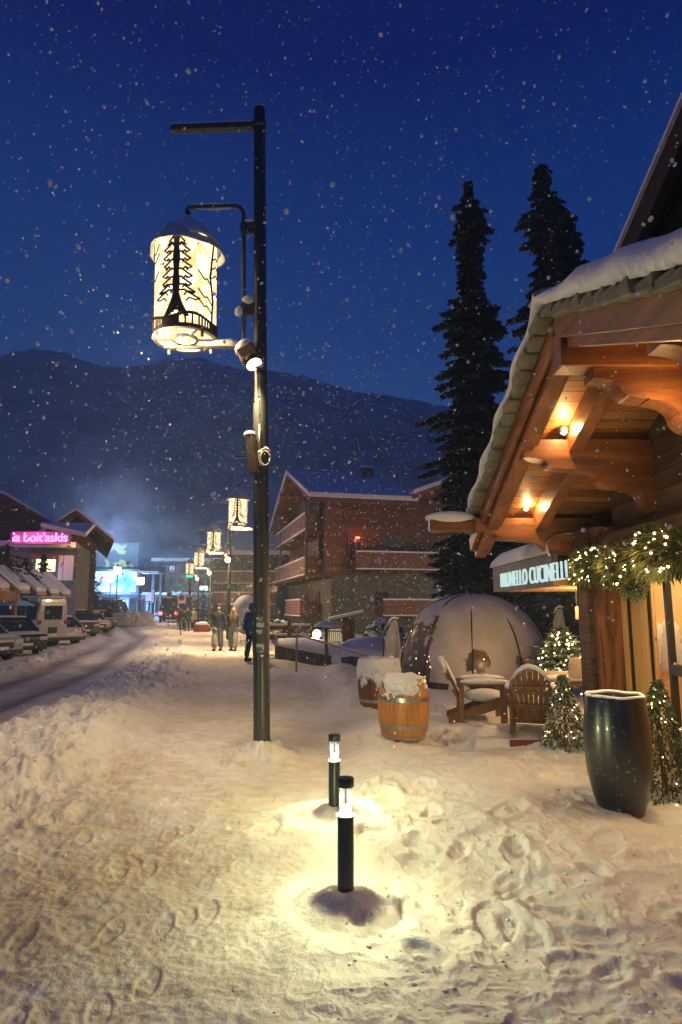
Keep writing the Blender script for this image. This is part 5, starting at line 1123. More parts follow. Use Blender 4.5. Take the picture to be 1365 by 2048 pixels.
# ================================================================ CARS
GLS = mat('car_glass', (0.02, 0.03, 0.035), rough=0.08, spec=.8); TYR = mat('tyre_rubber', (0.02, 0.02, 0.02), rough=.8); RIM = mat('alloy_rim', (0.35, 0.35, 0.36), rough=.3, metal=.8)
TAIL = mat('tail_light_glass', (0.25, 0.01, 0.01), rough=.2); HEADL = mat('headlight_glass', (0.5, 0.5, 0.5), rough=.1, spec=.8); CSN = mat('thin_car_snow', (0.55, 0.55, 0.56), (0.75, 0.75, 0.77), nscale=5, rough=.8, bump=.01)
def paint(n, c): return mat('paint_' + n, c, rough=.3, coat=.5, spec=.5)
PLT = mat('number_plate', (0.7, 0.7, 0.66), rough=.4)
def car(label, p, rz, pm, L_=4.4, W_=1.82, H_=1.55, suv=True, van=False, snow=True, cat='car', front_snow=True, tail_on=False, group='vehicles parked nose-out along the road'):
    """front towards -Y"""
    t = thing('parked_car' if not van else 'parked_van', label, cat, p, rz, group); h = L_/2; w_ = W_/2
    hood = H_*.62; bl = H_*.60
    if van: low = [(-h, .35), (-h, H_*.45), (-h+.5, H_*.52), (h, H_*.52), (h, .3)]
    else: low = [(-h, .32), (-h, hood*.80), (-h+.12, hood*.93), (-h+1.15, hood), (h-.25, hood*1.04), (h, hood*.9), (h, .32)]
    def loft(secs, name, m_, bev=.03):
        # secs: list of (y,z) outline; widths taper with height
        vs = []; n = len(secs)
        for sx in (-1, 1):
            for (y, z) in secs:
                f = 1.0 - .16*max(0, (z-H_*.55))/(H_*.45) - .05*max(0, (abs(y)-h+.35)/.35); vs.append((sx*w_*f, y, z))
        mm = MB(); mm.add(vs, [tuple(range(n))[::-1], tuple(range(n, 2*n))] + [(i, (i+1) % n, n+(i+1) % n, n+i) for i in range(n)]); return mm.build(name, m_, t, bevel=bev, seg=3, smooth=40)
    loft([(a_, b_) for a_, b_ in low], 'body', pm, .06)
    top = H_
    if van: gh = [(-h+.1, H_*.5), (-h+.55, top-.12), (-h+.9, top), (h-.05, top), (h, top-.1), (h, H_*.5)]
    elif suv: gh = [(-h+1.0, hood-.03), (-h+1.75, top-.03), (-h+2.2, top), (h-.55, top-.03), (h-.15, hood*1.0)]
    else: gh = [(-h+1.05, hood-.03), (-h+1.9, top-.03), (-h+2.4, top), (h-1.1, top-.08), (h-.3, hood*1.0)]
    loft(gh, 'cabin_glass' if not van else 'upper_body', GLS if not van else pm, .05)
    # roof skin and pillars
    y0_, y1_ = gh[1][0], gh[-2][0]
    m = MB(); m.box((0, (y0_+y1_)/2, top-.005), (W_*.80, (y1_-y0_), .06)); m.build('roof', pm, t, bevel=.025)
    if not van:
        for sx in (-1, 1):
            f = .93; m = MB()
            m.beam((sx*w_*.97, gh[0][0], hood), (sx*w_*.85, gh[1][0], top-.03), .05, .07); m.beam((sx*w_*.97, gh[-1][0], hood), (sx*w_*.85, gh[-2][0], top-.04), .06, .16); m.beam((sx*w_*.975, .1, hood), (sx*w_*.86, .1, top-.02), .04, .08); m.build('pillar', pm, t)
    else:
        z0, z1 = H_*.56, H_*.84
        for sx in (-1, 1):
            for a_, b_ in ((-h+.9, -h+1.7), (-h+1.85, -h+3.0), (-h+3.15, h-.9), (h-.8, h-.15)): m = MB(); m.box((sx*(w_*.925), (a_+b_)/2, (z0+z1)/2), (.05, b_-a_, z1-z0), M=Matrix.Rotation(0, 4, 'X')); m.build('side_window', GLS, t, bevel=.01)
        m = MB(); m.box((0, h-.0, (z0+z1)/2), (W_*.55, .05, z1-z0)); m.build('rear_window', GLS, t, bevel=.02)
        m = MB(); m.box((0, h+.01, .85), (.55, .04, .3)); m.build('rear_badge_panel', BLACKM, t)
    for sx in (-1, 1):
        for yy in (-h+.85, h-.85):
            m = MB(); M = Matrix.Translation((sx*(w_-.10), yy, .34)) @ Matrix.Rotation(R(90), 4, 'Y'); m.M = M; m.lathe([(.20, -.10), (.32, -.10), (.345, -.06), (.345, .06), (.32, .10), (.20, .10)], 24, closed=True); wh = m.build('wheel', TYR, t, smooth=40)
            m = MB(M); m.lathe([(0, .06*1), (.2, .05), (.21, -.05), (0, -.06)], 12); m.build('rim', RIM, wh, smooth=30)
        m = MB(); m.box((sx*w_*.74, -h+.03, hood*.76), (.34, .10, .15)); m.build('headlight', HEADL, t, bevel=.02)
        m = MB(); m.box((sx*w_*.82, h-.03, hood*.82), (.34 if tail_on else .22, .10, .30 if tail_on else .22)); m.build('tail_light', emis('tail_on', (1.0, .05, .12), 14) if tail_on else TAIL, t, bevel=.02)
        m = MB(); m.box((sx*(w_+.08), -h+1.35, hood+.10), (.16, .10, .13)); m.build('wing_mirror', pm, t, bevel=.02)
    m = MB(); m.box((0, -h-.0, hood*.62), (W_*.5, .05, .22)); m.build('grille', BLACKM, t, bevel=.01)
    m = MB(); m.box((0, -h-.035, .50), (.50, .02, .11)); m.build('number_plate', PLT, t); m = MB(); m.box((0, h+.03, .62), (.5, .02, .11)); m.build('number_plate', PLT, t)
    m = MB(); m.box((0, -h-.01, .36), (W_*.9, .10, .16)); m.build('bumper', BLACKM, t, bevel=.02); m = MB(); m.box((0, h+.0, .40), (W_*.92, .10, .18)); m.build('bumper', BLACKM, t, bevel=.02)
    if snow:
        m = MB(); m.box((0, (y0_+y1_)/2, top+.045), (W_*.76, (y1_-y0_)*.98, .07)); m.build('roof_snow', CSN, t, bevel=.03)
        if not van and front_snow: m = MB(); m.slab([(-w_*.85, -h+.15, hood*.965), (w_*.85, -h+.15, hood*.965), (w_*.85, -h+1.05, hood+.035), (-w_*.85, -h+1.05, hood+.035)], .03); m.build('bonnet_snow', CSN, t)
    return t
def put_car(label, px, py, pm, head, tail=False, **k):
    p = gnd(px, py); a = math.radians(head); L_ = k.get('L_', 4.4)
    # px,py is the point under the nose; head = direction the nose points (deg from -Y towards +X)
    c = (p.x - math.sin(a)*L_/2, p.y + math.cos(a)*L_/2)
    if tail: c = (p.x + math.sin(a)*L_/2, p.y - math.cos(a)*L_/2)
    return car(label, (c[0], c[1], float(base_z(p.x+1.0, p.y))-.02), a, pm, **k)
put_car('silver car at the near end of the row, only its nose in view', 2, 1324, paint('silver', (0.30, 0.30, 0.30)), 62)
cb_ = put_car('black car with pale number plate in front of the white van', 52, 1313, paint('black', (0.015, 0.018, 0.022)), 50, front_snow=True)
m = MB(); m.M = Matrix.Translation((0, -2.24, .72)) @ Matrix.Rotation(R(90), 4, 'X'); m.lathe([(.0, 0), (.09, 0), (.09, .01), (0, .01)], 20); m.build('round_badge', RIM, cb_)
v = gnd(104, 1296); van = car('high white minibus with dark windows parked behind the black car', (v.x-2.9, v.y+1.4, float(base_z(v.x, v.y))), R(-112), paint('white', (0.42, 0.41, 0.38)), L_=5.9, W_=2.0, H_=2.45, van=True, cat='van')
put_car('white estate car with red tail lights between the minibus and the dark off-roader', 140, 1292, paint('offwhite', (0.45, 0.43, 0.42)), -125, tail=True, suv=False, H_=1.5)
put_car('snow-dusted dark off-road car facing the road, fourth in the row', 172, 1276, paint('charcoal', (0.05, 0.05, 0.055)), 45, H_=1.75)
put_car('beige snow-covered car tucked behind the dark off-roader', 200, 1266, paint('sand', (0.35, 0.30, 0.22)), 45, H_=1.5)
put_car('last dark car at the far end of the parked row', 214, 1260, paint('blue_grey', (0.08, 0.09, 0.11)), 45, H_=1.5)
q = at(331, 1225, 64); car('black off-road car with both red tail lights glowing, standing in the lane', (q.x, 66.3, float(base_z(q.x, 64))), R(188), paint('black', (0.015, 0.018, 0.022)), W_=1.95, H_=1.85, tail_on=True, snow=False, group='cars in the lane beyond the path')
q = at(334, 1205, 73); c = car('second dark car with a roof box and lit brake lights ahead of the off-roader', (q.x, 75.3, float(base_z(q.x, 73))+.35), R(188), paint('black', (0.015, 0.018, 0.022)), W_=1.9, H_=2.15, tail_on=True, group='cars in the lane beyond the path')
m = MB(); m.box((0, 0, 2.3), (.9, 2.0, .36)); m.build('roof_box', BLACKM, c, bevel=.08)
q = gnd(178, 1243); car('dark van parked across the end of the lot below the white signs', (q.x, q.y+4, float(base_z(q.x, q.y))), R(80), paint('blue_grey', (0.08, 0.09, 0.11)), L_=5.4, W_=2.0, H_=2.3, van=True, cat='van')

# ================================================================ CENTRAL CHALET
CW = wood('chalet_red_boards', (0.075, 0.027, 0.012), (0.22, 0.085, 0.038), 'X', plank=2, pw=0.22, rough=.7, bump=.01)
CWV = wood('chalet_balcony_boards', (0.09, 0.032, 0.016), (0.22, 0.09, 0.045), 'Z', plank=0, pw=0.20, rough=.7, bump=.01)
CWY = wood('chalet_gable_boards', (0.13, 0.048, 0.02), (0.30, 0.12, 0.05), 'Y', plank=2, pw=0.22, rough=.7, bump=.01)
STONE = mat('chalet_stone', (0.06, 0.058, 0.045), (0.15, 0.145, 0.115), nscale=5, rough=.9, bump=.03, contrast=(.4, .6))
CH_Y = 42.0; yaw = R(14)
c0 = at(662, 1240, CH_Y); ch = thing('wooden_chalet', 'large red-brown wooden chalet with balconies, stone base and snowy roof', 'chalet', (c0.x, CH_Y, float(base_z(0, CH_Y))), yaw)
Wd = at(880, 1240, CH_Y).x - c0.x; eave = at(700, 990, CH_Y).z - ch.location.z; ridge = eave + 3.2; Dp = 17.5; zs = at(700, 1150, CH_Y).z - ch.location.z
m = MB(); m.box((Wd/2, Dp/2, zs/2), (Wd, Dp, zs)); m.build('stone_base', STONE, ch)
m = MB(); m.box((Wd/2, Dp/2, (zs+eave)/2), (Wd-.02, Dp-.02, eave-zs)); m.build('timber_wall', CW, ch)
# street gable (faces -X in the building's frame)
m = MB(); m.add([(-0.02, 0, zs), (-0.02, Dp, zs), (-0.02, Dp, eave), (-0.02, Dp/2, ridge-.5), (-0.02, 0, eave)], [(0, 1, 2, 3, 4)]); m.add([(Wd+.02, 0, eave), (Wd+.02, Dp, eave), (Wd+.02, Dp/2, ridge-.5)], [(0, 1, 2)]); m.build('gable_wall', CWY, ch)
ox = 1.7; oy = 1.2
def zr_(y): return ridge - (ridge-eave)*abs(y-Dp/2)/(Dp/2)
m = MB()
for a_, b_ in ((-oy, Dp/2), (Dp/2, Dp+oy)): m.slab([(-ox if a_ < 0 else -ox, a_, zr_(a_)), (Wd*.80+0, a_, zr_(a_)), (Wd*.80+.1, b_, zr_(b_)), (-ox, b_, zr_(b_))] if a_ < 0 else [(-ox, a_, zr_(a_)), (Wd*.80+.1, a_, zr_(a_)), (Wd*.80+0, b_, zr_(b_)), (-ox, b_, zr_(b_))], .28)
rf = m.build('roof', CWY, ch)
m = MB()
for a_, b_ in ((-oy-.1, Dp/2), (Dp/2, Dp+oy+.1)): m.slab([(-ox-.1 if a_ < 0 else -ox-.1, a_, zr_(a_)+.42), (Wd*.80+0+.1, a_, zr_(a_)+.42), (Wd*.80+.2, b_, zr_(b_)+.42), (-ox-.1, b_, zr_(b_)+.42)] if a_ < 0 else [(-ox-.1, a_, zr_(a_)+.42), (Wd*.80+.2, a_, zr_(a_)+.42), (Wd*.80+0+.1, b_, zr_(b_)+.42), (-ox-.1, b_, zr_(b_)+.42)], .36)
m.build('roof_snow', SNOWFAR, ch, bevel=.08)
xg = Wd*.80; hg = at(925, 940, CH_Y).z - ch.location.z; wg = 4.6          # cross gable at the far side, verge rising to the right
m = MB(); m.prism([(0, -.3), (wg, hg-eave-.3), (2*wg, -.3), (2*wg, 0), (wg, hg-eave), (0, 0)], (xg-.4, Dp/2-.6, eave+.0), (1, 0, 0), (0, 0, 1), Dp+2.0); m.build('cross_roof', CWY, ch)
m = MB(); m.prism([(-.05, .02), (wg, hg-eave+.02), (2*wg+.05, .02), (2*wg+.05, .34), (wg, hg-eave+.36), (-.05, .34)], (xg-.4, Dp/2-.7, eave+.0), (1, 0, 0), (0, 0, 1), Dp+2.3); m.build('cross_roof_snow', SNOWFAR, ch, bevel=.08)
m = MB(); m.prism([(.5, -6), (.5, .1), (wg, hg-eave-.4), (2*wg-.5, .1), (2*wg-.5, -6)], (xg-.4, .12, eave-.1), (1, 0, 0), (0, 0, 1), .2); m.build('cross_gable_wall', CW, ch)
m = MB(); m.box((Wd*.62, Dp*.38, ridge-.3), (1.0, .8, 1.3)); ck = m.build('chimney', STONE, rf); m = MB(); m.box((Wd*.62, Dp*.38, ridge+.42), (1.1, .9, .25)); m.build('chimney_snow', SNOWFAR, ck, bevel=.06)
DKW = mat('dark_window', (0.02, 0.022, 0.03), rough=.15); FRM = mat('window_frame_wood', (0.16, 0.07, 0.035), rough=.6)
def win(par, c_, w__, h_, axis, lit=None):
    m = MB()
    for dz, dw, ww, hh in ((h_/2, 0, w__+.2, .1), (-h_/2, 0, w__+.2, .1), (0, -w__/2, .1, h_), (0, w__/2, .1, h_), (0, 0, .06, h_)):
        m.box((c_[0]+(dw if axis == 'x' else 0), c_[1]+(0 if axis == 'x' else dw), c_[2]+dz), (ww, .10, hh) if axis == 'x' else (.10, ww, hh))
    f = m.build('window', FRM, par); m = MB(); m.box(c_, (w__, .05, h_) if axis == 'x' else (.05, w__, h_)); m.build('pane', lit or DKW, f)
def balcony(par, a_, b_, z, out, axis, depth=1.3, hh=1.0):
    """axis x: along the front (y<0); axis y: along the street gable (x<0)"""
    L_ = b_-a_; md = (a_+b_)/2
    m = MB(); m.box((md, -depth/2-out, z) if axis == 'x' else (-depth/2-out, md, z), (L_, depth, .16) if axis == 'x' else (depth, L_, .16)); o = m.build('balcony', CW, par)
    m = MB(); m.box((md, -depth-out, z+hh/2+.05) if axis == 'x' else (-depth-out, md, z+hh/2+.05), (L_, .06, hh) if axis == 'x' else (.06, L_, hh))
    for e in (a_, b_): m.box((e, -depth/2-out, z+hh/2+.05) if axis == 'x' else (-depth/2-out, e, z+hh/2+.05), (.06, depth, hh) if axis == 'x' else (depth, .06, hh))
    m.build('railing', CWV if axis == 'x' else CWY, o)
    m = MB(); m.box((md, -depth-out, z+hh+.12) if axis == 'x' else (-depth-out, md, z+hh+.12), (L_+.1, .16, .10) if axis == 'x' else (.16, L_+.1, .10)); m.box((md, -depth-out-.04, z-.02) if axis == 'x' else (-depth-out-.04, md, z-.02), (L_+.1, .12, .08) if axis == 'x' else (.12, L_+.1, .08)); m.build('rail_snow', SNOWFAR, o)
    m = MB()
    for q in range(int(L_/.9)+1):
        u = a_+.1+q*(L_-.2)/max(1, int(L_/.9)); 
        if axis == 'y': m.beam((0, u, z-.18), (-depth-out, u, z-.18), .14, .16)
        else: m.beam((u, 0, z-.18), (u, -depth-out, z-.18), .14, .16)
    m.build('joist', CW, o)
zb1 = at(700, 1138, CH_Y).z - ch.location.z
balcony(ch, Wd*.20, Wd*1.0, zb1, 0.0, 'x'); balcony(ch, Wd*.45, Wd*1.0, at(760, 1230, CH_Y).z - ch.location.z, .1, 'x', hh=.9)
balcony(ch, 0.2, 14, at(640, 1058, CH_Y).z - ch.location.z, .2, 'y', 1.5); balcony(ch, 0.2, 14, at(640, 1148, CH_Y).z - ch.location.z, .2, 'y', 1.5)
balcony(ch, 3.0, 9.5, at(640, 1232, CH_Y).z - ch.location.z, .2, 'y', 1.3)
for (px_, py_, w__, h_) in ((713, 1100, .9, 2.0), (792, 1098, 1.2, 2.0), (845, 1095, 1.0, 1.5), (655, 1015, 1.2, 1.6), (650, 1095, .9, 2.0), (770, 1205, 1.2, 1.6)):
    q = at(px_, py_, CH_Y); win(ch, ((q.x-c0.x), -.04, q.z-ch.location.z), w__, h_, 'x', mat('teal_curtain', (0.03, 0.09, 0.09), rough=.6) if px_ == 792 else None)
for k, (yy, zz) in enumerate(((2.5, .45), (6, .45), (10, .45), (3, .72), (8, .72), (6.5, .92), (4, .15), (8.5, .15))):
    win(ch, (-.06, yy, zz*eave + .8), 1.1, 1.4, 'y')
for k in range(5): m = MB(); m.beam((-.05, 0.3+k*3.6, zr_(.3+k*3.6)-.45), (-1.9, .3+k*3.6, zr_(.3+k*3.6)-.45), .22, .28); m.build('purlin', CWY, ch)
m = MB(); m.box((at(662, 1100, CH_Y).x-c0.x, -.4, (zs+eave)/2), (1.1, .8, eave-zs)); m.build('corner_bay', CWY, ch)
m = MB(); 
for q in (0.0, 11.4): m.beam((-1.7, q, zs), (-1.7, q, eave-.3), .16, .16)
m.build('balcony_post', CW, ch)
q = at(716, 1074, CH_Y-.3); rl = MB(); rl.ico((q.x-c0.x, -.25, q.z-ch.location.z), .14, 2, (1.2, .8, .6)); rl.build('red_lamp', emis('red_lamp', (1.0, .10, .03), 10), ch, smooth=True)
lamp('red_glow', (q.x-c0.x, -.5, q.z-ch.location.z-.1), 26, (1.0, .12, .03), .1, ch)
lamp('gable_fill', (-6.5, 4, zs-.5), 900, (1.0, .55, .25), .5, ch)  # fill added to brighten the gable side, without a fixture
lamp('front_fill', (4.0, -11, 2.2), 1100, (1.0, .6, .32), .5, ch)  # added light standing in for unseen lamps on the front facade
for px_, py_ in ((613, 1160), ): pass

# ================================================================ FAR HOTEL, DARK CHALET, LIT PLAZA
HOT = mat('hotel_render', (0.20, 0.155, 0.13), (0.30, 0.24, 0.20), nscale=3, rough=.85)
def block(name, label, cat, px0, px1, pyt, pyb, Yd, dep, m_, rz=0.0, roofh=1.6, over=1.0, grid=None, lit=(), roof_t=.5, gable=False, ww=(.9, 1.2)):
    a = at(px0, pyb, Yd); b_ = at(px1, pyb, Yd); top = at(px0, pyt, Yd).z; gz = float(base_z(a.x, Yd)); W_ = b_.x-a.x; Hh = top-gz
    t = thing(name, label, cat, (a.x, Yd, gz), rz); m = MB(); m.box((W_/2, dep/2, Hh/2), (W_, dep, Hh)); m.build('wall', m_, t)
    m = MB()
    if gable: m.prism([(-over, 0), (W_/2, roofh), (W_+over, 0), (W_+over, .25), (W_/2, roofh+.3), (-over, .25)], (0, dep/2-over/2, Hh), (1, 0, 0), (0, 0, 1), dep+over*2); m.add([(0, -.01, Hh), (W_, -.01, Hh), (W_/2, -.01, Hh+roofh)], [(0, 1, 2)])
    else: m.slab([(-over, -over, Hh+.25), (W_+over, -over, Hh+.25), (W_+over, dep/2, Hh+roofh), (-over, dep/2, Hh+roofh)], .25); m.slab([(-over, dep/2, Hh+roofh), (W_+over, dep/2, Hh+roofh), (W_+over, dep+over, Hh+.25), (-over, dep+over, Hh+.25)], .25)
    rf = m.build('roof', CW, t)
    m = MB()
    if gable: m.prism([(-over-.1, .27), (W_/2, roofh+.32), (W_+over+.1, .27), (W_+over+.1, .27+roof_t), (W_/2, roofh+.32+roof_t), (-over-.1, .27+roof_t)], (0, dep/2-over/2, Hh), (1, 0, 0), (0, 0, 1), dep+over*2.1)
    else: m.slab([(-over-.1, -over-.1, Hh+.27+roof_t), (W_+over+.1, -over-.1, Hh+.27+roof_t), (W_+over+.1, dep/2, Hh+roofh+.02+roof_t), (-over-.1, dep/2, Hh+roofh+.02+roof_t)], roof_t); m.slab([(-over-.1, dep/2, Hh+roofh+.02+roof_t), (W_+over+.1, dep/2, Hh+roofh+.02+roof_t), (W_+over+.1, dep+over, Hh+.27+roof_t), (-over-.1, dep+over, Hh+.27+roof_t)], roof_t)
    m.build('roof_snow', SNOWFAR, t, bevel=.1)
    if grid:
        nx_, nz_ = grid
        for i in range(nx_):
            for j in range(nz_): win(t, (W_*(i+.7)/(nx_+.4), -.03, Hh*(j+.62)/(nz_+.1)), ww[0], ww[1], 'x', emis('warm_window', (1.0, .62, .28), 1.6) if (i, j) in lit else None)
    return t, W_, Hh
t, W_, Hh = block('hotel', 'pale square hotel with small windows at the end of the path', 'hotel', 328, 452, 1128, 1225, 92, 14, HOT, grid=(6, 4), roofh=2.4, over=1.6)
t, W_, Hh = block('dark_chalet', 'dim balconied chalet with a lit upper window, beyond the walking couple', 'chalet', 424, 560, 1118, 1235, 62, 12, CW, grid=(5, 3), lit=((3, 1),), roofh=4.2, over=1.4, ww=(1.2, 1.5))
for z in (.30, .62): balcony(t, .3, W_-.3, Hh*z, 0, 'x')
lamp('porch_light', (W_*.35, -2.5, Hh*.25), 90, (1.0, .6, .3), .2, t); lamp('window_spill', (W_*.72, -1.6, Hh*.72), 30, (1.0, .55, .25), .2, t)
# blue-lit plaza building with the big screen
PLZ = mat('plaza_wall', (0.25, 0.27, 0.36), (0.34, 0.36, 0.45), nscale=2, rough=.7)
sc0 = at(188, 1190, 84); sc1 = at(272, 1190, 84); zt_ = at(188, 1143, 84).z; zb_ = at(188, 1184, 84).z; gz = float(base_z(sc0.x, 84))
ps = thing('video_screen', 'huge glowing cyan and white video screen showing a skier, at the street end', 'screen', (sc0.x, 84, gz))
Ws = sc1.x-sc0.x
def scr_ex(m, nt, N, L, b, mp):
    e = N.new('ShaderNodeEmission'); nz = N.new('ShaderNodeTexNoise'); nz.inputs['Scale'].default_value = .35; nz.inputs['Detail'].default_value = 3; L.new(mp.outputs[0], nz.inputs[0])
    rp = N.new('ShaderNodeValToRGB'); rp.color_ramp.elements[0].position = .38; rp.color_ramp.elements[1].position = .55; rp.color_ramp.elements[0].color = (.12, .45, 1, 1); rp.color_ramp.elements[1].color = (.55, .9, 1, 1); L.new(nz.outputs[0], rp.inputs[0]); L.new(rp.outputs[0], e.inputs[0]); e.inputs[1].default_value = 2.6; L.new(e.outputs[0], N['Material Output'].inputs[0])
m = MB(); m.box((Ws/2, 0, (zt_+zb_)/2-gz), (Ws, .2, zt_-zb_)); m.build('screen_picture', mat('screen_light', (0, 0, 0), extra=scr_ex), ps)
m = MB(); m.box((Ws/2, .3, (zt_+zb_)/2-gz), (Ws+.6, .4, zt_-zb_+.6)); m.build('screen_frame', BLACKM, ps)
PK = emis('screen_pink', (1.0, .12, .35), 1.6); BLs = emis('screen_blue', (.10, .14, .4), .8)
m = MB(); zc = (zt_+zb_)/2-gz; m.tube([(Ws*.12, -.13, zc+.15), (Ws*.18, -.13, zc+.55), (Ws*.22, -.13, zc+.6)], [.12, .22, .1], 8); m.build('skier_figure', PK, ps); m = MB(); m.beam((Ws*.02, -.13, zc-.75), (Ws*.17, -.13, zc+.1), .06, .1); m.beam((Ws*.05, -.13, zc-.85), (Ws*.20, -.13, zc+.05), .06, .1); m.build('skis', BLs, ps)
lamp('screen_glow', (Ws/2, -1.5, zc), 3000, (.35, .72, 1.0), 3.0, ps, 'AREA', (R(90), 0, 0))
lamp('ground_glow', (Ws/2+3, -4, 4), 1500, (.25, .72, .95), .6, ps)
pb = thing('plaza_building', 'blue-lit flat building under the video screen', 'building', (sc0.x-6, 86, gz)); m = MB(); m.box((Ws/2+8, 4, (zb_-gz)/2), (Ws+18, 8, zb_-gz-.4)); m.build('wall', PLZ, pb)
m = MB(); m.box((Ws/2+8, -.3, zb_-gz-.2), (Ws+18.5, 1.0, .35)); m.build('roof_edge_snow', SNOWFAR, pb)
for k in range(6): win(pb, (4+k*3.6, -.04, 1.6), 2.2, 2.0, 'x')
lamp('plaza_blue', (Ws/2+8, -4, 3.0), 700, (.2, .25, 1.0), .5, pb)
bb0 = at(182, 1134, 90); bb1 = at(277, 1134, 90); zt2 = at(182, 1087, 90).z
bb = thing('banner_wall', 'large green and white leaf-patterned banner above the video screen', 'banner', (bb0.x, 90, gz)); Wb = bb1.x-bb0.x
m = MB(); m.box((Wb/2, 0, (bb0.z+zt2)/2-gz), (Wb, .3, zt2-bb0.z)); m.build('banner_cloth', mat('banner_print', (0.10, 0.14, 0.19), (0.42, 0.56, 0.22), nscale=.55, detail=1.0, contrast=(.50, .54), rough=.7), bb)
m = MB(); m.box((Wb/2, .4, (bb0.z-gz)/2), (Wb-1, .5, bb0.z-gz)); m.box((Wb/2, -.0, zt2-gz+.1), (Wb+.3, .6, .2)); m.build('frame', BLACKM, bb)
lamp('banner_light', (Wb/2, -4, bb0.z-gz+1.5), 520, (.75, .9, 1.0), .5, bb)
gs = thing('slope_structure', 'pale glass canopy with thin white edges beside the screen', 'canopy', (at(285, 1150, 80).x, 80, gz)); 
m = MB(); a = at(282, 1145, 80); b_ = at(322, 1151, 80); m.box(((b_.x-a.x)/2, 0, a.z-gz), (b_.x-a.x, 3, .25)); m.build('canopy_slab', SNOWFAR, gs); m = MB(); m.box(((b_.x-a.x)/2, .5, (a.z-gz)/2), (.3, .3, a.z-gz)); m.box((b_.x-a.x-.3, .5, (a.z-gz)/2), (.3, .3, a.z-gz)); m.build('column', PLZ, gs)
def shop_box(name, label, px0, px1, py0, py1, Yd, m_, cat='sign'):
    a = at(px0, py1, Yd); b_ = at(px1, py0, Yd); t = thing(name, label, cat, (a.x, Yd, a.z)); m = MB(); m.box(((b_.x-a.x)/2, 0, (b_.z-a.z)/2), (b_.x-a.x, .25, b_.z-a.z)); m.build('light_panel', m_, t, bevel=.05); g = float(base_z(a.x, Yd)); m = MB(); m.box(((b_.x-a.x)/2, .3, (g-a.z)/2+.1), (.15, .15, a.z-g+.2)); m.box(((b_.x-a.x)/2, .16, (b_.z-a.z)/2), (b_.x-a.x+.1, .08, b_.z-a.z+.1)); m.build('sign_mount', BLACKM, t); return t
s_ = shop_box('shop_light_sign', 'wide white glowing shop sign above the parked cars', 139, 171, 1167, 1180, 58, emis('white_sign', (.62, .80, 1.0), 3.5)); lamp('sign_glow', (.8, -1.2, .3), 260, (.6, .8, 1.0), .3, s_)
shop_box('shop_light_sign', 'small white glowing box sign under the wide one', 153, 167, 1188, 1194, 58, emis('white_sign', (.62, .80, 1.0), 3.5))
shop_box('shop_light_sign', 'cyan-white shop light beyond the third lantern post', 400, 416, 1172, 1181, 60, emis('cyan_sign', (.45, .85, 1.0), 3.0))
shop_box('shop_light_sign', 'green sign bar below the fourth lantern', 373, 386, 1150, 1155, 52, emis('green_sign', (.05, .9, .45), 1.6))
shop_box('shop_light_sign', 'orange and blue lit kiosk panel beside the snow mound', 292, 304, 1188, 1202, 66, emis('kiosk', (.45, .6, 1.0), 1.4))
shop_box('shop_light_sign', 'pale violet upright light column at the plaza edge', 303, 309, 1178, 1205, 66, emis('violet', (.5, .5, 1.0), .9))
for k, (px_, py_, Yd, lab) in enumerate(((236, 1141, 74, 'warm plaza lantern in front of the video screen'), (282, 1162, 70, 'warm plaza lantern right of the video screen'), (222, 1158, 80, 'small dim plaza lantern left of the others'))):
    q = at(px_, py_, Yd); g = float(base_z(q.x, Yd)); t = thing('plaza_lamp', lab, 'street lamp', (q.x, Yd, g), 0, 'lanterns on the plaza'); m = MB(); m.tube([(0, 0, 0), (0, 0, q.z-g+.4)], .07, 8); m.build('pole', BLACKM, t)
    m = MB(); m.lathe([(.10, -.45), (.42, -.40), (.42, .40), (.12, .5)], 14, (0, -.1, q.z-g)); m.build('lantern_glass', emis('plaza_lantern', (1.0, .66, .30), 5.0 if k < 2 else 2), t, smooth=40); m = MB(); m.lathe([(.5, .40), (.05, .75)], 14, (0, -.1, q.z-g)); m.build('lantern_roof', SNOWFAR, t)
    lamp('lantern_light', (0, -.8, q.z-g), 260, (1.0, .66, .3), .3, t)
# no-parking boards
def signpost(label, px_, py_, Yd, sz):
    q = at(px_, py_, Yd); g = float(base_z(q.x, Yd)); t = thing('parking_sign', label, 'traffic sign', (q.x, Yd, g), 0, 'round red and blue parking signs'); m = MB(); m.tube([(0, .03, 0), (0, .03, q.z-g+sz*.6)], .035, 8); m.build('pole', BRACK, t)
    m = MB(); m.box((0, 0, q.z-g), (sz*.78, .03, sz)); m.build('board', mat('sign_white_board', (.72, .70, .66), rough=.5), t)
    m = MB(Matrix.Translation((0, -.02, q.z-g+sz*.08)) @ Matrix.Rotation(R(90), 4, 'X')); m.lathe([(sz*.22, 0), (sz*.30, 0), (sz*.30, .012), (sz*.22, .012)], 24, closed=True); m.build('red_ring', mat('sign_red', (.45, .04, .05), rough=.5), t)
    m = MB(Matrix.Translation((0, -.017, q.z-g+sz*.08)) @ Matrix.Rotation(R(90), 4, 'X')); m.lathe([(0, 0), (sz*.225, 0), (sz*.225, .006), (0, .006)], 24); m.build('blue_disc', mat('sign_dark', (.12, .07, .14), rough=.5), t)
    m = MB(Matrix.Translation((0, -.03, q.z-g+sz*.08)) @ Matrix.Rotation(R(45), 4, 'Y')); m.box((0, 0, 0), (sz*.5, .008, sz*.06)); m.build('slash', mat('sign_red', (.45, .04, .05), rough=.5), t)
signpost('white-backed no-parking sign beside the walking group', 364, 1197, 40, .62); signpost('smaller no-parking sign beside the red tail lights', 339, 1190, 56, .62)

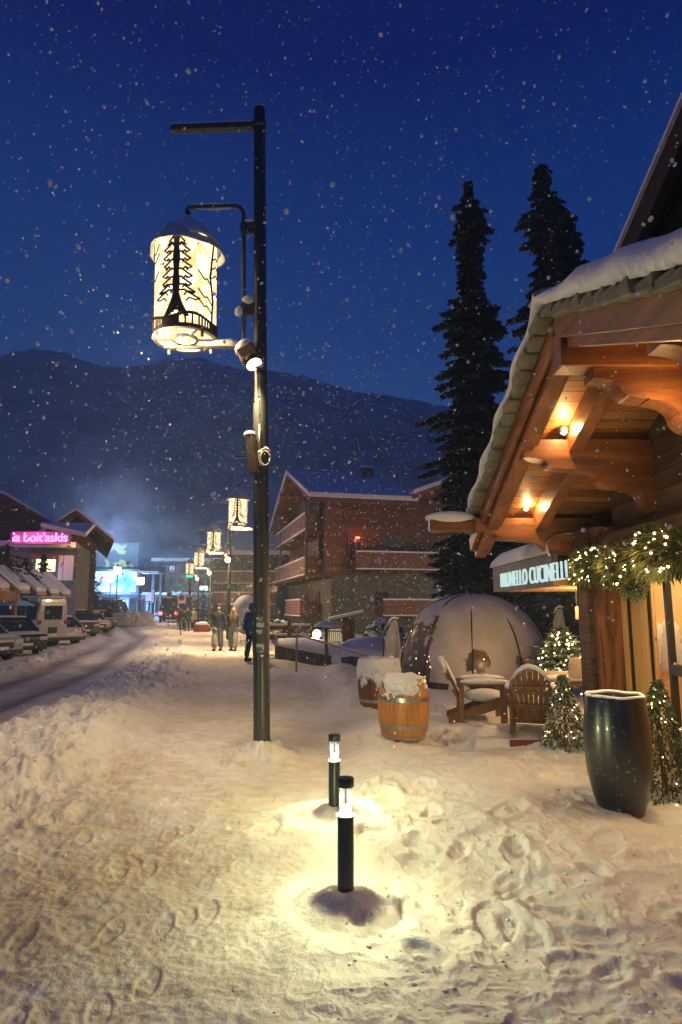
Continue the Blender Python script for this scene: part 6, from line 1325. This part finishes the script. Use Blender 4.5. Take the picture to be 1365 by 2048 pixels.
# ================================================================ LEFT SIDE SHOPS
LW = wood('left_chalet_boards', (0.05, 0.035, 0.03), (0.13, 0.09, 0.075), 'X', plank=2, pw=.25, rough=.8, bump=.01)
t, W_, Hh = block('street_chalet', 'dark gabled chalet at the left edge, its roof line sloping to the neon sign', 'chalet', -110, 66, 1058, 1235, 46, 10, LW, gable=True, roofh=at(-17, 990, 46).z-at(-17, 1058, 46).z-.2, over=.9, grid=(3, 2), roof_t=.25, rz=R(20))
t, W_, Hh = block('street_chalet', 'gabled chalet with snow-edged roof behind the pink neon sign', 'chalet', 92, 180, 1090, 1225, 47, 12, LW, gable=True, roofh=at(150, 1024, 47).z-at(150, 1090, 47).z-.3, over=1.1, grid=(2, 2), roof_t=.25, rz=R(22))
rs0 = at(66, 1024, 46); m = MB()
ns = thing('ski_shop', 'pale-fronted ski shop with a lit window under the pink neon sign', 'shop', (at(20, 1200, 40).x, 40, float(base_z(-20, 40)))); L0 = ns.location; ns.rotation_euler = (0, 0, R(14))
def lx(px_, Yd=40): return at(px_, 1200, Yd).x - L0.x
def lz(py_, Yd=40): return at(60, py_, Yd).z - L0.z
m = MB(); m.box(((lx(0)+lx(140))/2, 3, lz(1085)/2), (lx(140)-lx(0), 6, lz(1085))); m.build('wall', mat('pale_render', (.08, .085, .10), (.12, .125, .15), nscale=2, rough=.8), ns)
m = MB(); m.box(((lx(0)+lx(142))/2, -.5, lz(1090)), (lx(142)-lx(0), 1.2, .35)); m.build('fascia', mat('pale_fascia', (.3, .28, .34), rough=.6), ns)
m = MB(); m.box(((lx(64)+lx(100))/2, -.05, (lz(1117)+lz(1142))/2), (lx(100)-lx(64), .1, lz(1117)-lz(1142))); wi = m.build('lit_window', emis('shop_window_light', (1.0, .85, .45), 2.4), ns)
m = MB(); m.box(((lx(64)+lx(100))/2, -.3, lz(1113)), (lx(112)-lx(60), .6, .3)); m.build('window_shutter', mat('shutter_brown', (.10, .05, .05), rough=.7), ns)
m = MB(); 
for q in (112, 122, 131): m.box((lx(q), -.2, (lz(1110)+lz(1160))/2), (.28, .35, lz(1110)-lz(1160)))
m.build('white_pier', mat('white_paint', (.6, .62, .66), rough=.6), ns)
m = MB(); m.slab([(lx(60), 1, lz(1040)), (lx(150), 1, lz(1058)), (lx(150), 5, lz(1022)), (lx(60), 5, lz(1022))], .3); m.build('roof_snow', SNOWFAR, ns)
NEON = emis('pink_neon', (1.0, .16, .62), 5.0)
nz0 = at(24, 1083, 38.8); ne = thing('neon_sign', 'glowing pink neon shop name above the ski shop window', 'neon sign', (nz0.x, 38.8, nz0.z))
tx = text('neon_lettering', "la boit'askis", .80, NEON, ne, tuple(nz0), (R(90), 0, 0), ext=.03, spacing=.94)
wdt = max(v.co.x for v in tx.data.vertices); tx.scale[0] = (at(135, 1083, 38.8).x-nz0.x)/wdt
m = MB(); m.box((wdt*tx.scale[0]/2, .12, .25), (wdt*tx.scale[0]+.3, .06, .75)); m.build('back_panel', mat('neon_backing', (.35, .25, .32), rough=.6), ne)
lamp('neon_glow', (1.4, -.9, .3), 130, (1.0, .10, .5), .4, ne); lamp('eave_spot', (3.5, .5, -.2), 60, (1.0, .45, .15), .1, ne)
lamp('shop_spill', (lx(80)+.0, -2.2, 2.6), 110, (.75, .8, 1.0), .4, ns)
# stepped snow-covered market awnings
for k, (x0_, y0_, x1_, y1_, Yd) in enumerate(((-14, 1136, 38, 1180, 29.5), (22, 1141, 73, 1184, 31.5), (54, 1144, 101, 1187, 33.5), (84, 1150, 126, 1189, 36.0), (-66, 1128, -6, 1176, 27.5))):
    a = at(x0_, y0_, Yd); b_ = at(x1_, y1_, Yd); g = float(base_z(a.x, Yd)); t = thing('shop_awning', ['widest sloping awning under thick snow, nearest the edge', 'second sloping snowy awning above the minibus', 'third sloping snowy awning above the parked cars', 'last and lowest sloping awning before the white sign', 'awning cut off at the very edge'][k], 'awning', (b_.x, Yd, g), 0, 'stepped snowy awnings over the shop fronts')
    A2 = Vector((a.x-b_.x, 0, a.z-g)); B2 = Vector((0, 0, b_.z-g))
    m = MB(); m.add([A2, B2, B2+Vector((0, 1.1, 0)), A2+Vector((0, 1.1, 0)), A2-Vector((0, 0, .14)), B2-Vector((0, 0, .14)), B2+Vector((0, 1.1, -.14)), A2+Vector((0, 1.1, -.14))], [(0,1,2,3),(7,6,5,4),(0,4,5,1),(1,5,6,2),(2,6,7,3),(3,7,4,0)]); m.box((A2.x/2, .06, b_.z-g-.28), (abs(A2.x), .1, .5)); m.build('awning_board', OAKD, t)
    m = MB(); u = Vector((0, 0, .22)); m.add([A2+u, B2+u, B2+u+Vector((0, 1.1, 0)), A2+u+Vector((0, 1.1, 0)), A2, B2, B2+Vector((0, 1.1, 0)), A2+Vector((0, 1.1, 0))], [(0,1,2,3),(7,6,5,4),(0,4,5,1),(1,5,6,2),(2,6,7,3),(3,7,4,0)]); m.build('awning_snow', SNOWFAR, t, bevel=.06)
    m = MB(); m.box((-.2, .15, (b_.z-g)/2-.1), (.14, .14, b_.z-g-.1)); m.build('post', OAKD, t)
    if k < 4: lamp('awning_lamp', (-1.0, -1.2, b_.z-g-.2), 22, (1.0, .7, .4) if k % 2 == 0 else (.5, .8, 1.0), .2, t)
for k, (px_, py_, Yd, H_, Rb, lab) in enumerate(((8, 1175, 30.8, 2.7, 1.1, 'snowy dark shrub tree above the awnings at the street edge'), (50, 1172, 33, 2.0, .9, 'snowy dark shrub tree in front of the ski shop wall'), (86, 1152, 37, 1.9, .5, 'small spruce silhouetted against the lit shop window'), (186, 1205, 60, 5.2, 1.3, 'dark spruce left of the video screen'))):
    q = at(px_, py_, Yd); g = float(base_z(q.x, Yd)) if k == 3 else q.z-.5; spruce(lab, (q.x, Yd, g), H_, Rb, 40+k, nbr=90, tw=40, tws=.30, ltw=.06, frost=.4 if k < 2 else .1, ragged=.4, group='small spruces by the shops')

# ================================================================ PATHSIDE GARDEN (railing, wall, hedge, hut)
rl = thing('metal_railing', 'grey metal handrail sloping down past the mushroom-shaped lamp', 'railing', ground_pt(594, 1318)); P1 = at(594, 1270, 16.5); P2 = at(782, 1326, 12.2); pa = Vector((P1.x, 16.5, hz(P1.x, 16.5)))
rl.location = pa; MET = mat('galvanised_rail', (.28, .27, .24), (.40, .38, .33), rough=.45, metal=.5, nscale=8)
m = MB(); m.tube([pa+Vector((0, 0, -.2)), P1, P1+Vector((.03, 0, .01)), P2], .028, 8); m.build('handrail', MET, rl, world=True, smooth=40)
m = MB(); q = P1.lerp(P2, .97); m.tube([(q.x, q.y, hz(q.x, q.y)-.1), q], .022, 8); m.build('post', MET, rl, world=True)
gw = thing('garden_wall', 'long low dark stone wall with snow on top, behind the handrail', 'wall', (0, 19, 0)); A1 = at(560, 1286, 21.5); B1_ = at(775, 1322, 15.2)
m = MB(); m.beam((A1.x, A1.y, A1.z-.42), (B1_.x, B1_.y, B1_.z-.42), .35, .86); m.build('wall', STONE, gw, world=True)
m = MB(); m.tube([(A1.x-.1, A1.y, A1.z+.02), A1.lerp(B1_, .35)+Vector((0, 0, .08)), A1.lerp(B1_, .7)+Vector((0, 0, .04)), B1_+Vector((.1, 0, .03))], [.14, .24, .22, .18], 10); m.build('wall_snow', SNOW, gw, world=True, smooth=True)
for k, (px_, py_, Yd, rx, rz_, lab) in enumerate(((735, 1300, 17.5, 1.0, .42, 'snow-covered mound of stacked garden furniture behind the wall'), (690, 1302, 19.5, .8, .3, 'low rounded snow heap behind the wall'))):
    q = at(px_, py_, Yd); t = thing('covered_heap', lab, 'snow heap', (q.x, Yd, q.z-.4), .2, 'snowed-over heaps'); m = MB(); m.ico((0, 0, .15), 1, 4, (rx, .6, rz_+.2), .01); m.build('snow_cover', SNOW, t, smooth=True)
ml = thing('mushroom_lamp', 'post lamp with a wide snow-capped mushroom hood beside the handrail', 'garden lamp'); pm_ = gnd(653, 1336); ml.location = (pm_.x, pm_.y, hz(pm_.x, pm_.y)-.05); zh_ = at(653, 1256, pm_.y).z - ml.location.z
m = MB(); m.box((0, 0, zh_/2), (.085, .085, zh_+.1)); m.build('post', OAKD, ml, bevel=.01); m = MB(); m.lathe([(0.0, zh_+.0), (.30, zh_-.02), (.34, zh_+.03), (.2, zh_+.10), (0, zh_+.14)], 28); m.build('hood', OAKD, ml, smooth=40); m = MB(); m.lathe([(.345, zh_+.02), (.33, zh_+.08), (.22, zh_+.16), (0, zh_+.19)], 28, cap=False, jit=lambda r, z, a, i: (r*(1+.05*math.sin(a*3)), z+.015*math.sin(a*2))); m.build('hood_snow', SNOW, ml, smooth=True)
gl_ = thing('garden_globe', 'bright warm globe lamp glowing between hedge and mushroom lamp', 'garden lamp'); q = at(634, 1268, 19.5); gl_.location = (q.x, 19.5, q.z-.6); m = MB(); m.ico((0, 0, .6), .13, 3); m.build('bulb', emis('garden_globe', (1.0, .80, .36), 9), gl_, smooth=True); m = MB(); m.tube([(0, 0, -.2), (0, 0, .5)], .03, 8); m.build('post', BLACKM, gl_); lamp('globe_light', (0, -.25, .62), 45, (1.0, .78, .36), .12, gl_)
hu = thing('garden_hut', 'small snow-roofed wooden hut with a lit slatted gate', 'hut', (at(684, 1280, 22.5).x, 22.5, at(684, 1290, 22.5).z)); m = MB(); m.box((.25, .6, .45), (.45, .8, .95)); m.build('wall', CWV, hu); m = MB(); m.slab([(-.45, 0, .85), (.75, 0, 1.12), (.75, 1.2, 1.12), (-.45, 1.2, .85)], .05); m.build('roof', OAKD, hu); m = MB(); m.slab([(-.5, -.05, .95), (.78, -.05, 1.22), (.78, 1.2, 1.22), (-.5, 1.2, .95)], .10); m.build('roof_snow', SNOW, hu, bevel=.03)
sg = MB(); 
for k in range(6): sg.box((-.42+.07*k, -.02, .28), (.035, .03, .55))
sg.box((-.24, 0, .1), (.42, .03, .04)); sg.box((-.24, 0, .48), (.42, .03, .04)); sg.build('slatted_gate', TEAKZ, hu); m = MB(); m.box((-.24, .2, .3), (.42, .05, .5)); m.build('lit_back', emis('hut_glow', (1.0, .8, .45), .7), hu)
LEAFD = mat('hedge_leaves', (.02, .03, .015), (.06, .07, .03), nscale=8, rough=.8)
def snow_bush(label, p, rx, ry, rz_, seed, n=500, name='snowy_bush'):
    t = thing(name, label, 'bush', p, 0, 'snow-laden bushes along the path'); rnd = random.Random(seed); pd = []; m = MB(); 
    for k in range(n):
        d_ = Vector((rnd.gauss(0, 1), rnd.gauss(0, 1), abs(rnd.gauss(0, .9)))).normalized(); q = .55+.45*rnd.random()**.5; pd.append((Vector((d_.x*rx*q, d_.y*ry*q, d_.z*rz_*q)), d_))
    leaf_cloud(pd, rnd, .05, .16, 0.1).build('leaves', LEAFD, t, fix=False)
    for k in range(int(n/7)):
        a = rnd.uniform(0, 6.28); e = rnd.uniform(.1, 1.5); c_ = Vector((math.cos(a)*math.cos(e)*rx, math.sin(a)*math.cos(e)*ry, math.sin(e)*rz_))*rnd.uniform(.85, 1.08); m.ico(c_, rnd.uniform(.05, .13), 1, (1.2, 1, .6), .2, rnd)
    m.build('snow_clumps', SNOW, t, smooth=True); return t
for k, (px_, py_, Yd, rx, rz_) in enumerate(((560, 1272, 23.0, .9, .75), (596, 1272, 22.2, .8, .6), (767, 1280, 18.5, .62, .8))):
    q = at(px_, py_, Yd); snow_bush(['wide bush bent under snow just beyond the lamp post', 'lower snow-laden bush next to the globe lamp', 'rounded snow-dusted bush beside the feather flag'][k], (q.x, Yd, q.z-.25), rx, .7, rz_, 60+k, 520)
fe = thing('timber_fence', 'snow-capped dark timber fence in front of the wide bush', 'fence'); q = at(545, 1284, 21.6); fe.location = (q.x, 21.6, q.z-.2)
m = MB(); 
for k in range(3): m = MB(); m.box((k*.78-.2, 0, .45), (.13, .13, 1.1)); m.build('post', OAKD, fe)
for z in (.35, .68): m = MB(); m.box((.58, .02, z), (1.75, .06, .14)); r_ = m.build('rail', OAKD, fe); m = MB(); m.box((.58, .02, z+.10), (1.75, .10, .07)); m.build('rail_snow', SNOW, r_, bevel=.02)
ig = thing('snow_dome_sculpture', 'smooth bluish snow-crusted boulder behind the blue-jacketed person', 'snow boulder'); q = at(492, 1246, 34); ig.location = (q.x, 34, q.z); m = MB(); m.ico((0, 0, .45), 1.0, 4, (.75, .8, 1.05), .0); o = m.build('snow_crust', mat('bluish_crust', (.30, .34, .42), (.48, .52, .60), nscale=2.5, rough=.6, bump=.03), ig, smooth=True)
bn2 = thing('street_bench', 'dark box bench under snow between the walking group and the couple', 'bench', ground_pt(404, 1264)); m = MB(); m.box((0, 0, .28), (1.1, .5, .5)); m.build('box_seat', OAKD, bn2, bevel=.01); m = MB(); m.ico((0, 0, .58), 1, 3, (.56, .28, .18), .02); m.build('seat_snow', SNOW, bn2, smooth=True); m = MB(); m.tube([(-.5, -.2, .5), (-.5, -.2, 1.4)], .02, 6); m.tube([(.5, -.2, .5), (.5, -.2, 1.4)], .02, 6); m.build('frame_post', BLACKM, bn2)
for k, (px_, Yd, H_, Rb, lab) in enumerate(((405, 58, 3.6, 1.3, 'small snowy tree under the cyan shop light'), (450, 50, 3.0, 1.2, 'snow-dusted garden tree behind the couple'), (428, 56, 2.6, 1.2, 'low snowy tree between two others by the dim chalet'), (388, 64, 3.2, 1.2, 'snowy tree behind the no-parking sign'))):
    q = at(px_, 1240, Yd); spruce(lab, (q.x, Yd, float(base_z(q.x, Yd))-.2), H_, Rb, 70+k, nbr=80, tw=40, tws=.35, ltw=.07, frost=.55, ragged=.4, group='small trees at the end of the path')
sm = thing('ploughed_snow_heap', 'big ploughed snow heap on the plaza before the screen', 'snow heap', (at(272, 1224, 58).x, 58, float(base_z(-20, 58)))); m = MB(); rn = random.Random(2)
m.ico((0, 0, .2), 1, 5, (1.9, 1.2, 1.15), .0)
for i_, v_ in enumerate(m.v): n_ = 1+.5*float(fbm(np.array([v_[0]*1.1]), np.array([v_[2]*1.6+v_[1]]), 4, 3)[0]); m.v[i_] = (v_[0]*n_, v_[1]*n_, v_[2]*n_)
m.build('snow', SNOWFAR, sm, smooth=True)
# ================================================================ FALLING SNOW AND AIR
rnd = random.Random(77); fl = MB(); bmx = bmesh.new(); bmesh.ops.create_icosphere(bmx, subdivisions=1, radius=1.0)
iv = np.array([v.co[:] for v in bmx.verts]); iff = [[v.index for v in f.verts] for f in bmx.faces]; bmx.free()
VV = []; FF = []
def flake(p, r):
    a = np.array([rnd.uniform(.6, 1.25), rnd.uniform(.6, 1.25), rnd.uniform(.8, 1.7)])*r; n = len(VV)*12
    e = Euler((rnd.uniform(-.6, .6), rnd.uniform(-.6, .6), 0)).to_matrix(); M3 = np.array(e)
    VV.append((iv*a*(1+np.array([[rnd.uniform(-.15, .15)] for _ in range(12)]))) @ M3.T + np.array(p)); FF.extend([tuple(i+n for i in f) for f in iff])
for k in range(13000):                                # evenly through the air around the viewer, 1 to 40 m out
    d = 1.1*(38/1.1)**(rnd.random()**.62); az = rnd.uniform(R(-48), R(48)); x_, y_ = d*math.sin(az), d*math.cos(az); z_ = rnd.uniform(0.1, max(2.6, 1.6 + d*1.25)) 
    if (abs(x_-POLE1.x) < .25 and abs(y_-POLE1.y) < .25): continue
    if z_ < 1.45 and d < 5: continue
    flake((x_, y_, z_), (0.0016+0.00060*d)*(.5+1.9*rnd.random()**2.5)) if d < 9 else flake((x_, y_, z_), (0.0075+.0002*d)*(.5+1.7*rnd.random()**2))
for k in range(3600):                                # thick flurry lit by the lamps over the street
    y_ = rnd.uniform(9, 34); x_ = rnd.uniform(-.30, .26)*y_ - .8; z_ = rnd.uniform(1.0, 1.6+y_*.42); flake((x_, y_, z_), .012*rnd.uniform(.5, 1.6)*(y_/18)**.5)
for k in range(90):                                  # a few flakes drifting close by
    d = rnd.uniform(.5, 1.3); az = rnd.uniform(-.5, .5); flake((d*math.sin(az), d*math.cos(az), 1.6 + d*rnd.uniform(-.1, .9)), rnd.uniform(.0012, .0024))
lc = Vector((POLE1.x + XL, POLE1.y, zl_bot)); fc = Vector((POLE1.x - .1, POLE1.y-.2, 4.2))
for k in range(900):                                 # extra flakes added round the lantern and the floodlight to thicken their glow
    c0, s_ = (lc, 1.5) if k % 2 else (fc, 1.2); q = Vector((rnd.gauss(0, s_), rnd.gauss(0, s_), rnd.gauss(-.4, s_)))
    if math.hypot(c0.x+q.x-lc.x, c0.y+q.y-lc.y) > .5 and math.hypot(c0.x+q.x-POLE1.x, c0.y+q.y-POLE1.y) > .3: flake(tuple(c0+q), .006*(.5+1.3*rnd.random()**2))
me = bpy.data.meshes.new('falling_snow'); me.from_pydata(np.concatenate(VV).tolist(), [], FF)
def flk_ex(m, nt, N, L, b, mp):
    tl = N.new('ShaderNodeBsdfTranslucent'); tl.inputs[0].default_value = (.95, .97, 1, 1); ms = N.new('ShaderNodeMixShader'); ms.inputs[0].default_value = .5
    L.new(b.outputs[0], ms.inputs[1]); L.new(tl.outputs[0], ms.inputs[2]); L.new(ms.outputs[0], N['Material Output'].inputs[0])
FLK = mat('snowflake', (0.95, 0.97, 1.0), rough=.5, spec=.3, extra=flk_ex)
me.materials.append(FLK); me.polygons.foreach_set('use_smooth', [True]*len(me.polygons)); o = bpy.data.objects.new('falling_snow', me); COL.objects.link(o); tag(o, kind='stuff')
# drifting chimney smoke over the plaza
def vol(name, dens, col, ctr, size):
    m = bpy.data.materials.new(name); m.use_nodes = True; N = m.node_tree.nodes; N.clear(); o = N.new('ShaderNodeOutputMaterial'); v = N.new('ShaderNodeVolumePrincipled'); v.inputs['Color'].default_value = (*col, 1); v.inputs['Density'].default_value = dens; m.node_tree.links.new(v.outputs[0], o.inputs['Volume']); return m
hb = MB(); hb.box((0, 0, 95), (1240, 800, 200)); h = hb.build('haze', vol('haze_air', 0.0036, (0.55, 0.80, 1.0), None, None)); tag(h, kind='stuff')

def smoke_mat():
    m = bpy.data.materials.new('chimney_smoke'); m.use_nodes = True; N = m.node_tree.nodes; L = m.node_tree.links; N.clear(); o = N.new('ShaderNodeOutputMaterial'); v = N.new('ShaderNodeVolumePrincipled'); v.inputs['Color'].default_value = (.82, .84, .95, 1)
    tcn = N.new('ShaderNodeTexCoord'); gr = N.new('ShaderNodeTexGradient'); gr.gradient_type = 'SPHERICAL'; L.new(tcn.outputs['Object'], gr.inputs[0])
    nz = N.new('ShaderNodeTexNoise'); nz.inputs['Scale'].default_value = 2.6; nz.inputs['Detail'].default_value = 4; L.new(tcn.outputs['Object'], nz.inputs[0])
    mr = N.new('ShaderNodeMapRange'); mr.inputs['From Min'].default_value = .42; mr.inputs['From Max'].default_value = .62; L.new(nz.outputs[0], mr.inputs[0])
    mu = N.new('ShaderNodeMath'); mu.operation = 'MULTIPLY'; L.new(gr.outputs[0], mu.inputs[0]); L.new(mr.outputs[0], mu.inputs[1])
    m2 = N.new('ShaderNodeMath'); m2.operation = 'MULTIPLY'; m2.inputs[1].default_value = 0.20; L.new(mu.outputs[0], m2.inputs[0]); L.new(m2.outputs[0], v.inputs['Density']); L.new(v.outputs[0], o.inputs['Volume'])
    m.cycles.volume_step_rate = 3.0; return m
SMK = smoke_mat()
for k, (px_, py_, Yd, sx, sz) in enumerate(((225, 985, 80, 9, 9), (320, 1060, 85, 12, 6))):
    q = at(px_, py_, Yd); m = MB(); m.ico((0, 0, 0), 1, 3); o = m.build('smoke', SMK, None, smooth=True); o.location = q; o.scale = (sx, 5, sz); o.rotation_euler = (0, R(25), 0); tag(o, kind='stuff')
lamp('plaza_smoke_fill', (at(225, 1100, 80).x, 77, 9), 5000, (.45, .55, 1.0), 1.0)  # unseen blue fill, added to light the smoke over the plaza
